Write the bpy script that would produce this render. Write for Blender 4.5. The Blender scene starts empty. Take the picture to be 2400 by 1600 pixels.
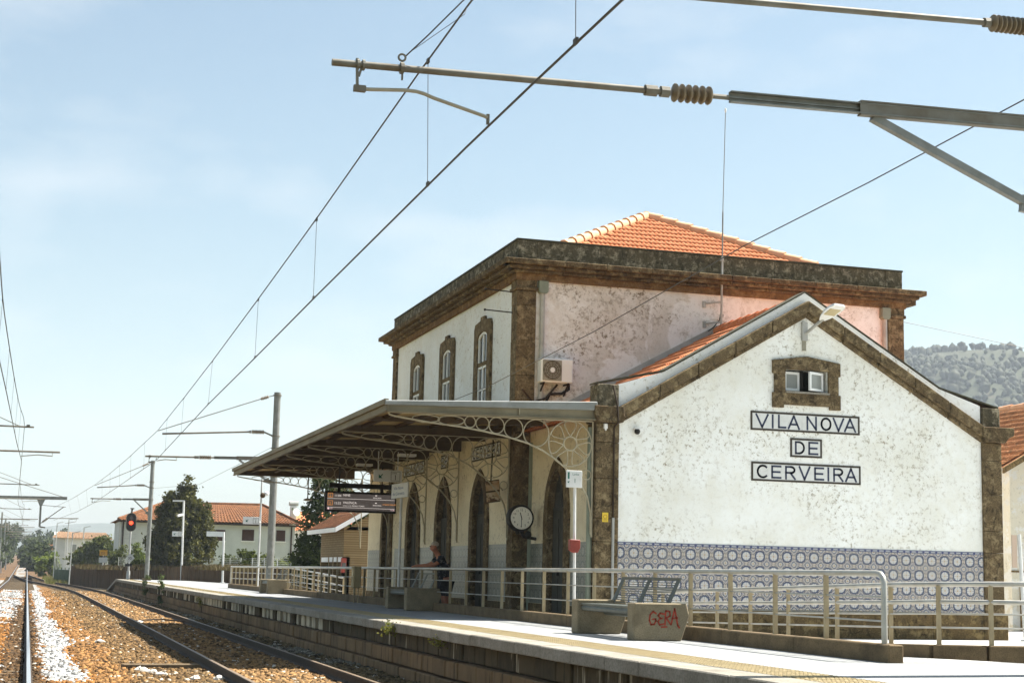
import bpy, math, random
import numpy as np
from mathutils import Vector, Matrix

random.seed(7)
RNG = np.random.default_rng(7)
S = bpy.context.scene
COL = S.collection
PI = math.pi

# ------------------------------------------------------------------ camera
CAM_F, CAM_YAW, CAM_PITCH, CAM_ROLL = 3733.79, 0.2918246, 0.14571569, 0.022718625
CAM_LOC = Vector((-10.3027, -27.3794, 0.7803))
cy, sy, cp, sp = math.cos(CAM_YAW), math.sin(CAM_YAW), math.cos(CAM_PITCH), math.sin(CAM_PITCH)
fw = Vector((sy * cp, cy * cp, sp))
rt = Vector((cy, -sy, 0.0))
up = rt.cross(fw)
cr, sr = math.cos(CAM_ROLL), math.sin(CAM_ROLL)
rt2 = rt * cr + up * sr
up2 = up * cr - rt * sr
cam_data = bpy.data.cameras.new('camera')
cam = bpy.data.objects.new('camera', cam_data)
COL.objects.link(cam)
m3 = Matrix((rt2, up2, -fw)).transposed()
cam.matrix_world = Matrix.Translation(CAM_LOC) @ m3.to_4x4()
cam_data.sensor_fit = 'HORIZONTAL'
cam_data.sensor_width = 36.0
cam_data.lens = CAM_F / 2400 * 36.0
cam_data.clip_start = 0.1
cam_data.clip_end = 12000
S.camera = cam

# ------------------------------------------------------------------ light
SUN_TO = Vector((3.22, 0.42, 4.66)).normalized()      # towards the sun: high on the right, just behind the gable
SUN_EL = math.asin(SUN_TO.z)
SUN_AZ = math.atan2(SUN_TO.x, SUN_TO.y)
world = bpy.data.worlds.new('World')
S.world = world
world.use_nodes = True
wn = world.node_tree
bg = wn.nodes['Background']
sky = wn.nodes.new('ShaderNodeTexSky')
sky.sky_type = 'NISHITA'
sky.sun_disc = False
sky.sun_elevation = SUN_EL
sky.sun_rotation = SUN_AZ
sky.altitude = 0
sky.air_density = 1.15
sky.dust_density = 1.7
sky.ozone_density = 1.6
# thin high cloud veils low in the sky
tc = wn.nodes.new('ShaderNodeTexCoord')
mpg = wn.nodes.new('ShaderNodeMapping'); mpg.inputs['Scale'].default_value = (3.2, 3.2, 9.0); mpg.inputs['Location'].default_value = (0.4, 0.1, 0.2)
wn.links.new(tc.outputs['Generated'], mpg.inputs[0])
nz = wn.nodes.new('ShaderNodeTexNoise'); nz.inputs['Scale'].default_value = 1.5; nz.inputs['Detail'].default_value = 6; nz.inputs['Roughness'].default_value = 0.55
wn.links.new(mpg.outputs[0], nz.inputs['Vector'])
rp = wn.nodes.new('ShaderNodeValToRGB'); rp.color_ramp.elements[0].position = 0.52; rp.color_ramp.elements[1].position = 0.74
wn.links.new(nz.outputs['Fac'], rp.inputs[0])
ml = wn.nodes.new('ShaderNodeMath'); ml.operation = 'MULTIPLY'; ml.inputs[1].default_value = 0.42
wn.links.new(rp.outputs[0], ml.inputs[0])
tn = wn.nodes.new('ShaderNodeMix'); tn.data_type = 'RGBA'; tn.blend_type = 'MULTIPLY'; tn.inputs[0].default_value = 1.0
tn.inputs[7].default_value = (0.93, 0.985, 0.90, 1)
wn.links.new(sky.outputs[0], tn.inputs[6])
mxc = wn.nodes.new('ShaderNodeMix'); mxc.data_type = 'RGBA'
wn.links.new(ml.outputs[0], mxc.inputs[0]); wn.links.new(tn.outputs[2], mxc.inputs[6]); mxc.inputs[7].default_value = (6.0, 6.2, 6.3, 1)
wn.links.new(mxc.outputs[2], bg.inputs[0])
bg.inputs[1].default_value = 0.0515
sun_data = bpy.data.lights.new('sun', 'SUN')
sun = bpy.data.objects.new('sun', sun_data)
COL.objects.link(sun)
sun.rotation_euler = SUN_TO.to_track_quat('Z', 'Y').to_euler()
sun_data.energy = 5.0
sun_data.angle = math.radians(0.55)
sun_data.color = (1.0, 0.945, 0.87)
S.view_settings.view_transform = 'Standard'
S.view_settings.look = 'None'
S.view_settings.gamma = 1
S.view_settings.use_curve_mapping = False
S.view_settings.exposure = 1.68
S.render.engine = 'CYCLES'
S.cycles.use_denoising = True
S.cycles.max_bounces = 6
S.cycles.diffuse_bounces = 4
S.cycles.glossy_bounces = 3
S.cycles.transmission_bounces = 4
S.cycles.transparent_max_bounces = 8
S.cycles.volume_bounces = 0

# ------------------------------------------------------------------ helpers
def tag(o, label=None, cat=None, group=None, kind=None):
    if label: o['label'] = label
    if cat: o['category'] = cat
    if group: o['group'] = group
    if kind: o['kind'] = kind
    return o

def thing(name, loc, label, cat, group=None, rz=0.0):
    o = bpy.data.objects.new(name, None)
    o.empty_display_size = 0.2
    COL.objects.link(o)
    o.location = loc
    o.rotation_euler = (0, 0, rz)
    return tag(o, label, cat, group)

def world_loc(o):
    v = Vector((0, 0, 0))
    while o is not None:
        v += Vector(o.location)
        o = o.parent
    return v

class MB:
    """collects shapes in world coordinates; build() makes ONE mesh object of them"""
    def __init__(s):
        s.v, s.f, s.uv = [], [], {}
    def add(s, vs, fs):
        b = len(s.v)
        s.v += [tuple(p) for p in vs]
        s.f += [tuple(i + b for i in f) for f in fs]
        return s
    def box(s, x0, x1, y0, y1, z0, z1):
        return s.add([(x0, y0, z0), (x1, y0, z0), (x1, y1, z0), (x0, y1, z0), (x0, y0, z1), (x1, y0, z1), (x1, y1, z1), (x0, y1, z1)],
                     [(0, 3, 2, 1), (4, 5, 6, 7), (0, 1, 5, 4), (1, 2, 6, 5), (2, 3, 7, 6), (3, 0, 4, 7)])
    def cbox(s, c, sx, sy_, sz):
        return s.box(c[0] - sx / 2, c[0] + sx / 2, c[1] - sy_ / 2, c[1] + sy_ / 2, c[2] - sz / 2, c[2] + sz / 2)
    def obox(s, c, ax, ay, az):
        """box with centre c and half-axis vectors"""
        c, ax, ay, az = Vector(c), Vector(ax), Vector(ay), Vector(az)
        vs = [c + i * ax + j * ay + k * az for k in (-1, 1) for (i, j) in ((-1, -1), (1, -1), (1, 1), (-1, 1))]
        return s.add(vs, [(0, 3, 2, 1), (4, 5, 6, 7), (0, 1, 5, 4), (1, 2, 6, 5), (2, 3, 7, 6), (3, 0, 4, 7)])
    def bar(s, a, b, w, h, upv=(0, 0, 1)):
        """rectangular bar from a to b"""
        a, b = Vector(a), Vector(b)
        d = (b - a); L = d.length
        if L < 1e-6: return s
        d /= L
        u = Vector(upv)
        sd = d.cross(u)
        if sd.length < 1e-4: sd = d.cross(Vector((1, 0, 0)))
        sd.normalize(); u = sd.cross(d)
        return s.obox((a + b) / 2, d * L / 2, sd * w / 2, u * h / 2)
    def prism(s, pts, axis, a0, a1):
        """2D polygon pts extruded along axis ('x': pts are (y,z); 'y': (x,z); 'z': (x,y))"""
        n = len(pts)
        def P(p, a):
            return {'x': (a, p[0], p[1]), 'y': (p[0], a, p[1]), 'z': (p[0], p[1], a)}[axis]
        vs = [P(p, a0) for p in pts] + [P(p, a1) for p in pts]
        fs = [tuple(range(n))[::-1], tuple(range(n, 2 * n))] + [(i, (i + 1) % n, (i + 1) % n + n, i + n) for i in range(n)]
        return s.add(vs, fs)
    def strip(s, outer, inner, axis, a0, a1, closed=False):
        """solid between two equally long 2D polylines, extruded"""
        n = len(outer)
        rng = range(n if closed else n - 1)
        for i in rng:
            j = (i + 1) % n
            s.prism([outer[i], outer[j], inner[j], inner[i]], axis, a0, a1)
        return s
    def tube(s, path, r, n=8, closed=False, cap=True):
        path = [Vector(p) for p in path]
        m = len(path)
        rs = r if isinstance(r, (list, tuple)) else [r] * m
        rings = []
        prev = None
        for i, p in enumerate(path):
            if closed:
                d = path[(i + 1) % m] - path[i - 1]
            else:
                d = path[min(i + 1, m - 1)] - path[max(i - 1, 0)]
            if d.length < 1e-9: d = Vector((0, 0, 1))
            d.normalize()
            if prev is None:
                a = d.cross(Vector((0, 0, 1)))
                if a.length < 1e-3: a = d.cross(Vector((1, 0, 0)))
            else:
                a = prev - d * prev.dot(d)
                if a.length < 1e-4: a = d.cross(Vector((1, 0, 0)))
            a.normalize(); prev = a
            b = d.cross(a)
            rings.append([p + (a * math.cos(2 * PI * k / n) + b * math.sin(2 * PI * k / n)) * rs[i] for k in range(n)])
        vs = [q for rg in rings for q in rg]
        fs = []
        for i in range(m if closed else m - 1):
            i2 = (i + 1) % m
            for k in range(n):
                k2 = (k + 1) % n
                fs.append((i * n + k, i * n + k2, i2 * n + k2, i2 * n + k))
        if not closed and cap:
            fs.append(tuple(range(n))[::-1]); fs.append(tuple((m - 1) * n + k for k in range(n)))
        return s.add(vs, fs)
    def lathe(s, a, b, prof, n=16):
        """profile [(t, r)] turned about the line a->b (t in metres from a)"""
        a, b = Vector(a), Vector(b)
        d = (b - a).normalized()
        u = d.cross(Vector((0, 0, 1)))
        if u.length < 1e-3: u = d.cross(Vector((1, 0, 0)))
        u.normalize(); w = d.cross(u)
        vs = [a + d * t + (u * math.cos(2 * PI * k / n) + w * math.sin(2 * PI * k / n)) * r for t, r in prof for k in range(n)]
        m = len(prof)
        fs = [(i * n + k, i * n + (k + 1) % n, (i + 1) * n + (k + 1) % n, (i + 1) * n + k) for i in range(m - 1) for k in range(n)]
        return s.add(vs, fs + [tuple(range(n))[::-1], tuple((m - 1) * n + k for k in range(n))])
    def ring(s, c, R, r, ax1, ax2, n=28, m=6):
        c, ax1, ax2 = Vector(c), Vector(ax1), Vector(ax2)
        return s.tube([c + (ax1 * math.cos(2 * PI * k / n) + ax2 * math.sin(2 * PI * k / n)) * R for k in range(n)], r, m, closed=True)
    def sphere(s, c, r, n=12, m=8, sx=1, sy_=1, sz=1):
        vs, fs = [], []
        for i in range(m + 1):
            th = PI * i / m
            for k in range(n):
                ph = 2 * PI * k / n
                vs.append((c[0] + r * sx * math.sin(th) * math.cos(ph), c[1] + r * sy_ * math.sin(th) * math.sin(ph), c[2] + r * sz * math.cos(th)))
        for i in range(m):
            for k in range(n):
                k2 = (k + 1) % n
                fs.append((i * n + k, (i + 1) * n + k, (i + 1) * n + k2, i * n + k2))
        return s.add(vs, fs)
    def build(s, name, mat, parent=None, smooth=False, bevel=0.0, kind=None, label=None):
        off = world_loc(parent) if parent is not None else Vector((0, 0, 0))
        me = bpy.data.meshes.new(name)
        me.from_pydata([(p[0] - off.x, p[1] - off.y, p[2] - off.z) for p in s.v], [], s.f)
        me.validate(); me.update()
        if smooth:
            me.polygons.foreach_set('use_smooth', [True] * len(me.polygons))
            try: me.set_sharp_from_angle(angle=math.radians(40))
            except Exception: pass
        if mat is not None: me.materials.append(mat)
        o = bpy.data.objects.new(name, me)
        COL.objects.link(o)
        o.parent = parent
        if bevel:
            b = o.modifiers.new('bevel', 'BEVEL'); b.width = bevel; b.segments = 1; b.limit_method = 'ANGLE'
        if kind: o['kind'] = kind
        if label: o['label'] = label
        return o

def mesh_np(name, verts, faces, mat, parent=None, cols=None, kind=None, nper=None):
    """fast mesh from numpy arrays: faces is (n, k)"""
    me = bpy.data.meshes.new(name)
    nv, (nf, k) = len(verts), faces.shape
    me.vertices.add(nv); me.vertices.foreach_set('co', np.asarray(verts, np.float32).ravel())
    me.loops.add(nf * k); me.loops.foreach_set('vertex_index', np.asarray(faces, np.int32).ravel())
    me.polygons.add(nf); me.polygons.foreach_set('loop_start', np.arange(0, nf * k, k, dtype=np.int32))
    me.update(calc_edges=True)
    if cols is not None:
        at = me.color_attributes.new('tint', 'FLOAT_COLOR', 'POINT')
        at.data.foreach_set('color', np.asarray(cols, np.float32).ravel())
    me.validate()
    if mat is not None: me.materials.append(mat)
    o = bpy.data.objects.new(name, me)
    COL.objects.link(o)
    o.parent = parent
    if kind: o['kind'] = kind
    return o

def dup_mesh(src, name, parent, loc, rot=(0, 0, 0), scale=(1, 1, 1)):
    o = src.copy()
    o.name = name
    COL.objects.link(o)
    o.parent = parent
    o.location = loc; o.rotation_euler = rot; o.scale = scale
    return o

def copy_tree(o, parent=None):
    c = o.copy(); COL.objects.link(c); c.parent = parent
    for ch in list(o.children): copy_tree(ch, c)
    return c

def text_mesh(txt, size, depth=0.0):
    cu = bpy.data.curves.new('text', 'FONT')
    cu.body = txt; cu.size = size; cu.extrude = depth; cu.align_x = 'LEFT'
    cu.resolution_u = 3
    o = bpy.data.objects.new('text', cu)
    COL.objects.link(o)
    me = bpy.data.meshes.new_from_object(o)
    bpy.data.objects.remove(o)
    return me

def text_into(mb, txt, size, origin, right, upv, norm, depth=0.002):
    """flat lettering: adds the glyph faces to mb at origin, running along right"""
    me = text_mesh(txt, size)
    o, r, u, n = Vector(origin), Vector(right).normalized(), Vector(upv).normalized(), Vector(norm).normalized()
    vs = [o + r * v.co.x + u * v.co.y + n * depth for v in me.vertices]
    mb.add(vs, [tuple(p.vertices) for p in me.polygons])
    w = max((v.co.x for v in me.vertices), default=0)
    bpy.data.meshes.remove(me)
    return w

# ------------------------------------------------------------------ materials
def mat(name, base, rough=0.8, metal=0.0, spec=0.3):
    m = bpy.data.materials.new(name); m.use_nodes = True
    b = m.node_tree.nodes['Principled BSDF']
    b.inputs['Base Color'].default_value = (*base, 1)
    b.inputs['Roughness'].default_value = rough
    b.inputs['Metallic'].default_value = metal
    b.inputs['Specular IOR Level'].default_value = spec
    return m

class NT:
    def __init__(s, m):
        s.m = m; s.t = m.node_tree; s.b = s.t.nodes['Principled BSDF']
    def n(s, typ, **kw):
        nd = s.t.nodes.new(typ)
        for k, v in kw.items(): setattr(nd, k, v)
        return nd
    def l(s, a, b): s.t.links.new(a, b)
    def coord(s, kind='Object', scale=None):
        """kind Object / UV / Generated / World"""
        if kind == 'World':
            c = s.n('ShaderNodeNewGeometry').outputs['Position']
        else:
            c = s.n('ShaderNodeTexCoord').outputs[kind]
        if scale is not None:
            mp = s.n('ShaderNodeMapping'); mp.inputs['Scale'].default_value = scale
            s.l(c, mp.inputs[0]); return mp.outputs[0]
        return c
    def noise(s, c, scale, detail=4, rough=0.55, dist=0.0):
        nd = s.n('ShaderNodeTexNoise')
        nd.inputs['Scale'].default_value = scale; nd.inputs['Detail'].default_value = detail
        nd.inputs['Roughness'].default_value = rough; nd.inputs['Distortion'].default_value = dist
        s.l(c, nd.inputs['Vector'])
        return nd.outputs['Fac']
    def vor(s, c, scale, out='Distance', feature='F1'):
        nd = s.n('ShaderNodeTexVoronoi', feature=feature)
        nd.inputs['Scale'].default_value = scale
        s.l(c, nd.inputs['Vector'])
        return nd.outputs[out]
    def ramp(s, fac, stops, interp='LINEAR'):
        r = s.n('ShaderNodeValToRGB'); r.color_ramp.interpolation = interp
        e = r.color_ramp.elements
        while len(e) < len(stops): e.new(0.5)
        for i, (p, c) in enumerate(stops):
            e[i].position = p
            e[i].color = (c, c, c, 1) if isinstance(c, (int, float)) else (*c, 1)
        s.l(fac, r.inputs[0]); return r.outputs[0]
    def mix(s, fac, a, b, blend='MIX'):
        x = s.n('ShaderNodeMix', data_type='RGBA', blend_type=blend)
        for val, idx in ((fac, 0), (a, 6), (b, 7)):
            if isinstance(val, (int, float)): x.inputs[idx].default_value = val
            elif isinstance(val, (tuple, list)): x.inputs[idx].default_value = (*val, 1)
            else: s.l(val, x.inputs[idx])
        return x.outputs[2]
    def math(s, op, a, b=None, c=None, clamp=False):
        x = s.n('ShaderNodeMath', operation=op, use_clamp=clamp)
        for i, v in enumerate((a, b, c)):
            if v is None: continue
            if isinstance(v, (int, float)): x.inputs[i].default_value = v
            else: s.l(v, x.inputs[i])
        return x.outputs[0]
    def sep(s, c):
        x = s.n('ShaderNodeSeparateXYZ'); s.l(c, x.inputs[0]); return x.outputs
    def comb(s, x=0.0, y=0.0, z=0.0):
        cc = s.n('ShaderNodeCombineXYZ')
        for i, v in enumerate((x, y, z)):
            if isinstance(v, (int, float)): cc.inputs[i].default_value = v
            else: s.l(v, cc.inputs[i])
        return cc.outputs[0]
    def base(s, c): s.l(c, s.b.inputs['Base Color'])
    def rough(s, c): s.l(c, s.b.inputs['Roughness'])
    def bump(s, h, strength=0.3, dist=0.02):
        bp = s.n('ShaderNodeBump'); bp.inputs['Strength'].default_value = strength; bp.inputs['Distance'].default_value = dist
        s.l(h, bp.inputs['Height']); s.l(bp.outputs[0], s.b.inputs['Normal'])

def noisy(name, c0, c1, scale=6.0, rough=0.85, spec=0.25, bump=0.25, metal=0.0, coord='World', dist=0.01, stops=(0.35, 0.65), extra=None):
    m = mat(name, c0, rough, metal, spec); t = NT(m)
    c = t.coord(coord)
    f = t.noise(c, scale, 6, 0.6)
    col = t.ramp(f, [(stops[0], c0), (stops[1], c1)])
    if extra:  # (scale, threshold, colour)
        g = t.noise(c, extra[0], 5, 0.65)
        k = t.ramp(g, [(extra[1], 0.0), (extra[1] + 0.08, 1.0)])
        col = t.mix(k, col, extra[2])
    t.base(col)
    if bump: t.bump(t.noise(c, scale * 6, 5, 0.6), bump, dist)
    return m

# plaster with specks and stains
def plaster(name, c_clean, c_stain, c_speck, amount, stain_lo, warm=(0.60, 0.55, 0.40), mottle=0.35, dirt=0.6, patch=0.0):
    """limewash: broad stains, warm blotches, clustered lichen specks, soft run-off"""
    m = mat(name, c_clean, 0.92, 0, 0.15); t = NT(m)
    c = t.coord('World')
    col = t.mix(t.ramp(t.noise(c, 0.55, 6, 0.62), [(stain_lo, 0.0), (stain_lo + 0.20, dirt)]), c_clean, c_stain)
    col = t.mix(t.ramp(t.noise(c, 2.3, 8, 0.72), [(0.47, 0.0), (0.68, mottle)]), col, warm)
    if patch:   # flaked and re-limed areas with ragged edges
        pk = t.ramp(t.noise(c, 0.62, 8, 0.60, 0.8), [(0.53, 0.0), (0.565, patch)])
        col = t.mix(pk, col, c_clean)
    cl = t.ramp(t.noise(c, 0.75, 5, 0.6), [(0.42, 0.12), (0.62, 1.0)])
    lo = 0.60 - 0.06 * amount
    s1 = t.ramp(t.noise(c, 11.0, 10, 0.80), [(lo, 0.0), (lo + 0.055, 1.0)])
    s2 = t.ramp(t.noise(c, 4.2, 10, 0.82), [(lo + 0.015, 0.0), (lo + 0.09, 0.75)])
    k = t.math('MULTIPLY', t.math('MAXIMUM', s1, s2), cl)
    if patch: k = t.math('MULTIPLY', k, t.math('SUBTRACT', 1.0, t.math('MULTIPLY', pk, 0.75)))
    col = t.mix(k, col, c_speck)
    st = t.noise(t.coord('World', (4.5, 4.5, 0.30)), 1.0, 5, 0.62)
    col = t.mix(t.ramp(st, [(0.56, 0.0), (0.82, 0.22)]), col, c_stain)
    t.base(col)
    t.bump(t.noise(c, 40, 4, 0.6), 0.25, 0.006)
    return m

M = {}
M['plaster_gable'] = plaster('plaster_gable', (0.87, 0.885, 0.85), (0.70, 0.69, 0.60), (0.27, 0.225, 0.14), 1.15, 0.43, (0.70, 0.66, 0.52), 0.34, 0.6)
M['plaster_upper'] = plaster('plaster_upper', (0.84, 0.83, 0.81), (0.58, 0.54, 0.47), (0.20, 0.155, 0.10), 1.35, 0.38, (0.56, 0.49, 0.40), 0.6, 0.8, 0.75)
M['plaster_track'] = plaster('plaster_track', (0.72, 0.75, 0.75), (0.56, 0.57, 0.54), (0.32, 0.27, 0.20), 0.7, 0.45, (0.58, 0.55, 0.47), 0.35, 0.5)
M['plaster_cream'] = plaster('plaster_cream', (0.80, 0.72, 0.53), (0.64, 0.55, 0.38), (0.26, 0.20, 0.12), 0.9, 0.45, (0.60, 0.52, 0.35), 0.4, 0.6)
M['plaster_band'] = plaster('plaster_band', (0.86, 0.875, 0.86), (0.72, 0.72, 0.66), (0.35, 0.31, 0.22), 0.8, 0.48, (0.74, 0.71, 0.60), 0.35, 0.5)

def granite(name, a, b, lich, dark, streak=0.35):
    m = mat(name, a, 0.95, 0, 0.12); t = NT(m)
    c = t.coord('World')
    col = t.mix(t.ramp(t.noise(c, 1.7, 5, 0.6), [(0.35, 0.0), (0.7, 1.0)]), a, b)
    col = t.mix(t.ramp(t.noise(c, 60, 3, 0.7), [(0.40, 0.0), (0.60, 0.75)]), col, dark)
    col = t.mix(t.ramp(t.noise(c, 5.3, 8, 0.78), [(0.50, 0.0), (0.62, 0.9)]), col, lich)
    col = t.mix(t.ramp(t.noise(c, 7.0, 6, 0.7, 0.6), [(0.53, 0.0), (0.63, 0.9)]), col, dark)
    st = t.noise(t.coord('World', (7.0, 7.0, 0.6)), 1.0, 5, 0.65)
    col = t.mix(t.ramp(st, [(0.54, 0.0), (0.72, streak)]), col, dark)
    t.base(col)
    t.bump(t.noise(c, 35, 5, 0.65), 0.5, 0.012)
    return m
M['granite'] = granite('granite', (0.190, 0.138, 0.072), (0.135, 0.097, 0.050), (0.29, 0.225, 0.125), (0.042, 0.031, 0.018))
M['granite_cornice'] = granite('granite_cornice', (0.125, 0.090, 0.048), (0.125, 0.080, 0.038), (0.235, 0.185, 0.10), (0.036, 0.027, 0.016))
M['granite_bounce'] = granite('granite_bounce', (0.20, 0.115, 0.048), (0.165, 0.098, 0.045), (0.25, 0.165, 0.08), (0.075, 0.046, 0.022))  # frieze granite turned orange: bounce light off the roof tiles put into the colour
M['granite_parapet'] = granite('granite_parapet', (0.150, 0.122, 0.072), (0.095, 0.082, 0.054), (0.36, 0.31, 0.215), (0.042, 0.037, 0.024), 0.8)
M['plinth'] = granite('plinth', (0.185, 0.125, 0.055), (0.125, 0.088, 0.042), (0.26, 0.19, 0.085), (0.045, 0.033, 0.018))
# ------------------------------------------------------------------ more materials
def concrete(name, a, b, dark, scale=3.0, joints=None, rough=0.9):
    m = mat(name, a, rough, 0, 0.2); t = NT(m)
    c = t.coord('World')
    col = t.mix(t.ramp(t.noise(c, scale, 6, 0.6), [(0.35, 0.0), (0.68, 1.0)]), a, b)
    col = t.mix(t.ramp(t.noise(c, scale * 16, 4, 0.7), [(0.45, 0.0), (0.66, 0.5)]), col, dark)
    col = t.mix(t.ramp(t.noise(c, scale * 0.35, 5, 0.65), [(0.52, 0.0), (0.7, 0.45)]), col, dark)
    if joints:
        br = t.n('ShaderNodeTexBrick'); t.l(t.coord('World'), br.inputs['Vector'])
        br.offset = 0.0
        br.inputs['Scale'].default_value = 1.0; br.inputs['Brick Width'].default_value = joints[0]; br.inputs['Row Height'].default_value = joints[1]
        br.inputs['Mortar Size'].default_value = 0.012; br.inputs['Mortar Smooth'].default_value = 0.3
        col = t.mix(t.math('MULTIPLY', br.outputs['Fac'], 0.45), col, dark)
    t.base(col); t.bump(t.noise(c, scale * 24, 4, 0.6), 0.25, 0.006)
    return m
M['paving'] = concrete('paving', (0.29, 0.30, 0.30), (0.24, 0.25, 0.245), (0.155, 0.15, 0.14), 1.3, (1.2, 0.8))
M['yard'] = concrete('yard', (0.47, 0.47, 0.455), (0.42, 0.42, 0.40), (0.28, 0.27, 0.24), 1.0)
M['coping'] = concrete('coping', (0.31, 0.29, 0.245), (0.23, 0.21, 0.17), (0.09, 0.08, 0.055), 2.5)
M['kerb'] = concrete('kerb', (0.185, 0.132, 0.070), (0.115, 0.084, 0.047), (0.036, 0.027, 0.016), 5.0)
M['bench_concrete'] = concrete('bench_concrete', (0.27, 0.225, 0.145), (0.20, 0.165, 0.105), (0.08, 0.065, 0.04), 5.0)
M['tactile'] = noisy('tactile', (0.38, 0.315, 0.185), (0.31, 0.25, 0.14), 3.0, 0.85, bump=0.3)

def drip_stone(name, base, base2, pale, amount):
    m = mat(name, base, 0.95, 0, 0.15); t = NT(m)
    c = t.coord('World')
    col = t.mix(t.ramp(t.noise(c, 3.0, 6, 0.65), [(0.35, 0.0), (0.7, 1.0)]), base, base2)
    oi = t.n('ShaderNodeObjectInfo')
    col = t.mix(t.math('MULTIPLY', oi.outputs['Random'], 0.35), col, (base[0] * 1.9, base[1] * 1.75, base[2] * 1.6))
    dr = t.noise(t.coord('World', (1.0, 4.6, 0.7)), 1.0, 4, 0.6)
    col = t.mix(t.ramp(dr, [(amount, 0.0), (amount + 0.09, 0.85)]), col, pale)
    d2 = t.noise(t.coord('World', (1.0, 7.0, 0.8)), 1.3, 3, 0.6)
    col = t.mix(t.ramp(d2, [(0.55, 0.0), (0.68, 0.85)]), col, (0.026, 0.021, 0.012))
    t.base(col); t.bump(t.noise(c, 30, 5, 0.65), 0.6, 0.015)
    return m
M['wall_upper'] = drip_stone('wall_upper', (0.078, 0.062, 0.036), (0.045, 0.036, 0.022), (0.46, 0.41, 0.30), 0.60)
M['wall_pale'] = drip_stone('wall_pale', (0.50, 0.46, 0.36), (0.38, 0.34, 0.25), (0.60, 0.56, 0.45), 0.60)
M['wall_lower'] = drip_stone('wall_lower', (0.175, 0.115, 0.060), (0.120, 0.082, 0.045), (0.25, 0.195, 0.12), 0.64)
M['wall_core'] = noisy('wall_core', (0.035, 0.028, 0.018), (0.055, 0.045, 0.028), 4.0)

def near_gap_shade(t):
    # shade in the gaps between loose stones, put into the near bed colour; the bed alone carries the colour further out
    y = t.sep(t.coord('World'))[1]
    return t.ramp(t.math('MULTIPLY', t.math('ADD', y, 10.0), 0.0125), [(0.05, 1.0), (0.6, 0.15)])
def tinted(name, rough=0.95, bump=True):
    m = mat(name, (0.3, 0.2, 0.1), rough, 0, 0.15); t = NT(m)
    a = t.n('ShaderNodeVertexColor', layer_name='tint')
    c = t.coord('World')
    col = t.mix(t.ramp(t.noise(c, 22, 5, 0.75), [(0.35, 0.85), (0.62, 0.0)]), a.outputs[0], (0.07, 0.045, 0.02))
    col = t.mix(t.ramp(t.noise(c, 30, 3, 0.7), [(0.60, 0.0), (0.70, 0.55)]), col, (0.62, 0.53, 0.38))
    col = t.mix(t.math('MULTIPLY', near_gap_shade(t), 0.72), col, (0.045, 0.027, 0.012))
    t.base(col)
    if bump: t.bump(t.vor(c, 20.0), 0.9, 0.05)
    return m
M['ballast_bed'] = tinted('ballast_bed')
m = mat('ballast_stone', (0.3, 0.2, 0.1), 0.92, 0, 0.2); t = NT(m)
a = t.n('ShaderNodeVertexColor', layer_name='tint')
t.base(t.mix(t.ramp(t.noise(t.coord('World'), 45, 3, 0.6), [(0.4, 0.0), (0.75, 0.35)]), a.outputs[0], (0.12, 0.08, 0.04)))
M['ballast_stone'] = m
M['rail_side'] = noisy('rail_side', (0.040, 0.024, 0.012), (0.024, 0.015, 0.008), 12, 0.8, 0.3, 0.2)
M['rail_top'] = mat('rail_top', (0.50, 0.52, 0.52), 0.38, 0.85)
M['sleeper'] = noisy('sleeper', (0.16, 0.115, 0.065), (0.095, 0.068, 0.038), 9, 0.9)
M['dry_earth'] = noisy('dry_earth', (0.22, 0.165, 0.075), (0.14, 0.125, 0.05), 0.25, 0.95, bump=0.4, dist=0.1, extra=(0.08, 0.5, (0.095, 0.115, 0.038)))
M['grass_dry'] = noisy('grass_dry', (0.26, 0.19, 0.07), (0.12, 0.13, 0.035), 0.8, 0.95, bump=0.5, dist=0.05)

# ------------------------------------------------------------------ setting: terrain and track bed
RAIL_Z, BED_Z = -0.69, -0.87
def rise(y):
    return np.maximum(0.0, np.asarray(y, float) - 130.0) * 0.0085
def main_x(y):
    return -10.975 + 0.0021 * (np.asarray(y, float) + 6.0)
SID_Y = [-40, -25, -6, 13, 35, 58, 70, 80, 95, 110, 125, 140, 155, 172]
SID_X = [-6.50, -6.48, -6.455, -6.40, -6.375, -6.38, -6.44, -6.60, -7.10, -7.80, -8.55, -9.30, -9.98, -10.62]
def sid_x(y):
    return np.interp(y, SID_Y, SID_X)

def smooth_noise(x, y, seed=0):
    x, y = np.asarray(x, float), np.asarray(y, float)
    r = np.random.default_rng(seed); o = np.zeros_like(x + y)
    for i in range(9):
        fx, fy = r.uniform(-1, 1, 2) * (0.35 + 0.5 * i); ph = r.uniform(0, 6.28)
        o = o + np.sin(fx * x + fy * y + ph) / (1 + 0.35 * i)
    return o / 3.2

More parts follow.
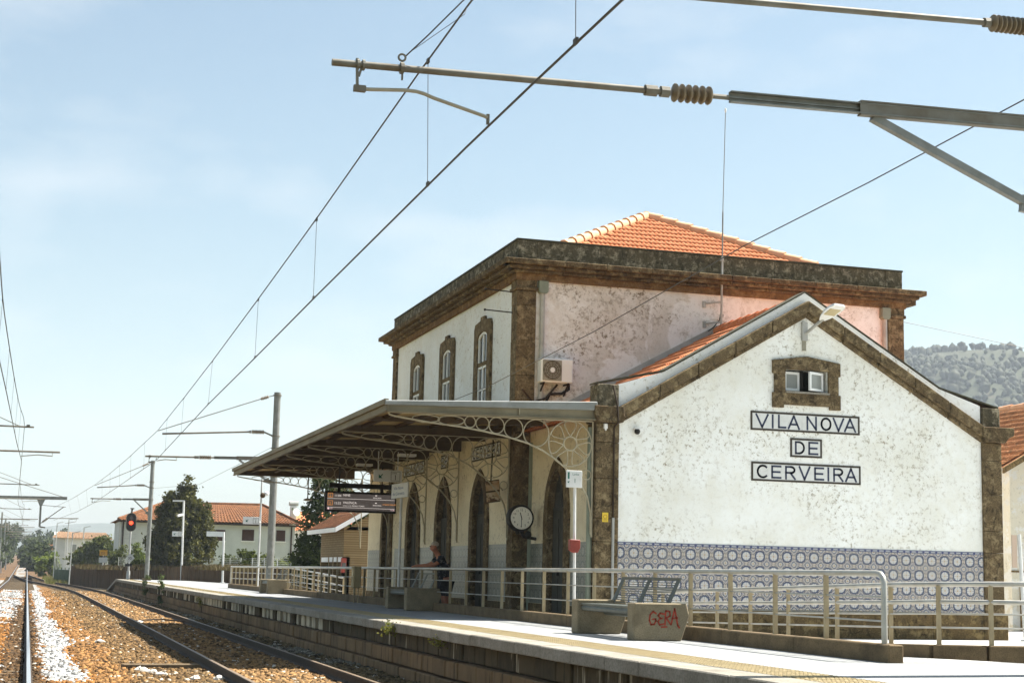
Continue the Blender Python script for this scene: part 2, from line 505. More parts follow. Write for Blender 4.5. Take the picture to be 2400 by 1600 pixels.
def ballast_tint(x, y, rnd=None):
    """rusty, tan and fresh white ballast where the photograph shows each"""
    x, y = np.asarray(x, float), np.asarray(y, float)
    n = smooth_noise(x * 1.6, y * 0.8, 3); n2 = smooth_noise(x * 3.1, y * 1.3, 5)
    orange, tan, white, brown, olive = (np.array(c) for c in ((0.245, 0.108, 0.026), (0.25, 0.145, 0.058), (0.43, 0.44, 0.43), (0.135, 0.082, 0.032), (0.165, 0.118, 0.055)))
    col = np.tile(orange, (x.size, 1)) if x.ndim else orange
    dx = x - (main_x(y) + 0.835)
    def put(mask, c):
        col[mask] = c
    put(dx > 0.85 + 0.15 * n, 0.5 * orange + 0.5 * tan)
    put(dx > 1.45 + 0.25 * n, 0.75 * brown + 0.25 * tan)
    ds = x - sid_x(y)
    put(ds > -1.25 + 0.1 * n, 0.7 * brown + 0.3 * olive)
    put((ds > -0.80) & (ds < 0.8), tan)
    put((np.abs(np.abs(ds) - 0.835) < 0.13), np.array((0.21, 0.115, 0.045)))
    put(ds > 0.95, olive * 0.9)
    put((ds > 0.95) & (n2 > 0.2), np.array((0.20, 0.185, 0.14)))
    hw = 0.50 + 0.20 * n
    w1 = (dx > 0.24) & (dx < 0.24 + hw) & ((y > -3.6 + 0.5 * n) | (y < -4.6 + 0.4 * n2) & (dx > 0.35)) & (y < 150)
    put(w1, white)
    w2 = (dx < -0.25 + 0.08 * n) & (dx > -1.45) & (y > 26 + 6 * n) & (n2 > -0.45)
    put(w2, white * 0.93)
    put((dx < -0.18) & (dx > -1.5) & (y < 26) & (n2 > 0.52), white * 0.9)
    put((dx < -1.85) & (y > 40) & (y < 140), white * 0.95)
    put((y > 150) & (np.abs(dx + 0.83) > 0.75), np.array((0.15, 0.085, 0.042)))
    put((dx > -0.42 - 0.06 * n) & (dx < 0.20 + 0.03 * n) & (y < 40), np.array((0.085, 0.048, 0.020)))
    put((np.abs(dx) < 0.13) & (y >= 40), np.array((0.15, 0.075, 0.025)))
    if rnd is not None:
        col = col * rnd[:, None]
    return col

def sheet(name, xs, ys, zf, mat_, kind='structure', tint=None, parent=None):
    X, Y = np.meshgrid(xs, ys)
    Z = zf(X, Y)
    nx, ny = len(xs), len(ys)
    i = np.arange(nx * ny).reshape(ny, nx)
    f = np.stack([i[:-1, :-1], i[:-1, 1:], i[1:, 1:], i[1:, :-1]], -1).reshape(-1, 4)
    cols = None
    if tint is not None:
        c = tint(X.ravel(), Y.ravel()); cols = np.concatenate([c, np.ones((len(c), 1))], 1)
    return mesh_np(name, np.stack([X, Y, Z], -1).reshape(-1, 3), f, mat_, parent, cols, kind)

# wide ground out to the horizon
def ground_z(X, Y):
    return -1.15 + 0.02 * smooth_noise(X * 0.2, Y * 0.2, 9) + rise(Y) * np.clip((Y - 130) / 200, 0, 1)
xs = np.concatenate([np.linspace(-2600, -60, 18), np.linspace(-45, 60, 36), np.linspace(80, 2600, 18)])
ys = np.concatenate([np.linspace(-400, -40, 6), np.linspace(-30, 300, 60), np.linspace(340, 3600, 26)])
sheet('ground', xs, ys, ground_z, M['dry_earth'])
xs = np.concatenate([np.linspace(-16.5, -12.6, 8), np.linspace(-12.3, -4.4, 66)])
ys = np.concatenate([np.linspace(-34, 40, 250), np.linspace(40.6, 175, 130), np.linspace(178, 900, 80)])
def bed_z(X, Y):
    edge = np.clip((-12.7 - X) / 3.5, 0, 1)
    near = 0.018 * smooth_noise(X * 4.0, Y * 2.2, 1)
    return BED_Z + rise(Y) - 0.32 * edge + near + 0.05 * np.clip((X + 5.2), 0, 1)
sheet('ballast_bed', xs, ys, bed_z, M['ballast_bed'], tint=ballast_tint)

# loose stones on the bed, as real geometry
def stones(name, regs, mat_):
    P, R_, C = [], [], []
    for (x0, x1, y0, y1, dens, rad) in regs:
        n = int((x1 - x0) * (y1 - y0) * dens)
        x = RNG.uniform(x0, x1, n); y = RNG.uniform(y0, y1, n)
        keep = np.ones(n, bool)
        for c in (main_x(y) - 0.835, main_x(y) + 0.835, sid_x(y) - 0.835, sid_x(y) + 0.835):
            keep &= np.abs(x - c) > 0.085
        x, y = x[keep], y[keep]
        z = bed_z(x, y) + RNG.uniform(-0.006, 0.02, x.size)
        P.append(np.stack([x, y, z], 1)); R_.append(rad * RNG.uniform(0.55, 1.25, x.size))
    P = np.concatenate(P); R_ = np.concatenate(R_); n = len(P)
    cube = np.array([(-1, -1, -1), (1, -1, -1), (1, 1, -1), (-1, 1, -1), (-1, -1, 1), (1, -1, 1), (1, 1, 1), (-1, 1, 1)], float) * 0.62
    v = cube[None] * RNG.uniform(0.5, 1.25, (n, 8, 3)) * np.array((1.15, 1.0, 0.75))
    a, b = RNG.uniform(0, 2 * PI, n), RNG.uniform(-0.9, 0.9, n)
    ca, sa, cb, sb = np.cos(a), np.sin(a), np.cos(b), np.sin(b)
    x, y, z = v[..., 0], v[..., 1], v[..., 2]
    x, z = x * cb[:, None] + z * sb[:, None], -x * sb[:, None] + z * cb[:, None]
    x, y = x * ca[:, None] - y * sa[:, None], x * sa[:, None] + y * ca[:, None]
    v = np.stack([x, y, z], -1) * R_[:, None, None] + P[:, None, :]
    fc = np.array([(0, 3, 2, 1), (4, 5, 6, 7), (0, 1, 5, 4), (1, 2, 6, 5), (2, 3, 7, 6), (3, 0, 4, 7)])
    f = (fc[None] + (np.arange(n) * 8)[:, None, None]).reshape(-1, 4)
    c = ballast_tint(P[:, 0] + RNG.normal(0, 0.06, n), P[:, 1] + RNG.normal(0, 0.12, n), np.clip(RNG.normal(0.92, 0.32, n), 0.25, 1.6))
    odd = RNG.random(n)
    c[odd > 0.975] = (0.50, 0.46, 0.38); c[odd < 0.16] *= 0.35
    c = np.concatenate([np.repeat(c, 8, 0), np.ones((n * 8, 1))], 1)
    return mesh_np(name, v.reshape(-1, 3), f, mat_, None, np.clip(c, 0, 0.85), 'stuff')
o = stones('gravel', [(-12.4, -4.55, -11, 3, 330, 0.050), (-12.4, -4.5, 3, 16, 230, 0.052), (-12.4, -4.5, 16, 38, 120, 0.056), (-12.4, -4.5, 38, 80, 45, 0.062)], M['ballast_stone'])

# single paler rocks among the ballast
for k, (x, y, r) in enumerate([(-8.62, 8.4, 0.10), (-8.42, -1.2, 0.10), (-8.28, -1.6, 0.085), (-8.18, -2.2, 0.09), (-7.75, -2.9, 0.075), (-7.42, -3.1, 0.085), (-6.9, 21.5, 0.09)]):
    mb = MB(); mb.sphere((x, y, BED_Z + r * 0.45), r, 7, 5, 1.15, 0.9, 0.62)
    mb.v = [(p[0] + random.uniform(-1, 1) * r * 0.16, p[1] + random.uniform(-1, 1) * r * 0.16, p[2] + random.uniform(-1, 1) * r * 0.12) for p in mb.v]
    if k == 0: M['pale_rock'] = noisy('pale_rock', (0.62, 0.60, 0.54), (0.48, 0.44, 0.37), 8)
    tag(mb.build('pale_rock', M['pale_rock']), ['pale rock lying alone on the brown ballast far from the timber baulk', 'white rock right below the timber baulk', 'white rock touching the one below the timber baulk',
        'round white rock nearest the front of the rusty ballast', 'small white rock on the sunny ballast below the shadow edge', 'flat white rock right beside the siding rail at the end of the shadow', 'pale rock lying against the far inside of the siding rail'][k], 'rock', 'pale rocks among the ballast')

def rail_mesh(path, name, parent, top):
    """flat-bottomed rail swept along a path of (x, y, z of the head)"""
    prof = [(-0.065, -0.155), (0.065, -0.155), (0.065, -0.142), (0.012, -0.120), (0.012, -0.042), (0.034, -0.034), (0.034, -0.006), (0.028, -0.001), (-0.028, -0.001), (-0.034, -0.006), (-0.034, -0.034), (-0.012, -0.042), (-0.012, -0.120), (-0.065, -0.142)]
    mb = MB(); n = len(prof); vs = []
    for i, p in enumerate(path):
        d = Vector(path[min(i + 1, len(path) - 1)]) - Vector(path[max(i - 1, 0)]); d.z = 0; d.normalize()
        sd = Vector((d.y, -d.x, 0))
        vs += [(p[0] + sd.x * a, p[1] + sd.y * a, p[2] + b) for a, b in prof]
    fs = [(i * n + k, i * n + (k + 1) % n, (i + 1) * n + (k + 1) % n, (i + 1) * n + k) for i in range(len(path) - 1) for k in range(n)]
    mb.add(vs, fs)
    r = mb.build(name, M['rail_side'], parent)
    hb = MB(); vs = []
    for i, p in enumerate(path):
        vs += [(p[0] - 0.027, p[1], p[2] + 0.001), (p[0] + 0.027, p[1], p[2] + 0.001)]
    hb.add(vs, [(2 * i, 2 * i + 1, 2 * i + 3, 2 * i + 2) for i in range(len(path) - 1)])
    hb.build('running_surface', M[top], r)
    return r
def track(name, xf, y0, y1, top, step):
    t = bpy.data.objects.new(name, None); COL.objects.link(t); t['kind'] = 'structure'
    ys = np.concatenate([np.arange(y0, min(y1, 175), step), np.arange(180, y1, 15) if y1 > 180 else []])
    for s in (-0.835, 0.835):
        rail_mesh([(float(xf(y)) + s, float(y), RAIL_Z + float(rise(y))) for y in ys], 'rail', t, top)
    src = None
    def slp(y):
        return (float(xf(y)), y, RAIL_Z - 0.155 - 0.05)
    mbp = MB().box(-1.3, 1.3, -0.12, 0.12, -0.05, 0.05)
    y, k = y0 + 0.2, 0
    far = MB()
    while y < min(y1, 160):
        if k < 170:
            p = slp(y)
            if src is None:
                src = mbp.build('sleeper', M['sleeper'], t, bevel=0); src.location = p
            else:
                dup_mesh(src, 'sleeper', t, p, (0, 0, random.uniform(-0.01, 0.01)))
        else:
            p = slp(y); far.box(p[0] - 1.3, p[0] + 1.3, p[1] - 0.12, p[1] + 0.12, p[2] - 0.05 + float(rise(y)), p[2] + 0.05 + float(rise(y)))
        y += 0.6; k += 1
    if far.v: far.build('sleeper', M['sleeper'], t, kind='stuff')
    return t
M['rail_dull'] = noisy('rail_dull', (0.22, 0.165, 0.11), (0.15, 0.105, 0.065), 6, 0.55, 0.4, 0.0, metal=0.3)
track('main_track', main_x, -32, 880, 'rail_top', 4.0)
track('siding_track', sid_x, -32, 170, 'rail_dull', 2.0)

# timber baulk lying between the tracks, and a cable looping over the siding
tag(MB().obox((-8.05, -0.4, BED_Z + 0.05), (0.62, 0.06, 0), (-0.012, 0.125, 0), (0, 0, 0.05)).build('timber_baulk', M['sleeper'], bevel=0.01), 'short weathered timber baulk lying across the ballast between the tracks', 'timber')
mb = MB(); mb.tube([(-7.2 + 1.75 * u, 21.5 + 1.0 * math.sin(u * 3.1), BED_Z + 0.05 + 0.05 * math.sin(u * 3.14)) for u in np.linspace(0, 1, 14)], 0.022, 6)
tag(mb.build('cable', M['rail_side'], smooth=True), 'dark cable looping over the ballast between the siding rails', 'cable')

# ------------------------------------------------------------------ platform
EDGE_X = -4.64
plat = bpy.data.objects.new('platform', None); COL.objects.link(plat); plat['kind'] = 'structure'
P_END = 77.5
poly = [(EDGE_X + 0.42, -30), (14.5, -30), (14.5, -12.9), (-0.28, -12.9), (-0.45, -12.6), (-1.80, -12.6), (-1.80, 41.4), (1.4, 41.4), (1.6, 54), (-0.4, 75), (EDGE_X + 0.42, P_END)]
MB().prism(poly, 'z', -0.9, 0.0).build('platform_slab', M['paving'], plat)
# sloping far end
MB().prism([(P_END, -0.9), (P_END, 0.0), (P_END + 10, -0.78), (P_END + 10, -0.9)], 'x', EDGE_X + 0.42, -0.5).build('platform_slope', M['paving'], plat)
MB().box(EDGE_X + 0.22, EDGE_X + 0.41, -30, P_END + 5, -0.95, -0.145).build('wall_core', M['wall_core'], plat)
# unseen pale ground, added to bounce light onto the gable
MB().prism([(14.52, -60), (70, -60), (70, 3), (14.52, 3)], 'z', -0.9, -0.254).build('bounce_ground', M['yard'])['kind'] = 'structure'
y = -30.0
while y < P_END - 0.1:
    L = min(random.uniform(0.92, 1.08), P_END - y)
    dz = random.uniform(-0.004, 0.004)
    MB().box(EDGE_X + random.uniform(-0.006, 0.006), EDGE_X + 0.418, y + 0.004, y + L - 0.004, -0.14 + dz, 0.003 + dz).build('coping_stone', M['coping'], plat, bevel=0.012)
    y += L
MB().prism([(P_END, -0.14), (P_END, 0.003), (P_END + 10, -0.78), (P_END + 10, -0.92)], 'x', EDGE_X, EDGE_X + 0.42).build('coping_stone', M['coping'], plat)
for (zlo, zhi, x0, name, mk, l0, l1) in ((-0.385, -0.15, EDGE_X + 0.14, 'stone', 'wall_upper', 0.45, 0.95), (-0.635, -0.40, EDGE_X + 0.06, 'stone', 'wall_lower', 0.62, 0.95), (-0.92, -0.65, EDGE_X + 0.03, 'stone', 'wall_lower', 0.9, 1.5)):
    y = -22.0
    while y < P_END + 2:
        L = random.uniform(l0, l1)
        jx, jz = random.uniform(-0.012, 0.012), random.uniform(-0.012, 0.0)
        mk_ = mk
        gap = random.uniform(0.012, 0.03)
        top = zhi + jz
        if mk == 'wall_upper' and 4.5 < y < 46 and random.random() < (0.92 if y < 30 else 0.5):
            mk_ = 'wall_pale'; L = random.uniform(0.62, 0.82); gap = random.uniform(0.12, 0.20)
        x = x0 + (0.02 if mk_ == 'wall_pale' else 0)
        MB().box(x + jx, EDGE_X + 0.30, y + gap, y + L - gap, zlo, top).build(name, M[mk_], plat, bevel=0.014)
        y += L
# tactile strip
src = None
y = -24.0
while y < P_END - 1:
    if src is None:
        mb = MB().box(-0.27, 0.27, -0.27, 0.27, -0.02, 0.004)
        for i in range(7):
            for j in range(7):
                mb.box(-0.235 + i * 0.0783 - 0.014, -0.235 + i * 0.0783 + 0.014, -0.235 + j * 0.0783 - 0.014, -0.235 + j * 0.0783 + 0.014, 0.004, 0.009)
        src = mb.build('tactile_paver', M['tactile'], plat); src.location = (-3.93, y, 0)
    else:
        dup_mesh(src, 'tactile_paver', plat, (-3.93, y, random.uniform(-0.001, 0.001)))
    y += 0.548
# lower yard beside the building, ramps and passage
yard = MB(); yard.prism([(-1.78, -2.9), (14.5, -2.9), (14.5, 3), (60, 3), (60, 75), (2.2, 75), (2.2, 41.3), (-1.78, 41.3)], 'z', -0.9, -0.25)
yard.prism([(-0.42, -12.55), (14.5, -12.55), (14.5, -2.9), (-0.42, -2.9)], 'z', -0.9, -0.252)
yard.build('yard', M['yard']) ['kind'] = 'structure'
MB().prism([(-12.6, -0.9), (-12.6, 0.0), (-2.9, -0.25), (-2.9, -0.9)], 'x', -1.79, -0.43).build('ramp', M['yard'])['kind'] = 'structure'
MB().prism([(22, -0.9), (22, -0.25), (34, 0.0), (41.3, 0.0), (41.3, -0.9)], 'x', -1.79, 0.5).build('ramp', M['yard'])['kind'] = 'structure'
# ------------------------------------------------------------------ station building
def azulejo_mat(name, coord, period=None, dim=1.0):
    """one glazed tile holds a quarter of the rosette; four turned tiles make it whole"""
    m = mat(name, (0.7, 0.7, 0.65), 0.35, 0, 0.4); t = NT(m)
    if coord == 'UV':
        c = t.coord('UV'); u, v, _ = t.sep(c)
    else:   # world Y / Z folded into a mirrored unit cell
        c = t.coord('World'); _, y, z = t.sep(c)
        u = t.math('ABSOLUTE', t.math('SUBTRACT', t.math('MODULO', t.math('ADD', t.math('MULTIPLY', y, 1 / period), 100.0), 2.0), 1.0))
        v = t.math('ABSOLUTE', t.math('SUBTRACT', t.math('MODULO', t.math('ADD', t.math('MULTIPLY', z, 1 / period), 100.0), 2.0), 1.0))
    uv = t.comb(u, v, 0.0)
    def length(vec):
        x = t.n('ShaderNodeVectorMath', operation='LENGTH'); t.l(vec, x.inputs[0]); return x.outputs['Value']
    r = length(uv)
    ang = t.math('ARCTAN2', v, u)
    scal = t.math('MULTIPLY', t.math('COSINE', t.math('MULTIPLY', ang, 12.0)), 0.035)
    rr = t.math('ADD', r, scal)
    def band(x, c0, w):
        return t.math('LESS_THAN', t.math('ABSOLUTE', t.math('SUBTRACT', x, c0)), w)
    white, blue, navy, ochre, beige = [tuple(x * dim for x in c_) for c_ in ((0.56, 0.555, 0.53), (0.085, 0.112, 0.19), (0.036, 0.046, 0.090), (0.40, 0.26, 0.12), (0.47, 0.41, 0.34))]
    col = t.mix(t.math('GREATER_THAN', r, 0.80), white, beige)
    # tracery outside the rosette
    s = t.math('ADD', u, v)
    wob = t.math('MULTIPLY', t.math('SINE', t.math('MULTIPLY', t.math('SUBTRACT', u, v), 15.0)), 0.07)
    k = t.math('MULTIPLY', band(t.math('ADD', s, wob), 1.20, 0.075), t.math('GREATER_THAN', r, 0.78))
    col = t.mix(k, col, navy)
    k = t.math('MULTIPLY', band(t.math('SUBTRACT', s, wob), 1.50, 0.06), t.math('GREATER_THAN', r, 0.78))
    col = t.mix(k, col, blue)
    k = t.math('MULTIPLY', band(t.math('SUBTRACT', s, wob), 1.36, 0.035), t.math('GREATER_THAN', r, 0.78))
    col = t.mix(k, col, white)
    q = length(t.comb(t.math('SUBTRACT', 1.0, u), t.math('SUBTRACT', 1.0, v), 0.0))
    col = t.mix(band(q, 0.30, 0.045), col, navy)
    col = t.mix(band(q, 0.20, 0.05), col, white)
    col = t.mix(t.math('LESS_THAN', q, 0.09), col, ochre)
    # rosette
    col = t.mix(band(rr, 0.66, 0.125), col, navy)
    col = t.mix(band(rr, 0.60, 0.04), col, blue)
    pet = t.math('LESS_THAN', t.math('ABSOLUTE', t.math('SINE', t.math('MULTIPLY', ang, 4.0))), 0.26)
    col = t.mix(t.math('MULTIPLY', pet, band(r, 0.34, 0.15)), col, blue)
    col = t.mix(t.math('MULTIPLY', t.math('LESS_THAN', t.math('ABSOLUTE', t.math('SINE', t.math('MULTIPLY', t.math('ADD', ang, PI / 4), 2.0))), 0.14), band(r, 0.26, 0.18)), col, ochre)
    col = t.mix(t.math('LESS_THAN', r, 0.10), col, ochre)
    w = t.noise(t.coord('World'), 2.2, 5, 0.6)
    col = t.mix(t.ramp(w, [(0.50, 0.0), (0.8, 0.5)]), col, (0.34 * dim, 0.31 * dim, 0.25 * dim))
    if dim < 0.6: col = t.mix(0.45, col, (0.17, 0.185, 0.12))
    t.base(col)
    return m
M['azulejo'] = azulejo_mat('azulejo', 'UV')
M['azulejo_shade'] = azulejo_mat('azulejo_shade', 'World', 0.14, 0.5)  # gable tile dimmed and greened, canopy shade put into its colour
M['azulejo_border'] = mat('azulejo_border', (0.045, 0.06, 0.14), 0.4); t = NT(M['azulejo_border'])
u, v, _ = t.sep(t.coord('UV'))
k = t.math('LESS_THAN', t.math('ABSOLUTE', t.math('SUBTRACT', t.math('ABSOLUTE', t.math('SUBTRACT', v, 0.5)), t.math('MULTIPLY', t.math('ABSOLUTE', t.math('SINE', t.math('MULTIPLY', u, 9.42))), 0.22))), 0.085)
k = t.math('MULTIPLY', k, t.math('LESS_THAN', t.math('ABSOLUTE', t.math('SUBTRACT', u, 0.5)), 0.36))
t.base(t.mix(k, (0.045, 0.06, 0.15), (0.62, 0.62, 0.58)))
M['grout'] = mat('grout', (0.33, 0.30, 0.25), 0.95)
M['terracotta'] = noisy('terracotta', (0.62, 0.235, 0.105), (0.54, 0.185, 0.075), 5.0, 0.85, 0.2, 0.2, coord='World', extra=(14.0, 0.60, (0.70, 0.37, 0.20)))
M['terracotta_pale'] = noisy('terracotta_pale', (0.68, 0.42, 0.26), (0.60, 0.33, 0.18), 6.0, 0.85, 0.2, 0.2)
M['dark_cap'] = noisy('dark_cap', (0.075, 0.070, 0.042), (0.045, 0.043, 0.028), 8, 0.9)
M['white_frame'] = mat('white_frame', (0.78, 0.79, 0.77), 0.5)
M['door_wood'] = noisy('door_wood', (0.045, 0.042, 0.028), (0.030, 0.030, 0.021), 6, 0.7, 0.3, 0.1)
M['dark_room'] = mat('dark_room', (0.02, 0.02, 0.018), 0.9)
def glass(name, tint, rough=0.05):
    return mat(name, tint, rough, 0.0, 0.8)
M['pane'] = glass('pane', (0.055, 0.060, 0.060))
M['pane_pale'] = mat('pane_pale', (0.24, 0.25, 0.23), 0.25, 0, 0.6)
M['zinc'] = noisy('zinc', (0.235, 0.25, 0.24), (0.18, 0.19, 0.175), 3.0, 0.6, 0.4, 0.1)
M['pipe_grey'] = noisy('pipe_grey', (0.42, 0.42, 0.39), (0.31, 0.31, 0.28), 4.0, 0.6, 0.4, 0.0)
M['pipe_green'] = noisy('pipe_green', (0.22, 0.25, 0.19), (0.17, 0.19, 0.14), 4.0, 0.6, 0.4, 0.0)
M['iron_black'] = mat('iron_black', (0.016, 0.014, 0.011), 0.6)
M['sign_white'] = noisy('sign_white', (0.70, 0.71, 0.69), (0.62, 0.63, 0.60), 5, 0.5, 0.4, 0.0)
M['sign_ink'] = mat('sign_ink', (0.030, 0.038, 0.075), 0.5)
M['sign_edge'] = mat('sign_edge', (0.045, 0.036, 0.026), 0.6)

ST = thing('station_building', (0, 0, -0.25), 'white stained railway station with tiled dado, granite trim and orange tiled roof', 'station building')
CX = 3.81
# --- near wing: gable wall
GW = MB()
def gz(x):            # raking granite band, upper edge
    return 3.89 + (6.13 - 3.89) * (1 - abs(x - CX) / CX)
GW.prism([(0.0, 0.24), (7.63, 0.24), (7.63, 3.80), (CX, 6.0), (0.0, 3.80)], 'y', 0.0, 0.30)
gable = GW.build('gable_wall', M['plaster_gable'], ST)
# cut the little window opening by building the wall round it
gable.data.clear_geometry()
GW = MB()
GW.prism([(0.0, 0.24), (7.63, 0.24), (7.63, 3.80), (4.27, 5.735), (4.27, 4.35), (3.37, 4.35), (3.37, 5.745), (0.0, 3.80)], 'y', 0.0, 0.30)
GW.prism([(3.37, 4.80), (4.27, 4.80), (4.27, 5.735), (CX, 6.0), (3.37, 5.745)], 'y', 0.0, 0.30)
tmp = GW.build('gable_wall', None, ST); gable.data = tmp.data; bpy.data.objects.remove(tmp)
gable.data.materials.append(M['plaster_gable']); gable.name = 'gable_wall'
# white parapet above the band, with kicked ends
MB().prism([(-0.02, 3.85), (CX, 6.08), (7.64, 3.85), (7.64, 4.31), (6.72, 4.60), (CX, 6.30), (0.90, 4.60), (-0.02, 4.31)], 'y', 0.02, 0.34).build('parapet', M['plaster_band'], ST)
cap = [(-0.44, 4.305), (0.89, 4.605), (CX, 6.305), (6.73, 4.605), (8.05, 4.275)]
MB().strip(cap, [(a, b + 0.028) for a, b in cap], 'y', 0.0, 0.38).build('parapet_cap', M['dark_cap'], ST)
# raking granite band made of long stones, with a lower moulding
src_pts = [(0.0, 3.89), (CX, 6.125), (7.63, 3.89)]
for side in (-1, 1):
    nst = 5
    for i in range(nst):
        t0, t1 = i / nst + (0.002 if i else 0), (i + 1) / nst - (0.002 if i < nst - 1 else 0)
        xa, xb = (3.81 * t0, 3.81 * t1) if side < 0 else (7.63 - 3.82 * t0, 7.63 - 3.82 * t1)
        za, zb = 3.89 + 2.235 * t0, 3.89 + 2.235 * t1
        pj = random.uniform(0, 0.008)
        mb = MB().prism([(xa, za - 0.22), (xb, zb - 0.22), (xb, zb), (xa, za)], 'y', -0.15 - pj, 0.03)
        mb.prism([(xa, za - 0.31), (xb, zb - 0.31), (xb, zb - 0.222), (xa, za - 0.222)], 'y', -0.075 - pj, 0.02)
        mb.build('band_stone', M['granite'], ST, bevel=0.012)
# pilasters, caps and the pillar blocks over them
for (xa, xb) in ((-0.45, 0.0), (7.63, 8.06)):
    z = 0.26
    for h in (0.62, 0.55, 0.42, 0.72, 0.66, 0.40):
        z2 = min(z + h, 3.585)
        MB().box(xa, xb, -0.055 + random.uniform(-0.004, 0.004), 0.42, z, z2 - 0.006).build('pilaster_stone', M['granite'], ST, bevel=0.008)
        z = z2
    o = 0.0
    left = xa < 0
    mb = MB()
    mb.prism([(xa - 0.02, 3.585), (xb + 0.02, 3.585), (xb + 0.10, 3.68), (xb + (0.05 if left else 0.22), 3.73), (xb + (0.05 if left else 0.22), 3.885), (xa - (0.08 if left else 0.06), 3.885), (xa - (0.08 if left else 0.06), 3.73)], 'y', -0.19, 0.45)
    mb.build('pilaster_cap', M['granite_cornice'], ST, bevel=0.015)
    MB().box(xa + 0.03, xb - 0.01, -0.04, 0.40, 3.888, 4.30 if left else 4.27).build('pillar_block', M['granite_parapet'], ST, bevel=0.01)
# plinth stones
x = -0.45
while x < 8.1:
    L = min(random.uniform(1.0, 1.5), 8.12 - x)
    if 8.12 - (x + L) < 0.4: L = 8.12 - x
    MB().box(x + 0.003, x + L - 0.003, -0.085, 0.3, -0.30, 0.238).build('plinth_stone', M['plinth'], ST, bevel=0.01)
    x += L
# little window in the gable: surround stones, sill, two casements
SX = (3.37 + 4.27) / 2
pts_o = [(3.10, 4.955), (3.73, 5.05), (3.83, 5.05), (4.52, 4.955), (4.52, 4.72), (3.10, 4.72)]
MB().prism([(3.10, 4.955), (SX - 0.02, 5.055), (SX + 0.02, 5.055), (4.53, 4.955), (4.53, 4.70), (4.275, 4.70), (4.275, 4.795), (3.365, 4.795), (3.365, 4.70), (3.10, 4.70)], 'y', -0.06, 0.06).build('window_surround', M['granite'], ST, bevel=0.008)
MB().prism([(3.14, 4.34), (3.366, 4.34), (3.366, 4.698), (3.14, 4.698)], 'y', -0.055, 0.06).build('window_surround', M['granite'], ST, bevel=0.008)
MB().prism([(4.274, 4.34), (4.49, 4.34), (4.49, 4.698), (4.274, 4.698)], 'y', -0.055, 0.06).build('window_surround', M['granite'], ST, bevel=0.008)
MB().prism([(3.10, 4.338), (4.53, 4.338), (4.53, 4.05), (4.30, 4.05), (4.30, 4.11), (3.33, 4.11), (3.33, 4.05), (3.10, 4.05)], 'y', -0.06, 0.06).build('window_surround', M['granite'], ST, bevel=0.008)
MB().box(3.36, 4.28, -0.085, 0.10, 4.335, 4.37).build('window_sill', M['coping'], ST)
MB().box(3.372, 4.268, 0.26, 0.29, 4.352, 4.79).build('window_backing', M['dark_room'], ST)
def casement(x0, x1, z0, z1, y, ang, hinge, fw_=0.045, name='window'):
    """casement sash turned about its hinge"""
    pv = Vector((x0 if hinge < 0 else x1, y, 0))
    def T(p):
        d = Vector(p) - pv; a = ang
        return (pv.x + d.x * math.cos(a) - d.y * math.sin(a), pv.y + d.x * math.sin(a) + d.y * math.cos(a), p[2])
    mb = MB()
    for (a, b, c, d) in ((x0, x0 + fw_, z0, z1), (x1 - fw_, x1, z0, z1), (x0 + fw_, x1 - fw_, z0, z0 + fw_), (x0 + fw_, x1 - fw_, z1 - fw_, z1)):
        q = MB().box(a, b, y - 0.02, y + 0.02, c, d); mb.add([T(p) for p in q.v], q.f)
    fr = mb.build(name, M['white_frame'], ST)
    q = MB().box(x0 + fw_, x1 - fw_, y - 0.004, y + 0.004, z0 + fw_, z1 - fw_)
    q.v = [T(p) for p in q.v]
    q.build('pane', M['pane_pale'], fr)
casement(3.40, 3.73, 4.40, 4.76, 0.10, 0.05, -1)
casement(3.80, 4.20, 4.40, 4.76, 0.06, 0.42, 1)
MB().box(3.74, 3.79, 0.06, 0.16, 4.37, 4.79).build('window_mullion', M['iron_black'], ST)
# dado: backing, glazed tiles (each a piece), border row
dado = MB().box(0.002, 7.628, -0.006, 0.0, 0.25, 1.435).build('tile_dado', M['grout'], ST)
def tile_mesh(w, h, d, rot=0, name='azulejo_tile', mt=None):
    me = bpy.data.meshes.new(name)
    g = 0.0015
    a, b = w / 2 - g, h / 2 - g
    vs = [(-a, -d, -b), (a, -d, -b), (a, -d, b), (-a, -d, b), (-a, 0, -b), (a, 0, -b), (a, 0, b), (-a, 0, b)]
    fs = [(0, 1, 2, 3), (1, 5, 6, 2), (5, 4, 7, 6), (4, 0, 3, 7), (3, 2, 6, 7), (0, 4, 5, 1)]
    me.from_pydata(vs, [], fs); me.update()
    uvl = me.uv_layers.new(name='UVMap')
    crn = [(0, 0), (1, 0), (1, 1), (0, 1)]
    crn = crn[-rot:] + crn[:-rot] if rot else crn
    for p in me.polygons:
        for k, li in enumerate(p.loop_indices):
            vi = me.loops[li].vertex_index % 4
            uvl.data[li].uv = crn[vi]
    me.materials.append(mt)
    return me
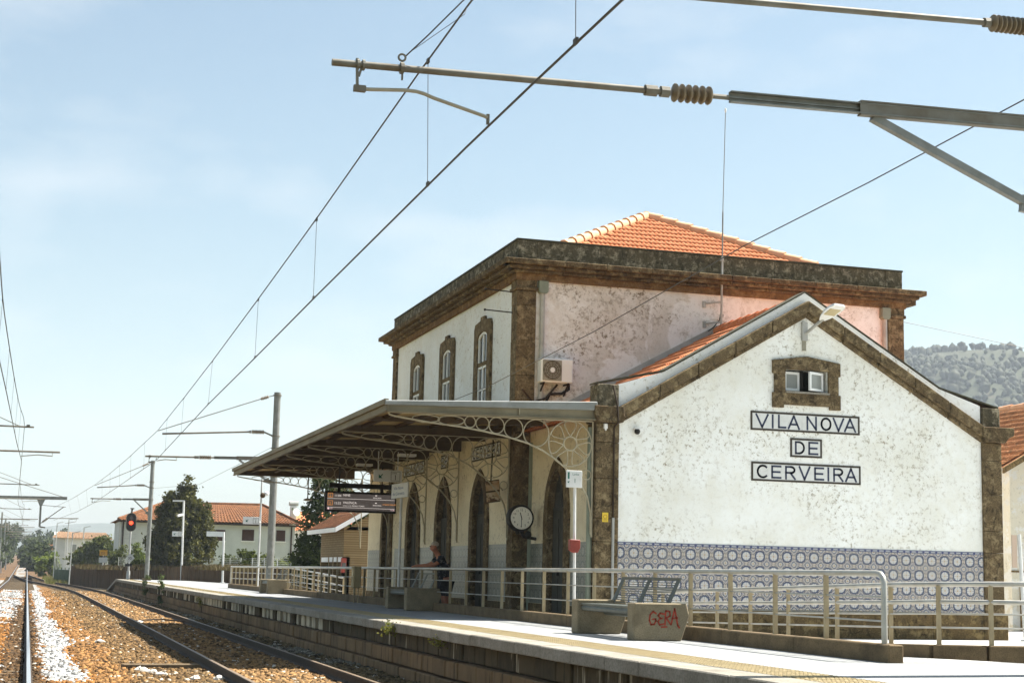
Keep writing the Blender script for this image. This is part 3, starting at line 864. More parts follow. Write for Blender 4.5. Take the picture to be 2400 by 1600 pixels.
# rosette centre sits at UV (0,0): the four turns of the tile
qm = [tile_mesh(0.14, 0.14, 0.006, k, mt=M['azulejo']) for k in range(4)]
bt = tile_mesh(0.14, 0.056, 0.006, 0, 'border_tile', M['azulejo_border'])
off = Vector((0, 0, -0.25))
x00 = 0.325 - 0.14 * 3 + 0.07      # the first tile column
ZT = 1.38
cnt, rest = 0, []
for row in range(8):
    zc = ZT - 0.07 - row * 0.14 + 0.0
    colx = -1
    for i in range(-1, 57):
        x0 = 0.325 + (i - 2) * 0.14
        x0c = max(x0, 0.003); x1c = min(x0 + 0.14, 7.627)
        if x1c - x0c < 0.02 or zc - 0.07 < 0.235: continue
        # which quarter of its rosette: the tile's corner (0,0) is the rosette's centre
        me = qm[{(1, 1): 0, (0, 1): 1, (0, 0): 2, (1, 0): 3}[(1 - i % 2, 1 - row % 2)]]
        if cnt < 300 and row < 6:
            ob = bpy.data.objects.new('azulejo_tile', me); COL.objects.link(ob); ob.parent = dado
            ob.location = Vector(((x0c + x1c) / 2, -0.006 + random.uniform(-0.0012, 0.0006), zc)) - off
            ob.scale = ((x1c - x0c) / 0.14, 1, 1)
            ob.rotation_euler = (random.uniform(-0.004, 0.004), 0, random.uniform(-0.004, 0.004))
            cnt += 1
        else:
            rest.append((me, (x0c + x1c) / 2, zc, (x1c - x0c) / 0.14))
vs, fs, uvs = [], [], []
for me, x, z, sx in rest:
    b = len(vs)
    vs += [(v.co.x * sx + x, v.co.y - 0.006, v.co.z + z + 0.25) for v in me.vertices]
    for p in me.polygons:
        fs.append([me.loops[li].vertex_index + b for li in p.loop_indices]); uvs += [tuple(me.uv_layers[0].data[li].uv) for li in p.loop_indices]
me = bpy.data.meshes.new('azulejo_tile'); me.from_pydata(vs, [], fs); me.update()
ul = me.uv_layers.new(name='UVMap')
for i, q in enumerate(uvs): ul.data[i].uv = q
me.materials.append(M['azulejo'])
ob = bpy.data.objects.new('azulejo_tile', me); COL.objects.link(ob); ob.parent = dado; ob['kind'] = 'stuff'
for i in range(55):
    x0 = 0.005 + i * 0.14
    x1 = min(x0 + 0.14, 7.626)
    if x1 - x0 < 0.03: continue
    ob = bpy.data.objects.new('border_tile', bt); COL.objects.link(ob); ob.parent = dado
    ob.location = Vector(((x0 + x1) / 2, -0.006, 1.409)) - off; ob.scale = ((x1 - x0) / 0.14, 1, 1)

# --- track-side walls with pointed doorways
def arch(c, w, zs, za, n=9):
    """pointed arch from left foot to right foot, as (y, z)"""
    H = za - zs; R = (H * H + w * w / 4) / w
    L = []
    for i in range(n + 1):
        u = -w / 2 + (w / 2) * i / n
        L.append((c + u, zs + math.sqrt(max(R * R - (u - (R - w / 2)) ** 2, 0))))
    return L + [(2 * c - y, z) for y, z in L[-2::-1]]
DOORS = [(2.24, -0.40, 0.92), (6.76, -0.70, 0.80), (9.97, -0.70, 0.80), (13.08, -0.70, 0.80), (17.55, -0.40, 0.80)]
def track_wall(y0, y1, x, doors, z1, name):
    ds = sorted(doors)
    edges = [y0] + [(ds[i][0] + ds[i + 1][0]) / 2 for i in range(len(ds) - 1)] + [y1]
    mb = MB()
    for i, d in enumerate(ds):
        a = arch(d[0], 1.05, 2.15, 2.93)
        pts = [(edges[i], -0.3), (d[0] - 0.525, -0.3)] + a + [(d[0] + 0.525, -0.3), (edges[i + 1], -0.3), (edges[i + 1], z1), (edges[i], z1)]
        mb.prism(pts, 'x', x, x + 0.25)
    return mb.build(name, M['plaster_cream'], ST)
track_wall(0.43, 4.14, -0.40, [DOORS[0]], 3.95, 'facade_wall')
track_wall(4.5, 15.6, -0.70, DOORS[1:4], 3.95, 'facade_wall')
track_wall(15.92, 20.2, -0.40, [DOORS[4]], 3.95, 'facade_wall')
for k, (c, x, w) in enumerate(DOORS):
    outer = [(c - 0.77, -0.25)] + arch(c, 1.54, 1.95, 3.11) + [(c + 0.77, -0.25)]
    inner = [(c - 0.49, -0.25)] + arch(c, 0.98, 2.10, 2.88) + [(c + 0.49, -0.25)]
    MB().strip(outer, inner, 'x', x - 0.045, x + 0.24).build('door_surround', M['granite'], ST)
    dp = x + 0.07
    d = MB().box(dp, dp + 0.05, c - 0.49, c + 0.49, 2.05, 2.12).build('door', M['door_wood'], ST)
    for s in (-1, 1):
        y0, y1 = (c - 0.485, c - 0.006) if s < 0 else (c + 0.006, c + 0.485)
        lf = MB().box(dp, dp + 0.045, y0, y1, -0.24, 2.045)
        for (za, zb) in ((0.0, 0.75), (0.9, 1.9)):
            lf.box(dp - 0.014, dp + 0.01, y0 + 0.09, y1 - 0.09, za, zb)
        lf.build('door_leaf', M['door_wood'], d)
    MB().prism([(c - 0.49, 2.125)] + arch(c, 0.98, 2.13, 2.88) + [(c + 0.49, 2.125)], 'x', dp + 0.02, dp + 0.03).build('fanlight', M['pane'], d)
    MB().box(dp, dp + 0.03, c - 0.02, c + 0.02, 2.12, 2.86).build('fanlight_bar', M['door_wood'], d)
    MB().cbox((dp - 0.03, c + 0.05, 0.86), 0.05, 0.03, 0.12).build('handle', M['iron_black'], d)
    MB().box(x - 0.10, x + 0.25, c - 0.85, c + 0.85, -0.31, -0.2).build('door_step', M['coping'], ST)
# dado on the track side (seen edge-on, pattern too small to pick out)
for (y0, y1, x) in ((0.45, 1.46, -0.40), (3.02, 4.10, -0.40), (4.62, 5.98, -0.70), (7.54, 9.19, -0.70), (10.75, 12.30, -0.70), (13.86, 15.2, -0.70), (15.95, 16.77, -0.40), (18.33, 20.1, -0.40)):
    MB().box(x - 0.008, x, y0, y1, 0.25, 1.43).build('tile_dado', M['azulejo_shade'], ST)
    MB().box(x - 0.03, x, y0, y1, -0.3, 0.245).build('plinth_stone', M['plinth'], ST)

# --- main block
YB0, YB1, XB0, XB1 = 4.15, 15.9, -0.70, 8.33
MB().box(-0.335, 7.99, YB0, YB0 + 0.4, 3.0, 6.93).build('end_wall', M['plaster_upper'], ST)
MB().box(XB0 + 0.3, XB1, YB1 - 0.4, YB1, -0.25, 6.93).build('end_wall', M['plaster_upper'], ST)
MB().box(XB1 - 0.3, XB1, YB0 + 0.4, YB1 - 0.4, -0.25, 6.93).build('rear_wall', M['plaster_upper'], ST)
WIN = [6.74, 9.95, 13.07]
def seg(c, w, z, rise_, n=6):
    return [(c - w / 2 + w * i / n, z + rise_ * math.sin(PI * i / n)) for i in range(n + 1)]
mb = MB()
edges = [4.52, 8.35, 11.5, 15.5]
for i, c in enumerate(WIN):
    mb.prism([(edges[i], 3.96), (c - 0.40, 3.96)] + seg(c, 0.80, 6.12, 0.10) + [(c + 0.40, 3.96), (edges[i + 1], 3.96), (edges[i + 1], 6.93), (edges[i], 6.93)], 'x', XB0, XB0 + 0.3)
mb.build('facade_wall', M['plaster_track'], ST)
for c in WIN:
    outer = [(c - 0.68, 4.0), (c - 0.68, 6.30), (c - 0.60, 6.41), (c - 0.17, 6.45), (c - 0.15, 6.53), (c + 0.15, 6.53), (c + 0.17, 6.45), (c + 0.60, 6.41), (c + 0.68, 6.30), (c + 0.68, 4.0)]
    inner = [(c - 0.39, 4.0), (c - 0.39, 6.08), (c - 0.32, 6.13), (c - 0.12, 6.175), (c - 0.07, 6.18), (c + 0.07, 6.18), (c + 0.12, 6.175), (c + 0.32, 6.13), (c + 0.39, 6.08), (c + 0.39, 4.0)]
    MB().strip(outer, inner, 'x', XB0 - 0.06, XB0 + 0.22).build('window_surround', M['granite'], ST)
    xw = XB0 - 0.03
    fr = MB()
    fr.strip(inner, [(c + (y - c) * 0.86, z - 0.05) for y, z in inner], 'x', xw, xw + 0.05)
    fr.box(xw, xw + 0.05, c - 0.02, c + 0.02, 4.0, 6.12)
    fr.box(xw, xw + 0.055, c - 0.38, c + 0.38, 5.36, 5.41)
    fr.box(xw, xw + 0.05, c - 0.30, c + 0.30, 4.86, 4.885)
    win = fr.build('window', M['white_frame'], ST)
    MB().box(xw + 0.03, xw + 0.04, c - 0.38, c + 0.38, 4.0, 6.16).build('pane', M['pane'], win)
    MB().box(xw - 0.01, xw + 0.06, c - 0.38, c + 0.38, 5.41, 5.50).build('window_transom', M['granite'], win)
    MB().box(xw + 0.12, xw + 0.14, c - 0.36, c + 0.36, 3.97, 6.2).build('window_backing', M['dark_room'], win)
# corner pilasters of the block
for (xa, xb, ya, yb) in ((-0.755, -0.335, 4.095, 4.50), (7.99, 8.385, 4.095, 4.5), (-0.755, -0.335, 15.5, 15.95)):
    z = -0.25
    while z < 6.70:
        z2 = min(z + random.uniform(0.5, 0.75), 6.705)
        MB().box(xa + random.uniform(-0.003, 0.003), xb, ya + random.uniform(-0.003, 0.003), yb, z, z2 - 0.005).build('pilaster_stone', M['granite'], ST, bevel=0.006)
        z = z2
    MB().box(xa - 0.04, xb + 0.04, ya - 0.04, yb + 0.04, 6.71, 6.78).build('pilaster_cap', M['granite'], ST, bevel=0.01)
    MB().box(xa - 0.01, xb + 0.01, ya - 0.01, yb + 0.01, 6.782, 6.93).build('pilaster_cap', M['granite'], ST)
# frieze and cornice in stones
MB().box(XB0 - 0.09, XB1 + 0.09, YB0 - 0.09, YB1 + 0.09, 6.93, 7.06).build('frieze', M['granite_bounce'], ST)
prof = [(0.14, 7.062, 7.125), (0.26, 7.127, 7.20), (0.38, 7.202, 7.315)]
def cornice_run(horiz, a0, a1, fixed, outward):
    a = a0
    while a < a1 - 0.01:
        L = min(random.uniform(0.85, 1.15), a1 - a)
        if a1 - (a + L) < 0.4: L = a1 - a
        mb = MB(); j = random.uniform(-0.006, 0.006)
        for (o, z0, z1) in prof:
            o += j
            lo = a if a > a0 else a0 - o
            hi = a + L if a + L < a1 - 0.01 else a1 + o
            if horiz == 'x': mb.box(lo + 0.006, hi - 0.006, fixed - o if outward < 0 else fixed - 0.05, fixed + 0.05 if outward < 0 else fixed + o, z0, z1)
            else: mb.box(fixed - o if outward < 0 else fixed - 0.05, fixed + 0.05 if outward < 0 else fixed + o, lo + 0.006, hi - 0.006, z0, z1)
        mb.build('cornice_stone', M['granite_cornice'], ST, bevel=0.012)
        a += L
cornice_run('x', -0.75, 8.385, 4.15 - 0.05, -1)
cornice_run('y', 4.16, 15.9, -0.75, -1)
MB().box(8.33, 8.765, 4.2, 16.2, 7.062, 7.315).build('cornice_stone', M['granite_cornice'], ST)
MB().box(-0.7, 8.33, 15.95, 16.28, 7.062, 7.315).build('cornice_stone', M['granite_cornice'], ST)
MB().box(-0.70, 8.34, 4.16, 15.86, 7.06, 7.30).build('cornice_bed', M['granite_cornice'], ST)
# parapet panels and their thin dark cap
for (xa, xb, pj) in ((-0.75, -0.33, 0.012), (-0.325, 2.4, 0), (2.405, 5.2, 0.002), (5.205, 7.95, 0), (7.955, 8.38, 0.012)):
    MB().box(xa, xb, 4.15 - pj, 4.45, 7.316, 7.785).build('parapet_stone', M['granite_parapet'], ST, bevel=0.006)
for (ya, yb, pj) in ((4.455, 7.2, 0), (7.205, 10.0, 0.002), (10.005, 12.8, 0), (12.805, 15.45, 0.002), (15.455, 15.9, 0.012)):
    MB().box(-0.75 - pj, -0.45, ya, yb, 7.316, 7.785).build('parapet_stone', M['granite_parapet'], ST, bevel=0.006)
MB().box(8.08, 8.38, 4.455, 15.9, 7.316, 7.785).build('parapet_stone', M['granite_parapet'], ST)
MB().box(-0.44, 8.07, 15.6, 15.9, 7.316, 7.785).build('parapet_stone', M['granite_parapet'], ST)
for b in ((-0.77, 8.40, 4.13, 4.46), (-0.77, -0.44, 4.465, 15.92), (8.07, 8.40, 4.465, 15.92)):
    MB().box(*b, 7.787, 7.825).build('parapet_cap', M['dark_cap'], ST)

# --- roofs with single tiles
def tile_shape():
    mb = MB(); n = 8; w, L = 0.225, 0.40
    xs_ = [(-0.5 + i / n) * w for i in range(n + 1)]
    zz = [0.030 * abs(math.sin(PI * (i / n) * 2)) ** 0.8 for i in range(n + 1)]
    top = [(x, 0.0, z + 0.030) for x, z in zip(xs_, zz)] + [(x, L, z + 0.004) for x, z in zip(xs_, zz)] + [(x, 0.0, z + 0.008) for x, z in zip(xs_, zz)]
    k = n + 1
    fs = [(i, i + 1, k + i + 1, k + i) for i in range(n)] + [(2 * k + i, 2 * k + i + 1, i + 1, i) for i in range(n)]
    return mb.add(top, fs)
TS = tile_shape()
def tile_mesh_data():
    me = bpy.data.meshes.new('roof_tile'); me.from_pydata(TS.v, [], TS.f); me.update(); me.materials.append(M['terracotta'])
    me.polygons.foreach_set('use_smooth', [True] * len(me.polygons))
    return me
TM = tile_mesh_data()
def lay(parent, origin, across, upv, rows, cols_of, pitch=0.335, wide=0.222, single=lambda r, c: True):
    ac, uv_ = Vector(across).normalized(), Vector(upv).normalized(); nm = ac.cross(uv_)
    rot = Matrix((ac, uv_, nm)).transposed()
    base = world_loc(parent)
    rest = MB()
    for r in range(rows):
        for c in cols_of(r):
            p = Vector(origin) + ac * (c * wide) + uv_ * (r * pitch) + nm * random.uniform(0, 0.006)
            if single(r, c):
                ob = bpy.data.objects.new('roof_tile', TM); COL.objects.link(ob); ob.parent = parent
                ob.location = p - base; ob.rotation_euler = (rot @ Matrix.Rotation(random.uniform(-0.012, 0.012), 3, 'Z')).to_euler()
            else:
                rest.add([p + rot @ Vector(v) for v in TS.v], TS.f)
    if rest.v: rest.build('roof_tile', M['terracotta'], parent, smooth=True, kind='stuff')
APX = (3.816, 8.36, 9.55)
EV = 7.42
hip = MB()
y2 = 15.9 - (8.36 - 4.35)
vs = [(-0.42, 4.40, EV), (8.05, 4.40, EV), (8.05, 15.65, EV), (-0.42, 15.65, EV), (APX[0], APX[1], APX[2] - 0.03), (APX[0], y2 - 0.2, APX[2] - 0.03)]
hip.add(vs, [(0, 1, 4), (1, 2, 5, 4), (2, 3, 5), (3, 0, 4, 5)])
roof = hip.build('roof', M['terracotta'], ST)
run, rz_ = APX[1] - 4.40, APX[2] - EV
SL = math.hypot(run, rz_)
def cols_front(r):
    hw = 4.235 * (1 - (r * 0.335 + 0.25) / SL) - 0.02
    n = int(hw / 0.222)
    return range(-n, n + 1)
lay(roof, (APX[0], 4.40, EV), (1, 0, 0), (0, run, rz_), int(SL / 0.335), cols_front, single=lambda r, c: r >= 2)
for sgn, ex in ((-1, -0.42), (1, 8.05)):
    a = Vector((ex, 4.40, EV)); b = Vector(APX)
    n = 15; d = (b - a) / n; un = d.normalized()
    for i in range(n):
        p0 = a + d * i; p1 = a + d * (i + 1.12)
        mb = MB().tube([p0 + Vector((0, 0, 0.045)), p1 + Vector((0, 0, 0.030))], [0.135, 0.105], 10)
        mb.build('ridge_tile', M['terracotta_pale'], roof, smooth=True)
for i in range(8):
    MB().tube([(APX[0], APX[1] + i * 0.4, APX[2] + 0.045), (APX[0], APX[1] + i * 0.4 + 0.45, APX[2] + 0.03)], [0.12, 0.10], 10).build('ridge_tile', M['terracotta_pale'], roof, smooth=True)
# wing roof behind the gable
RZ, EZ = 6.09, 3.69
wr = MB()
wr.add([(-0.55, 0.35, EZ), (-0.55, 4.14, EZ), (3.81, 4.14, RZ), (3.81, 0.35, RZ), (8.17, 0.35, EZ), (8.17, 4.14, EZ)], [(0, 3, 2, 1), (3, 4, 5, 2)])
wroof = wr.build('roof', M['terracotta'], ST)
up_ = Vector((3.81 + 0.55, 0, RZ - EZ)); sl2 = up_.length
lay(wroof, (-0.55, 4.02, EZ + 0.005), (0, -1, 0), up_, int(sl2 / 0.335), lambda r: range(0, 16), single=lambda r, c: c < 9 and r > 1)
for i in range(9):
    MB().tube([(3.81, 0.4 + i * 0.41, RZ + 0.05), (3.81, 0.4 + i * 0.41 + 0.45, RZ + 0.035)], [0.12, 0.10], 10).build('ridge_tile', M['terracotta'], wroof, smooth=True)
wr = MB(); wr.add([(-0.55, 15.95, EZ), (-0.55, 20.2, EZ), (3.81, 20.2, RZ), (3.81, 15.95, RZ), (8.17, 15.95, EZ), (8.17, 20.2, EZ)], [(0, 3, 2, 1), (3, 4, 5, 2)])
wr.build('roof', M['terracotta'], ST)
MB().prism([(-0.2, -0.25), (7.8, -0.25), (7.8, 3.7), (3.81, 5.95), (-0.2, 3.6)], 'y', 19.9, 20.2).build('end_wall', M['plaster_upper'], ST)
MB().box(7.66, 8.0, 0.42, 4.1, -0.25, 3.75).build('rear_wall', M['plaster_upper'], ST)
# lead flashing where the wing roof meets the block
fl = [(0.3, 4.18), (3.81, 6.12)]
MB().prism([(-0.3, EZ + 0.16), (3.81, RZ + 0.05), (3.81, RZ + 0.17), (-0.3, EZ + 0.34)], 'y', 4.12, 4.146).build('flashing', M['pipe_grey'], ST)
# rainwater pipes with hopper heads
def pipe(name, path, r, mk, n=8):
    return MB().tube(path, r, n).build(name, M[mk], ST, smooth=True)
for (x, zb) in ((-0.20, 3.9), (7.89, 4.6)):
    MB().prism([(x - 0.10, 6.915), (x + 0.10, 6.915), (x + 0.10, 6.70), (x + 0.06, 6.655), (x - 0.06, 6.655), (x - 0.10, 6.70)], 'y', 3.99, 4.145).build('hopper_head', M['pipe_green'], ST)
    pipe('downpipe', [(x, 4.08, 6.66), (x, 4.08, zb)], 0.055, 'pipe_grey')
pipe('downpipe', [(-0.40, 3.98, 3.5), (-0.40, 3.98, -0.2)], 0.06, 'pipe_green')
pipe('downpipe', [(-0.50, 0.12, 3.5), (-0.50, 0.12, -0.22)], 0.055, 'pipe_green')
pipe('downpipe', [(-0.46, 0.30, 3.2), (-0.46, 0.30, -0.22)], 0.028, 'pipe_green')
pipe('conduit', [(-0.14, -0.075, 4.28), (-0.10, -0.215, 3.9), (-0.08, -0.215, 3.6), (-0.11, -0.08, 3.5), (-0.11, -0.08, 1.86)], 0.018, 'rail_side', 6)
pipe('conduit', [(-0.11, -0.085, 1.86), (-0.11, -0.085, -0.2)], 0.026, 'pipe_grey', 8)
pipe('cable_loop', [(-0.75, 3.6, 4.55), (-0.4, 4.0, 4.35), (-0.1, 4.05, 4.45), (0.15, 4.05, 4.75)], 0.022, 'rail_side', 6)
# iron rods that once carried wires
for z in (6.71, 6.27):
    MB().tube([(-0.76, 4.42, z), (-1.35, 4.42, z + 0.02)], 0.014, 6).build('bracket_rod', M['iron_black'], ST)
    MB().sphere((-1.36, 4.42, z + 0.02), 0.028, 8, 6).build('rod_knob', M['iron_black'], ST)
# ------------------------------------------------------------------ name signs on the walls
GLYPH = {
    'V': (0.84, [[(0, 1), (0.42, 0), (0.84, 1)]]), 'I': (0.10, [[(0.05, 0), (0.05, 1)]]), 'L': (0.55, [[(0.05, 1), (0.05, 0.05), (0.55, 0.05)]]),
    'A': (0.84, [[(0, 0), (0.42, 1), (0.84, 0)], [(0.16, 0.33), (0.68, 0.33)]]), 'N': (0.76, [[(0.05, 0), (0.05, 1), (0.71, 0), (0.71, 1)]]),
    'O': (0.92, 'O'), 'D': (0.72, 'D'), 'E': (0.66, [[(0.66, 0.95), (0.05, 0.95), (0.05, 0.05), (0.66, 0.05)], [(0.05, 0.5), (0.60, 0.5)]]),
    'C': (0.86, 'C'), 'R': (0.76, 'R')}
def glyph_strokes(ch):
    w, st = GLYPH[ch]
    if isinstance(st, list): return w, st
    arc = lambda cx, cy_, rx, ry, a0, a1, n=18: [(cx + rx * math.cos(math.radians(a0 + (a1 - a0) * i / n)), cy_ + ry * math.sin(math.radians(a0 + (a1 - a0) * i / n))) for i in range(n + 1)]
    if st == 'O': return w, [arc(0.46, 0.5, 0.42, 0.46, 0, 360, 24)]
    if st == 'C': return w, [arc(0.48, 0.5, 0.42, 0.46, 48, 312, 20)]
    if st == 'D': return w, [[(0.05, 0.05)] + arc(0.28, 0.5, 0.40, 0.45, -90, 90, 12) + [(0.05, 0.95), (0.05, 0.05)]]
    return w, [[(0.05, 0), (0.05, 0.95)] + arc(0.42, 0.715, 0.27, 0.235, 90, -90, 10) + [(0.05, 0.48)], [(0.38, 0.48), (0.72, 0)]]
def stroke_text(mb, letters, O, right, upv, norm, h, th):
    """letters: [(char, x0, width)] in metres along right"""
    O, r, u, n = Vector(O), Vector(right), Vector(upv), Vector(norm)
    for ch, x0, wd in letters:
        w, sts = glyph_strokes(ch)
        for st in sts:
            for (a, b) in zip(st[:-1], st[1:]):
                A = O + r * (x0 + a[0] / w * wd) + u * (a[1] * h); B = O + r * (x0 + b[0] / w * wd) + u * (b[1] * h)
                d = (B - A)
                if d.length < 1e-5: continue
                dn = d.normalized() * th * 0.42
                mb.bar(A - dn, B + dn, th, 0.004, n)
def name_sign(O, right, norm, W, H, letters, label, tx=0.0, cell=0.15, group=None):
    O, r, n = Vector(O), Vector(right), Vector(norm); u = Vector((0, 0, 1))
    t = thing('name_sign', O, label, 'sign', group)
    e = 0.036
    nx, nz = max(1, round((W - 2 * e) / cell)), max(1, round((H - 2 * e) / cell))
    cw, chh = (W - 2 * e) / nx, (H - 2 * e) / nz
    for i in range(nx):
        for j in range(nz):
            c = O + r * (e + cw * (i + 0.5)) + u * (e + chh * (j + 0.5)) + n * (0.005 + random.uniform(-0.0007, 0.0005))
            MB().obox(c, r * (cw / 2 - 0.0012), u * (chh / 2 - 0.0012), n * 0.005).build('tile', M['sign_white'], t)
    mb = MB()
    for (a, b) in (((0, 0), (W, e)), ((0, H - e), (W, H)), ((0, e), (e, H - e)), ((W - e, e), (W, H - e))):
        c = O + r * ((a[0] + b[0]) / 2) + u * ((a[1] + b[1]) / 2) + n * 0.007
        mb.obox(c, r * ((b[0] - a[0]) / 2), u * ((b[1] - a[1]) / 2), n * 0.007)
    mb.build('border', M['sign_edge'], t)
    mb = MB(); stroke_text(mb, letters, O + n * 0.012 + u * (H * 0.17), r, u, n, H * 0.66, H * 0.10)
    mb.build('lettering', M['sign_ink'], t)
    return t
k = 0.00230
VN = [(c, (a - 230) * k, (b - a) * k) for c, a, b in (('V', 280, 385), ('I', 420, 436), ('L', 478, 545), ('A', 572, 668), ('N', 738, 830), ('O', 870, 962), ('V', 985, 1078), ('A', 1090, 1188))]
CE = [(c, (a - 235) * k, (b - a) * k) for c, a, b in (('C', 285, 380), ('E', 415, 498), ('R', 540, 632), ('V', 668, 762), ('E', 805, 887), ('I', 925, 941), ('R', 980, 1070), ('A', 1095, 1190))]
DE = [(c, (a - 597) * k, (b - a) * k) for c, a, b in (('D', 640, 725), ('E', 762, 845))]
g = 'tile name signs on the gable'
name_sign((2.655, -0.001, 3.60), (1, 0, 0), (0, -1, 0), 2.297, 0.36, VN, 'white tile name sign reading VILA NOVA on the gable under the little window', group=g)
name_sign((3.48, -0.001, 3.123), (1, 0, 0), (0, -1, 0), 0.664, 0.36, DE, 'small white tile sign reading DE on the gable between two longer signs', group=g)
name_sign((2.67, -0.001, 2.645), (1, 0, 0), (0, -1, 0), 2.295, 0.36, CE, 'white tile name sign reading CERVEIRA on the gable, lowest of three', group=g)
g = 'tile name signs under the canopy'
q = lambda L, s: [(c, a * s, w * s) for c, a, w in L]
name_sign((-0.701, 7.54, 3.30), (0, -1, 0), (-1, 0, 0), 2.31, 0.33, CE, 'shaded white tile sign reading CERVEIRA on the wall under the platform canopy', group=g)
name_sign((-0.701, 10.33, 3.30), (0, -1, 0), (-1, 0, 0), 0.68, 0.33, DE, 'small shaded tile sign reading DE above a doorway under the canopy', group=g)
name_sign((-0.701, 14.35, 3.30), (0, -1, 0), (-1, 0, 0), 2.31, 0.33, VN, 'shaded white tile sign reading VILA NOVA on the wall behind canopy ironwork', group=g)

# ------------------------------------------------------------------ platform canopy
M['canopy_under'] = noisy('canopy_under', (0.44, 0.33, 0.15), (0.34, 0.245, 0.105), 1.6, 0.9, 0.2, 0.1)
M['canopy_beam'] = noisy('canopy_beam', (0.23, 0.20, 0.125), (0.165, 0.14, 0.085), 2.0, 0.7, 0.3, 0.1)
M['canopy_rafter'] = noisy('canopy_rafter', (0.085, 0.058, 0.030), (0.055, 0.038, 0.02), 3.0, 0.9, 0.2, 0.1)
M['canopy_iron'] = noisy('canopy_iron', (0.40, 0.36, 0.25), (0.30, 0.265, 0.18), 5.0, 0.6, 0.3, 0.0)
CA = thing('platform_canopy', (-2.4, 10.6, 3.7), 'long flat canopy over the platform with pale edge beam and ringed iron brackets', 'canopy')
CY0, CY1, CXF, CXW = -0.15, 21.35, -4.38, -0.45
def cz(x):
    return 3.71 + (x - CXF) / (CXW - CXF) * 0.16
# corrugated sheets, one per bay
yb = [CY0 + 0.14, 4.3, 8.4, 12.4, 16.6, CY1]
for a, b in zip(yb[:-1], yb[1:]):
    mb = MB(); n = int((b - a) / 0.09); vs = []
    for i in range(n + 1):
        y = a + (b - a) * i / n; dz = 0.022 if i % 2 else 0.0
        vs += [(CXF + 0.03, y, cz(CXF) + dz), (CXW, y, cz(CXW) + dz), (CXF + 0.03, y, cz(CXF) + dz + 0.03), (CXW, y, cz(CXW) + dz + 0.03)]
    fs = []
    for i in range(n):
        p = i * 4
        fs += [(p, p + 4, p + 5, p + 1), (p + 2, p + 3, p + 7, p + 6)]
    mb.add(vs, fs); mb.build('roof_sheet', M['canopy_under'], CA)
for x in (-3.9, -3.2, -2.5, -1.8, -1.1):
    MB().box(x - 0.03, x + 0.03, CY0 + 0.15, CY1 - 0.05, cz(x) - 0.07, cz(x) - 0.003).build('purlin', M['canopy_rafter'], CA)
mb = MB().box(CXF, CXF + 0.03, CY0, CY1, 3.60, 3.80); mb.box(CXF - 0.05, CXF, CY0, CY1, 3.70, 3.80); mb.box(CXF - 0.02, CXF + 0.05, CY0 , CY1, 3.58, 3.602)
mb.build('front_fascia', M['canopy_beam'], CA, bevel=0.006)
# end: rounded metal flashing over an I-shaped edge beam
MB().prism([(CXF - 0.04, 3.77), (CXF - 0.04, 3.69), (CXW - 0.02, 3.79), (CXW - 0.02, 3.95)], 'y', CY0 - 0.02, CY0 + 0.10).build('edge_flashing', M['zinc'], CA, bevel=0.015)
mb = MB().prism([(CXF, 3.688), (CXF, 3.575), (CXW - 0.05, 3.61), (CXW - 0.05, 3.788)], 'y', CY0 + 0.03, CY0 + 0.06)
mb.prism([(CXF, 3.59), (CXF, 3.575), (CXW - 0.05, 3.61), (CXW - 0.05, 3.625)], 'y', CY0 - 0.03, CY0 + 0.12)
mb.build('edge_beam', M['canopy_beam'], CA)
MB().box(-1.96, -1.945, CY0 - 0.012, CY0 + 0.03, 3.64, 3.75).build('beam_stiffener', M['canopy_iron'], CA)
BRK = [0.02, 4.32, 8.35, 11.45, 15.6, 20.9]
for y in BRK[1:]:
    MB().prism([(CXF + 0.03, 3.70), (CXF + 0.03, 3.59), (CXW - 0.3, 3.60), (CXW - 0.3, cz(CXW) - 0.01)], 'y', y - 0.05, y + 0.05).build('rafter', M['canopy_rafter'], CA)
for y in (2.2, 6.3, 10.0, 13.6, 18.2):
    MB().prism([(CXF + 0.03, 3.69), (CXF + 0.03, 3.62), (CXW - 0.3, 3.68), (CXW - 0.3, cz(CXW) - 0.02)], 'y', y - 0.03, y + 0.03).build('rafter', M['canopy_rafter'], CA)
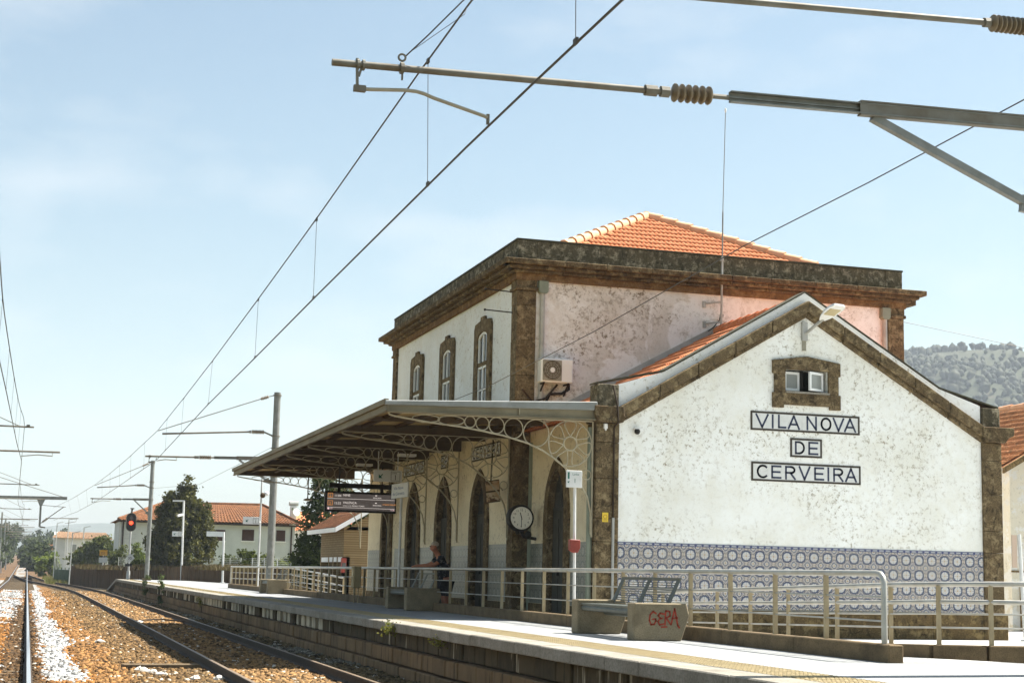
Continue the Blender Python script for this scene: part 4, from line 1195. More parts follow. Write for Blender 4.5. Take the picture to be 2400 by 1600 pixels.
for y in BRK:
    sx = (4.37 - (0.76 if 4 < y < 16 else 0.46)) / (4.37 - 0.46)
    X = lambda x: -4.37 + (x + 4.37) * sx
    fl = 0.016
    br = MB()
    arcp = [(-4.32, 3.58), (-4.30, 3.54), (-4.2, 3.515), (-3.53, 3.43), (-3.0, 3.385), (-2.63, 3.335), (-2.2, 3.265), (-1.74, 3.15), (-1.45, 3.03), (-1.2, 2.88), (-0.95, 2.69), (-0.72, 2.46), (-0.58, 2.22), (-0.515, 1.95), (-0.505, 1.55)]
    br.tube([(X(a), y, b) for a, b in arcp], 0.017, 6)
    br.tube([(X(-4.3), y, 3.585), (X(-0.5), y, 3.60)], 0.015, 6)
    br.tube([(X(-0.49), y, 3.60), (X(-0.49), y, 1.5)], 0.018, 6)
    b = br.build('bracket', M['canopy_iron'], CA, smooth=True)
    for (cx, cz_, r, w) in ((-3.63, 3.50, 0.065, 0.25), (-3.17, 3.488, 0.082, 0.24), (-2.82, 3.48, 0.10, 0.10), (-2.59, 3.463, 0.12, 0.12), (-2.325, 3.44, 0.145, 0.14), (-2.005, 3.403, 0.180, 0.175), (-1.577, 3.338, 0.245, 0.24), (-0.60, 2.62, 0.085, 0.085)):
        mb = MB(); m_ = 30
        mb.tube([(X(cx) + math.cos(2 * PI * i / m_) * w * sx, y, cz_ + math.sin(2 * PI * i / m_) * r) for i in range(m_)], 0.0105, 5, closed=True)
        mb.build('ring', M['canopy_iron'], b, smooth=True)
    fx, fz = X(-0.925), 3.175
    mb = MB().ring((fx, y, fz), 0.125, 0.014, (1, 0, 0), (0, 0, 1), 24)
    for i in range(7):
        a = PI / 2 + i * 2 * PI / 7
        pts = []
        for j in range(15):
            tt = j / 14; rad = 0.125 + 0.285 * math.sin(PI * tt) ** 0.55 if 0 < j < 14 else 0.125
            ww = 0.105 * math.sin(2 * PI * tt)
            rr_ = 0.125 + 0.285 * (1 - abs(2 * tt - 1) ** 2.2)
            off_ = -0.115 * math.sin(2 * PI * tt) * (1 if True else 0)
            pts.append((fx + math.cos(a) * rr_ - math.sin(a) * off_, y, fz + math.sin(a) * rr_ + math.cos(a) * off_))
        mb.tube(pts, 0.0105, 5)
    mb.build('flower', M['canopy_iron'], b, smooth=True)
    MB().ring((fx, y, fz), 0.415, 0.0105, (1, 0, 0), (0, 0, 1), 36).build('ring', M['canopy_iron'], b, smooth=True)
MB().box(-2.0, -1.6, 9.2, 9.5, 3.5, 3.56).build('strip_light', M['white_frame'], CA)
MB().box(-2.2, -1.8, 13.2, 13.5, 3.5, 3.56).build('strip_light', M['white_frame'], CA)

t = thing('pendant_lamp', (-2.21, 20.6, 3.45), 'small dish-shaped pendant lamp hanging under the far end of the canopy', 'lamp')
MB().tube([(-2.215, 20.6, 3.58), (-2.215, 20.6, 2.93)], 0.018, 6).build('rod', M['canopy_rafter'], t)
MB().lathe((-2.215, 20.6, 2.95), (-2.215, 20.6, 2.85), [(0, 0.03), (0.03, 0.12), (0.06, 0.135), (0.085, 0.06)], 14).build('shade', M['canopy_beam'], t, smooth=True)
# ------------------------------------------------------------------ things fixed to the building
M['ac_body'] = mat('ac_body', (0.74, 0.74, 0.71), 0.5)
M['ac_grille'] = noisy('ac_grille', (0.30, 0.285, 0.22), (0.24, 0.225, 0.17), 20, 0.7)
t = thing('air_conditioner', (0.16, 3.95, 4.80), 'white boxy air conditioner on rusty brackets high on the stained end wall', 'air conditioner')
AO = Vector((-0.10, 0, -0.055))
MB().box(-0.19, 0.51, 3.80, 4.08, 4.82, 5.32).build('casing', M['ac_body'], t, bevel=0.02)
MB().box(-0.16, 0.26, 3.785, 3.805, 4.85, 5.28).build('grille_panel', M['ac_grille'], t, bevel=0.02)
mb = MB()
for r in (0.05, 0.09, 0.13, 0.17, 0.195): mb.ring((0.05, 3.78, 5.07), r, 0.006, (1, 0, 0), (0, 0, 1), 26, 4)
for i in range(12):
    a = i * PI / 6; mb.tube([(0.05 + 0.04 * math.cos(a), 3.78, 5.07 + 0.04 * math.sin(a)), (0.05 + 0.195 * math.cos(a), 3.78, 5.07 + 0.195 * math.sin(a))], 0.004, 4)
mb.build('fan_grille', M['canopy_rafter'], t)
MB().tube([(0.05, 3.795, 5.07), (0.05, 3.772, 5.07)], 0.052, 16).build('fan_hub', M['ac_body'], t)
mb = MB()
for i in range(4): mb.box(0.32, 0.48, 3.792, 3.80, 4.92 + i * 0.085, 4.985 + i * 0.085)
mb.build('louvre', M['ac_body'], t)
for x in (-0.12, 0.42):
    MB().bar((x, 3.80, 4.80), (x, 4.14, 4.80), 0.03, 0.03).bar((x, 3.84, 4.79), (x, 4.14, 4.58), 0.03, 0.03).build('wall_bracket', M['rail_side'], t)
MB().tube([(0.48, 4.0, 4.85), (0.5, 4.02, 4.72), (0.35, 4.05, 4.62), (0.1, 4.08, 4.6), (0.0, 4.08, 4.4), (-0.02, 4.08, 4.2)], 0.03, 7).build('hose', M['iron_black'], t, smooth=True)
t.location = Vector(t.location) + AO
# whip antenna
t = thing('antenna', (3.85, 4.0, 6.3), 'tall thin whip antenna bracketed to the end wall beside the tiled roofs', 'antenna')
MB().tube([(3.83, 3.95, 6.22), (3.85, 3.95, 7.75)], 0.026, 8).build('mast', M['pipe_grey'], t, smooth=True)
MB().tube([(3.85, 3.95, 7.75), (3.86, 3.95, 8.75)], 0.017, 8).build('whip', M['zinc'], t, smooth=True)
MB().tube([(3.86, 3.95, 8.75), (3.915, 3.95, 11.0)], 0.009, 6).build('whip', M['zinc'], t, smooth=True)
MB().sphere((3.917, 3.95, 11.05), 0.024, 8, 6, 1, 1, 2.4).build('tip', M['ac_body'], t)
for z in (6.72, 6.28):
    MB().bar((3.52, 4.14, z), (3.84, 3.95, z + 0.03), 0.035, 0.035).build('wall_bracket', M['pipe_grey'], t)
    MB().box(3.48, 3.55, 4.12, 4.15, z - 0.09, z + 0.05).build('wall_plate', M['pipe_grey'], t)
MB().tube([(3.84, 3.96, 6.6), (3.80, 3.98, 6.35), (3.7, 4.08, 6.2), (3.6, 4.12, 6.12)], 0.012, 5).build('cable', M['iron_black'], t)
for z in (7.68, 7.2, 6.45): MB().cbox((3.84, 3.95, z), 0.07, 0.07, 0.06).build('clamp', M['pipe_grey'], t)
# street-type lamp on the gable
t = thing('wall_lamp', (3.77, -0.05, 5.5), 'grey flat-headed lamp on a raking arm near the gable peak', 'lamp')
MB().box(3.72, 3.83, -0.06, -0.002, 5.36, 5.72).build('wall_plate', M['pipe_grey'], t)
MB().box(3.735, 3.815, -0.02, -0.002, 5.17, 5.36).build('plate_foot', M['ac_grille'], t)
p0 = Vector((3.79, -0.07, 5.50)); p1 = Vector((3.86, -0.62, 5.70))
MB().tube([p0, p0 + (p1 - p0) * 0.5, p1], 0.03, 8).build('arm', M['pipe_grey'], t, smooth=True)
ax = Vector((0.04, -0.96, 0.27)).normalized(); nx_ = Vector((0.06, 0.27, 0.96)); nx_ = (nx_ - ax * nx_.dot(ax)).normalized(); sd = ax.cross(nx_)
c = p1 + ax * 0.30
prof = [(-0.34, 0.06, 0.03), (-0.22, 0.11, 0.045), (0.0, 0.155, 0.055), (0.22, 0.155, 0.05), (0.33, 0.12, 0.03)]
vs = []
for (a, w, h) in prof:
    b = c + ax * a
    vs += [b - sd * w - nx_ * 0.012, b + sd * w - nx_ * 0.012, b + sd * w * 0.8 + nx_ * h, b - sd * w * 0.8 + nx_ * h]
fs = [(0, 1, 2, 3), (19, 18, 17, 16)] + [(i * 4 + k, i * 4 + 4 + k, i * 4 + 4 + (k + 1) % 4, i * 4 + (k + 1) % 4) for i in range(4) for k in range(4)]
MB().add(vs, fs).build('head', M['ac_body'], t, smooth=True)
MB().obox(c - nx_ * 0.016 + ax * 0.05, ax * 0.13, sd * 0.11, nx_ * 0.006).build('lens', mat('lamp_lens', (0.50, 0.42, 0.25), 0.2), t)
# small fitting on the gable, yellow notice
t = thing('alarm_lamp', (0.34, -0.06, 3.46), 'small dark round fitting on the gable wall just right of its left pilaster', 'lamp')
MB().sphere((0.345, -0.07, 3.45), 0.055, 10, 8).build('dome', M['iron_black'], t)
MB().box(0.29, 0.41, -0.10, -0.002, 3.495, 3.515).build('hood', M['ac_body'], t)
t = thing('notice', (-0.25, -0.07, 1.86), 'yellow plastic warning notice on the left granite pilaster of the gable', 'notice')
MB().box(-0.315, -0.20, -0.068, -0.062, 1.78, 1.95).build('plate', mat('yellow_plate', (0.72, 0.50, 0.045), 0.5), t)
mb = MB(); mb.ring((-0.257, -0.070, 1.875), 0.034, 0.004, (1, 0, 0), (0, 0, 1), 16, 4)
for i in range(2): mb.box(-0.295, -0.22, -0.0705, -0.069, 1.80 + i * 0.02, 1.807 + i * 0.02)
mb.build('print', mat('notice_print', (0.25, 0.17, 0.03), 0.6), t)
t = thing('bulkhead_lamp', (-0.06, -0.08, 3.5), 'little white bulkhead lamp under the cap of the gable left pilaster', 'lamp')
MB().box(-0.32, -0.25, -0.12, -0.06, 3.47, 3.565).build('body', M['ac_body'], t, bevel=0.01)
MB().sphere((-0.285, -0.10, 3.455), 0.02, 8, 6).build('bulb', M['ac_body'], t)
# station clock
CL = Vector((-0.80, 3.42, 1.925))
t = thing('station_clock', CL, 'round white-faced station clock in a black case under the canopy', 'clock')
MB().lathe((CL.x, CL.y - 0.11, CL.z), (CL.x, CL.y + 0.11, CL.z), [(0, 0.225), (0.0, 0.262), (0.03, 0.27), (0.19, 0.27), (0.22, 0.262), (0.22, 0.225)], 32).build('case', M['iron_black'], t, smooth=True)
MB().tube([(CL.x, CL.y - 0.112, CL.z), (CL.x, CL.y - 0.104, CL.z)], 0.224, 32).build('dial', mat('clock_dial', (0.86, 0.85, 0.76), 0.5), t)
mb = MB()
for i in range(60):
    a = i * PI / 30; L = 0.012
    mb.bar((CL.x + 0.205 * math.sin(a), CL.y - 0.114, CL.z + 0.205 * math.cos(a)), (CL.x + (0.205 - L) * math.sin(a), CL.y - 0.114, CL.z + (0.205 - L) * math.cos(a)), 0.003, 0.002, (0, 1, 0))
for i in range(1, 13):
    a = i * PI / 6
    s_ = str(i); size = 0.062
    text_into(mb, s_, size, (CL.x + 0.162 * math.sin(a) - 0.018 * len(s_), CL.y - 0.114, CL.z + 0.162 * math.cos(a) - 0.021), (1, 0, 0), (0, 0, 1), (0, -1, 0), 0.0)
mb.build('numerals', M['iron_black'], t)
for (hh, L, w) in ((11 + 30 / 60, 0.115, 0.016), (None, 0.175, 0.011)):
    a = (hh * PI / 6) if hh else 30 * PI / 30
    MB().bar((CL.x - 0.03 * math.sin(a), CL.y - 0.117, CL.z - 0.03 * math.cos(a)), (CL.x + L * math.sin(a), CL.y - 0.117, CL.z + L * math.cos(a)), w, 0.004, (0, 1, 0)).build('hand', M['iron_black'], t)
mb = MB().tube([(CL.x + 0.05, CL.y + 0.05, CL.z - 0.26), (CL.x + 0.12, CL.y + 0.1, CL.z - 0.36), (-0.41, CL.y + 0.15, CL.z - 0.40)], 0.035, 8)
mb.sphere((CL.x + 0.18, CL.y, CL.z - 0.33), 0.075, 12, 8, 1, 0.7, 1.1); mb.tube([(CL.x - 0.06, CL.y, CL.z - 0.25), (CL.x - 0.03, CL.y, CL.z - 0.315)], 0.04, 8)
mb.build('wall_bracket', M['iron_black'], t, smooth=True)
# rusty lit sign box hanging from the canopy
t = thing('sign_box', (-1.02, 4.9, 2.5), 'rusted white sign box hanging tilted beside the clock under the canopy', 'sign box')
M['rusty_white'] = noisy('rusty_white', (0.58, 0.50, 0.36), (0.36, 0.19, 0.07), 3.2, 0.8, 0.2, 0.1, extra=(5.0, 0.55, (0.10, 0.055, 0.025)))
u1 = Vector((0.30, -0.06, 0.05)); u3 = Vector((0.045, 0, -0.46)); o_ = Vector((-1.17, 4.78, 2.72))
MB().obox(o_ + u1 * 0.5 + u3 * 0.5 + Vector((0, 0.08, 0)), u1 * 0.5, Vector((0, 0.08, 0)), u3 * 0.5).build('case', M['canopy_rafter'], t, bevel=0.01)
for a, b in ((0.05, 0.46), (0.54, 0.95)):
    MB().obox(o_ + u1 * 0.5 + u3 * ((a + b) / 2) + Vector((0, -0.004, 0)), u1 * 0.46, Vector((0, 0.004, 0)), u3 * ((b - a) / 2)).build('panel', M['rusty_white'], t)
MB().tube([o_ + u1 * 0.5 + Vector((0, 0.08, 0)), (-0.98, 4.86, 3.60)], 0.016, 6).build('hanger', M['iron_black'], t)
MB().tube([o_ + u1 + u3 * 0.3 + Vector((0, 0.08, 0)), (-0.76, 4.8, 2.55)], 0.016, 6).build('hanger', M['iron_black'], t)
# departure board hung from the canopy
t = thing('departure_board', (-1.67, 15.2, 2.65), 'wide dark electronic departure board hung under the canopy', 'departure board')
BX0, BX1, BZ0, BZ1, BY = -2.656, -0.683, 2.372, 2.925, 15.2
MB().box(BX0, BX1, BY, BY + 0.14, BZ0, BZ1).build('case', M['iron_black'], t, bevel=0.01)
scr = mat('screen', (0.03, 0.026, 0.024), 0.3); scr.node_tree.nodes['Principled BSDF'].inputs['Emission Color'].default_value = (0.024, 0.020, 0.018, 1); scr.node_tree.nodes['Principled BSDF'].inputs['Emission Strength'].default_value = 0.9
def lit(name, c, s_=1.0):
    m_ = mat(name, (0.02, 0.02, 0.02), 0.5); b_ = m_.node_tree.nodes['Principled BSDF']
    b_.inputs['Emission Color'].default_value = (*c, 1); b_.inputs['Emission Strength'].default_value = s_; return m_
M['led_white'] = lit('led_white', (0.25, 0.225, 0.205)); M['led_amber'] = lit('led_amber', (0.24, 0.095, 0.02)); M['led_pink'] = lit('led_pink', (0.33, 0.22, 0.22))
MB().box(BX0 + 0.055, BX1 - 0.05, BY - 0.004, BY, BZ0 + 0.055, BZ1 - 0.06).build('screen', scr, t)
yS = BY - 0.007
def T(mb, s_, size, x, z): text_into(mb, s_, size, (BX0 + x, yS, BZ0 + z), (1, 0, 0), (0, 0, 1), (0, -1, 0), 0.0)
mb = MB(); T(mb, '11:04', 0.085, 0.25, 0.405); T(mb, 'NINE', 0.085, 0.49, 0.425); T(mb, '12:22', 0.085, 0.25, 0.205); T(mb, 'VALENÇA', 0.085, 0.49, 0.225)
T(mb, 'V.N.C. E S. PEDRO TORRE', 0.052, 0.49, 0.15); T(mb, 'REGIONAL', 0.05, 1.31, 0.385); T(mb, 'REGIONAL', 0.05, 1.31, 0.185)
for z in (0.35, 0.115): mb.box(BX0 + 0.06, BX1 - 0.06, yS - 0.001, yS, BZ0 + z, BZ0 + z + 0.008)
for z in (0.455, 0.255): mb.box(BX0 + 1.37, BX0 + 1.42, yS - 0.001, yS, BZ0 + z, BZ0 + z + 0.022)
mb.build('lettering', M['led_white'], t)
mb = MB(); T(mb, '2', 0.095, 0.115, 0.40); T(mb, '2', 0.095, 0.115, 0.195); T(mb, 'ATRASO PREVISTO', 0.05, 1.58, 0.215)
for z0, z1 in ((0.385, 0.50), (0.175, 0.30)):
    for (a, b, c_, d_) in ((0.075, 0.21, z0, z0 + 0.01), (0.075, 0.21, z1 - 0.01, z1), (0.075, 0.085, z0, z1), (0.20, 0.21, z0, z1)): mb.box(BX0 + a, BX0 + b, yS - 0.001, yS, BZ0 + c_, BZ0 + d_)
mb.build('lettering', M['led_amber'], t)
mb = MB(); mb.tube([(BX0 + 0.10, yS, BZ0 + 0.085), (BX0 + 0.10, yS + 0.002, BZ0 + 0.085)], 0.026, 14); T(mb, '11:30', 0.05, 1.80, 0.07); T(mb, 'CP', 0.05, 0.15, 0.07)
mb.build('lettering', M['led_pink'], t)
MB().box(-2.54, -0.74, BY + 0.03, BY + 0.13, 3.02, 3.145).build('support_beam', M['iron_black'], t)
for x in (-2.27, -1.09):
    MB().box(x - 0.04, x + 0.04, BY + 0.05, BY + 0.11, 2.925, 3.02).build('hanger', M['iron_black'], t)
    MB().tube([(x, BY + 0.08, 3.145), (x, BY + 0.08, 3.62)], 0.02, 6).build('hanger', M['iron_black'], t)

M['sign_green'] = mat('sign_green', (0.02, 0.13, 0.10), 0.5)
M['sign_black'] = mat('sign_black', (0.03, 0.03, 0.035), 0.5)
M['sign_blue'] = mat('sign_blue', (0.10, 0.16, 0.30), 0.5)
M['pole_white'] = noisy('pole_white', (0.66, 0.67, 0.65), (0.56, 0.57, 0.55), 6, 0.5, 0.4, 0.0)
def arrow(mb, cx, cz_, s, y, dx=-1, dz=-1):
    """diagonal arrow pointing down-left"""
    d = Vector((dx, 0, dz)).normalized(); p = Vector((d.z, 0, -d.x))
    c = Vector((cx, y, cz_)); tip = c + d * s
    mb.bar(c - d * s, tip - d * s * 0.3, s * 0.36, 0.003, (0, 1, 0))
    a, b = tip + Vector((0.05 * s, 0, 0.05 * s)), None
    mb.prism([(tip.x, tip.z), (tip.x + 1.35 * s, tip.z), (tip.x + 0.95 * s, tip.z + 0.4 * s), (tip.x + 0.4 * s, tip.z + 0.95 * s), (tip.x, tip.z + 1.35 * s)], 'y', y - 0.0015, y + 0.0015)
def track_sign(name, x0, x1, z0, z1, y, label, supports, group):
    t = thing(name, ((x0 + x1) / 2, y, z0), label, 'sign', group)
    W, H = x1 - x0, z1 - z0
    MB().box(x0, x1, y, y + 0.05, z0, z1).build('board', M['sign_white'], t, bevel=0.006)
    mb = MB(); arrow(mb, x0 + W * 0.24, z0 + H * 0.47, H * 0.24, y - 0.003); mb.build('arrow', M['sign_green'], t)
    mb = MB()
    a, b = x0 + W * 0.60, x0 + W * 0.93
    for r in ((a, b, z0 + H * 0.1, z0 + H * 0.13), (a, b, z0 + H * 0.87, z0 + H * 0.9), (a, a + 0.01, z0 + H * 0.1, z0 + H * 0.9), (b - 0.01, b, z0 + H * 0.1, z0 + H * 0.9)): mb.box(r[0], r[1], y - 0.002, y, r[2], r[3])
    text_into(mb, '1', H * 0.62, (a + (b - a) * 0.30, y - 0.003, z0 + H * 0.18), (1, 0, 0), (0, 0, 1), (0, -1, 0), 0.0)
    text_into(mb, 'Linha', H * 0.20, (a + (b - a) * 0.12, y - 0.003, z0 + H * 0.70), (1, 0, 0), (0, 0, 1), (0, -1, 0), 0.0)
    mb.build('lettering', M['sign_black'], t)
    for p in supports: MB().tube([p[0], p[1]], p[2], 8).build('hanger' if p[0][2] > z1 - 0.3 and p[1][2] > z1 else 'pole', M['pole_white'], t)
    return t
g = 'Linha 1 direction signs'
track_sign('track_sign', -2.571, -1.896, 2.89, 3.165, 9.35, 'cream Linha 1 sign with green arrow hanging from the canopy above the departure board', [((-2.47, 9.375, 3.15), (-2.47, 9.375, 3.60), 0.012), ((-2.0, 9.375, 3.15), (-2.0, 9.375, 3.60), 0.012)], g)
# ------------------------------------------------------------------ railings and kerbs
M['rail_steel'] = noisy('rail_steel', (0.42, 0.415, 0.37), (0.32, 0.30, 0.25), 5.0, 0.38, 0.5, 0.0, metal=0.35)
M['rail_post'] = noisy('rail_post', (0.36, 0.295, 0.175), (0.28, 0.225, 0.13), 6.0, 0.6, 0.4, 0.0)
RX = -1.87
t = thing('platform_railing', (RX, 0, 0), 'long grey tubular railing with flat posts on a low kerb along the platform back', 'railing')
y = -12.95
while y < 41.3:
    L = min(random.uniform(1.9, 2.1), 41.4 - y)
    MB().box(RX - 0.085, RX + 0.085, y + 0.003, y + L - 0.003, -0.02, 0.178 + random.uniform(-0.003, 0.003)).build('kerb_stone', M['kerb'], t, bevel=0.012)
    y += L
yn = -12.72
pts = [(RX, 41.25, 0.16), (RX, 41.25, 0.83), (RX, 41.2, 0.87), (RX, 41.1, 0.888), (RX, yn + 0.13, 0.888), (RX, yn + 0.07, 0.878), (RX, yn + 0.02, 0.845), (RX, yn, 0.79), (RX, yn, 0.16)]
MB().tube(pts, 0.032, 10).build('handrail', M['rail_steel'], t, smooth=True)
for z in (0.65, 0.405):
    MB().tube([(RX, yn, z), (RX, 41.25, z)], 0.0105, 6).build('rail_bar', M['rail_steel'], t, smooth=True)
src = None
y = yn + 1.24
while y < 41.2:
    if src is None:
        src = MB().box(-0.026, 0.026, -0.014, 0.014, 0.16, 0.87).build('post', M['rail_post'], t)
        # same frame as the thing
        src.data.transform(Matrix.Translation((RX, 0, 0))); src.location = (0, y, 0)
    else:
        dup_mesh(src, 'post', t, (0, y, 0))
    y += 1.245
# railing round the far corner of the ramp
t = thing('corner_railing', (RX, 41.4, 0), 'short far railing on a kerb turning towards the trees at the platform back', 'railing')
MB().box(RX + 0.09, 1.4, 41.35, 41.52, -0.02, 0.178).build('kerb_stone', M['kerb'], t)
MB().tube([(RX, 41.43, 0.888), (1.3, 41.43, 0.888)], 0.032, 8).build('handrail', M['rail_steel'], t)
for z in (0.65, 0.405): MB().tube([(RX, 41.43, z), (1.3, 41.43, z)], 0.0105, 6).build('rail_bar', M['rail_steel'], t)
for x in (-1.3, -0.4, 0.5, 1.3): MB().box(x - 0.014, x + 0.014, 41.40, 41.46, 0.16, 0.87).build('post', M['rail_post'], t)
# ramp railing nearer the gable; it falls with the ramp, then turns along the forecourt
t = thing('ramp_railing', (-0.4, -9, 0), 'grey ramp railing with double handrails in front of the tiled gable dado', 'railing')
C = [(-0.40, -2.6), (-0.40, -10.4), (-0.33, -11.15), (0.10, -11.55), (0.8, -11.75), (3.2, -12.35), (9.0, -12.6)]
def zc_(i):
    return [-0.10, 0.09, 0.115, 0.125, 0.13, 0.13, 0.13][i]
def top_(i, f): return [0.56, 0.775, 0.79, 0.805, 0.82, 0.86, 0.9][i] if f == 0 else zc_(i) + f
for i in range(len(C) - 1):
    a, b = C[i], C[i + 1]
    d = Vector((b[0] - a[0], b[1] - a[1], 0)).normalized(); s_ = Vector((-d.y, d.x, 0)) * 0.08
    mb = MB()
    vs = []
    for p, z in ((a, zc_(i)), (b, zc_(i + 1))):
        for o_ in (s_, -s_):
            vs += [(p[0] + o_.x, p[1] + o_.y, -0.3), (p[0] + o_.x, p[1] + o_.y, z)]
    mb.add(vs, [(0, 1, 3, 2), (4, 6, 7, 5), (0, 4, 5, 1), (2, 3, 7, 6), (1, 5, 7, 3), (0, 2, 6, 4)])
    mb.build('kerb_stone', M['kerb'], t, bevel=0.01)
for f, r in ((0, 0.030), (0.48, 0.026), (0.345, 0.0105), (0.19, 0.0105)):
    MB().tube([(C[i][0], C[i][1], top_(i, f)) for i in range(len(C))], r, 8).build('handrail' if r > 0.02 else 'rail_bar', M['rail_steel'], t, smooth=True)
for (x, y, i) in [(-0.4, -3.2, 0), (-0.4, -4.3, 0), (-0.4, -5.32, 0), (-0.4, -6.46, 0), (-0.4, -7.64, 0), (-0.4, -9.0, 0), (-0.39, -10.3, 1), (-0.30, -11.2, 2), (0.14, -11.57, 3), (0.85, -11.76, 4), (2.0, -12.05, 4), (3.4, -12.36, 5), (5.0, -12.42, 5)]:
    zt = 0.56 + (0.775 - 0.56) * (y + 2.6) / -7.8 if i == 0 else top_(i, 0)
    zb = -0.1 + (0.09 + 0.1) * (y + 2.6) / -7.8 if i == 0 else zc_(i)
    MB().box(x - 0.024, x + 0.024, y - 0.014, y + 0.014, zb - 0.01, zt - 0.01).build('post', M['rail_post'], t)
t = thing('ramp_railing', (-0.6, 28, 0), 'far grey ramp railing sloping down beside the small tiled kiosk', 'railing')
for (a, b, r) in (((-0.6, 33.0, 0.87), (-0.6, 22.8, 0.59), 0.028), ((-0.6, 33.0, 0.62), (-0.6, 22.8, 0.34), 0.022), ((-0.6, 33.0, 0.44), (-0.6, 22.8, 0.16), 0.012), ((-0.6, 33.0, 0.28), (-0.6, 22.8, 0.02), 0.012)):
    MB().tube([a, b], r, 8).build('handrail' if r > 0.02 else 'rail_bar', M['rail_steel'], t, smooth=True)
for i in range(10):
    y = 22.8 + i * 1.13; z = 0.59 + (y - 22.8) * 0.0275
    MB().box(-0.626, -0.574, y - 0.014, y + 0.014, z - 0.86, z - 0.01).build('post', M['rail_post'], t)
MB().prism([(22.4, -0.3), (22.4, -0.12), (33.2, 0.15), (33.2, -0.3)], 'x', -0.68, -0.52).build('kerb_stone', M['kerb'], t)

# ------------------------------------------------------------------ benches
M['bench_steel'] = noisy('bench_steel', (0.115, 0.125, 0.105), (0.08, 0.088, 0.074), 6.0, 0.55, 0.4, 0.0, metal=0.1)
M['spray_red'] = noisy('spray_red', (0.36, 0.060, 0.035), (0.26, 0.045, 0.028), 14.0, 0.8, 0.2, 0.0)
def bench(x, y0, label, L=2.45):
    """concrete end blocks, slatted seat facing the tracks, mesh back"""
    t = thing('platform_bench', (x, y0, 0), label, 'bench', 'concrete and steel platform benches')
    W = 0.74
    prof = [(x, 0), (x + W - 0.09, 0), (x + W + 0.02, 0.32), (x + W - 0.02, 0.475), (x, 0.475)]
    for (a, b) in ((y0, y0 + 0.26), (y0 + L - 0.26, y0 + L)):
        MB().prism(prof, 'y', a, b).build('end_block', M['bench_concrete'], t, bevel=0.015)
    ya, yb_ = y0 + 0.262, y0 + L - 0.262
    for i in range(9):
        xs_ = x + 0.05 + i * 0.052
        MB().box(xs_, xs_ + 0.034, ya, yb_, 0.405, 0.425).build('seat_slat', M['bench_steel'], t)
    mb = MB().tube([(x + 0.09, ya, 0.36), (x + 0.09, yb_, 0.36)], 0.04, 8); mb.tube([(x + 0.42, ya, 0.30), (x + 0.42, yb_, 0.30)], 0.035, 8)
    mb.build('seat_frame', M['bench_steel'], t, smooth=True)
    b0, b1 = Vector((x + 0.53, 0, 0.43)), Vector((x + 0.70, 0, 0.785))
    dv = b1 - b0
    for y in (ya - 0.1, (ya + yb_) / 2 - 0.06, yb_ - 0.02):
        p = [Vector((b0.x, y, b0.z)), Vector((b0.x, y + 0.13, b0.z)), Vector((b1.x, y + 0.12, b1.z)), Vector((b1.x, y + 0.02, b1.z))]
        o_ = Vector((0.012, 0, -0.005))
        MB().add([q_ for q_ in p] + [q_ + o_ for q_ in p], [(0, 1, 2, 3), (7, 6, 5, 4), (0, 4, 5, 1), (1, 5, 6, 2), (2, 6, 7, 3), (3, 7, 4, 0)]).build('back_plate', M['bench_steel'], t)
    for i in range(11):
        p = b0 + dv * (0.06 + 0.88 * i / 10)
        MB().tube([(p.x, ya, p.z), (p.x, yb_, p.z)], 0.0055, 5).build('back_rod', M['bench_steel'], t)
    MB().bar((b1.x, ya - 0.08, b1.z), (b1.x, yb_ + 0.08, b1.z), 0.035, 0.03).build('back_rail', M['bench_steel'], t)
    return t
b = bench(-2.84, -8.21, 'near concrete bench with a red graffiti tag on its end block')
st = {'G': [[(0.85, 0.85), (0.5, 1.0), (0.12, 0.75), (0.03, 0.35), (0.25, 0.03), (0.62, 0.05), (0.85, 0.30), (0.80, 0.45), (0.45, 0.42)]],
      'E': [[(0.85, 0.92), (0.4, 1.0), (0.12, 0.80), (0.40, 0.58), (0.62, 0.56)], [(0.40, 0.56), (0.10, 0.30), (0.30, 0.02), (0.80, 0.10)]],
      'R': [[(0.15, 0.02), (0.25, 1.0), (0.75, 0.95), (0.80, 0.65), (0.30, 0.5), (0.90, 0.05)]], 'A': [[(0.02, 0.05), (0.45, 1.05), (0.85, 0.0), (1.05, -0.15)], [(0.10, 0.42), (0.80, 0.48)]]}
mb = MB(); bx = -2.84 + 0.20
for ch, ox, sz in (('G', 0.0, 0.17), ('E', 0.11, 0.15), ('R', 0.20, 0.18), ('A', 0.30, 0.20)):
    for s_ in st[ch]:
        for p0, p1 in zip(s_[:-1], s_[1:]):
            A = Vector((bx + ox + p0[0] * 0.11, -8.213, 0.20 + p0[1] * sz)); B = Vector((bx + ox + p1[0] * 0.11, -8.213, 0.20 + p1[1] * sz))
            e = (B - A).normalized() * 0.008
            mb.bar(A - e, B + e, 0.021, 0.003, (0, 1, 0))
mb.bar((bx + 0.16, -8.213, 0.175), (bx + 0.25, -8.213, 0.18), 0.018, 0.003, (0, 1, 0))
mb.build('graffiti', M['spray_red'], b)
bench(-2.53, 5.78, 'shaded concrete bench under the canopy beside the leaning man', 2.1)
bench(-2.47, 26.3, 'far concrete bench in front of the thick catenary mast', 2.0)

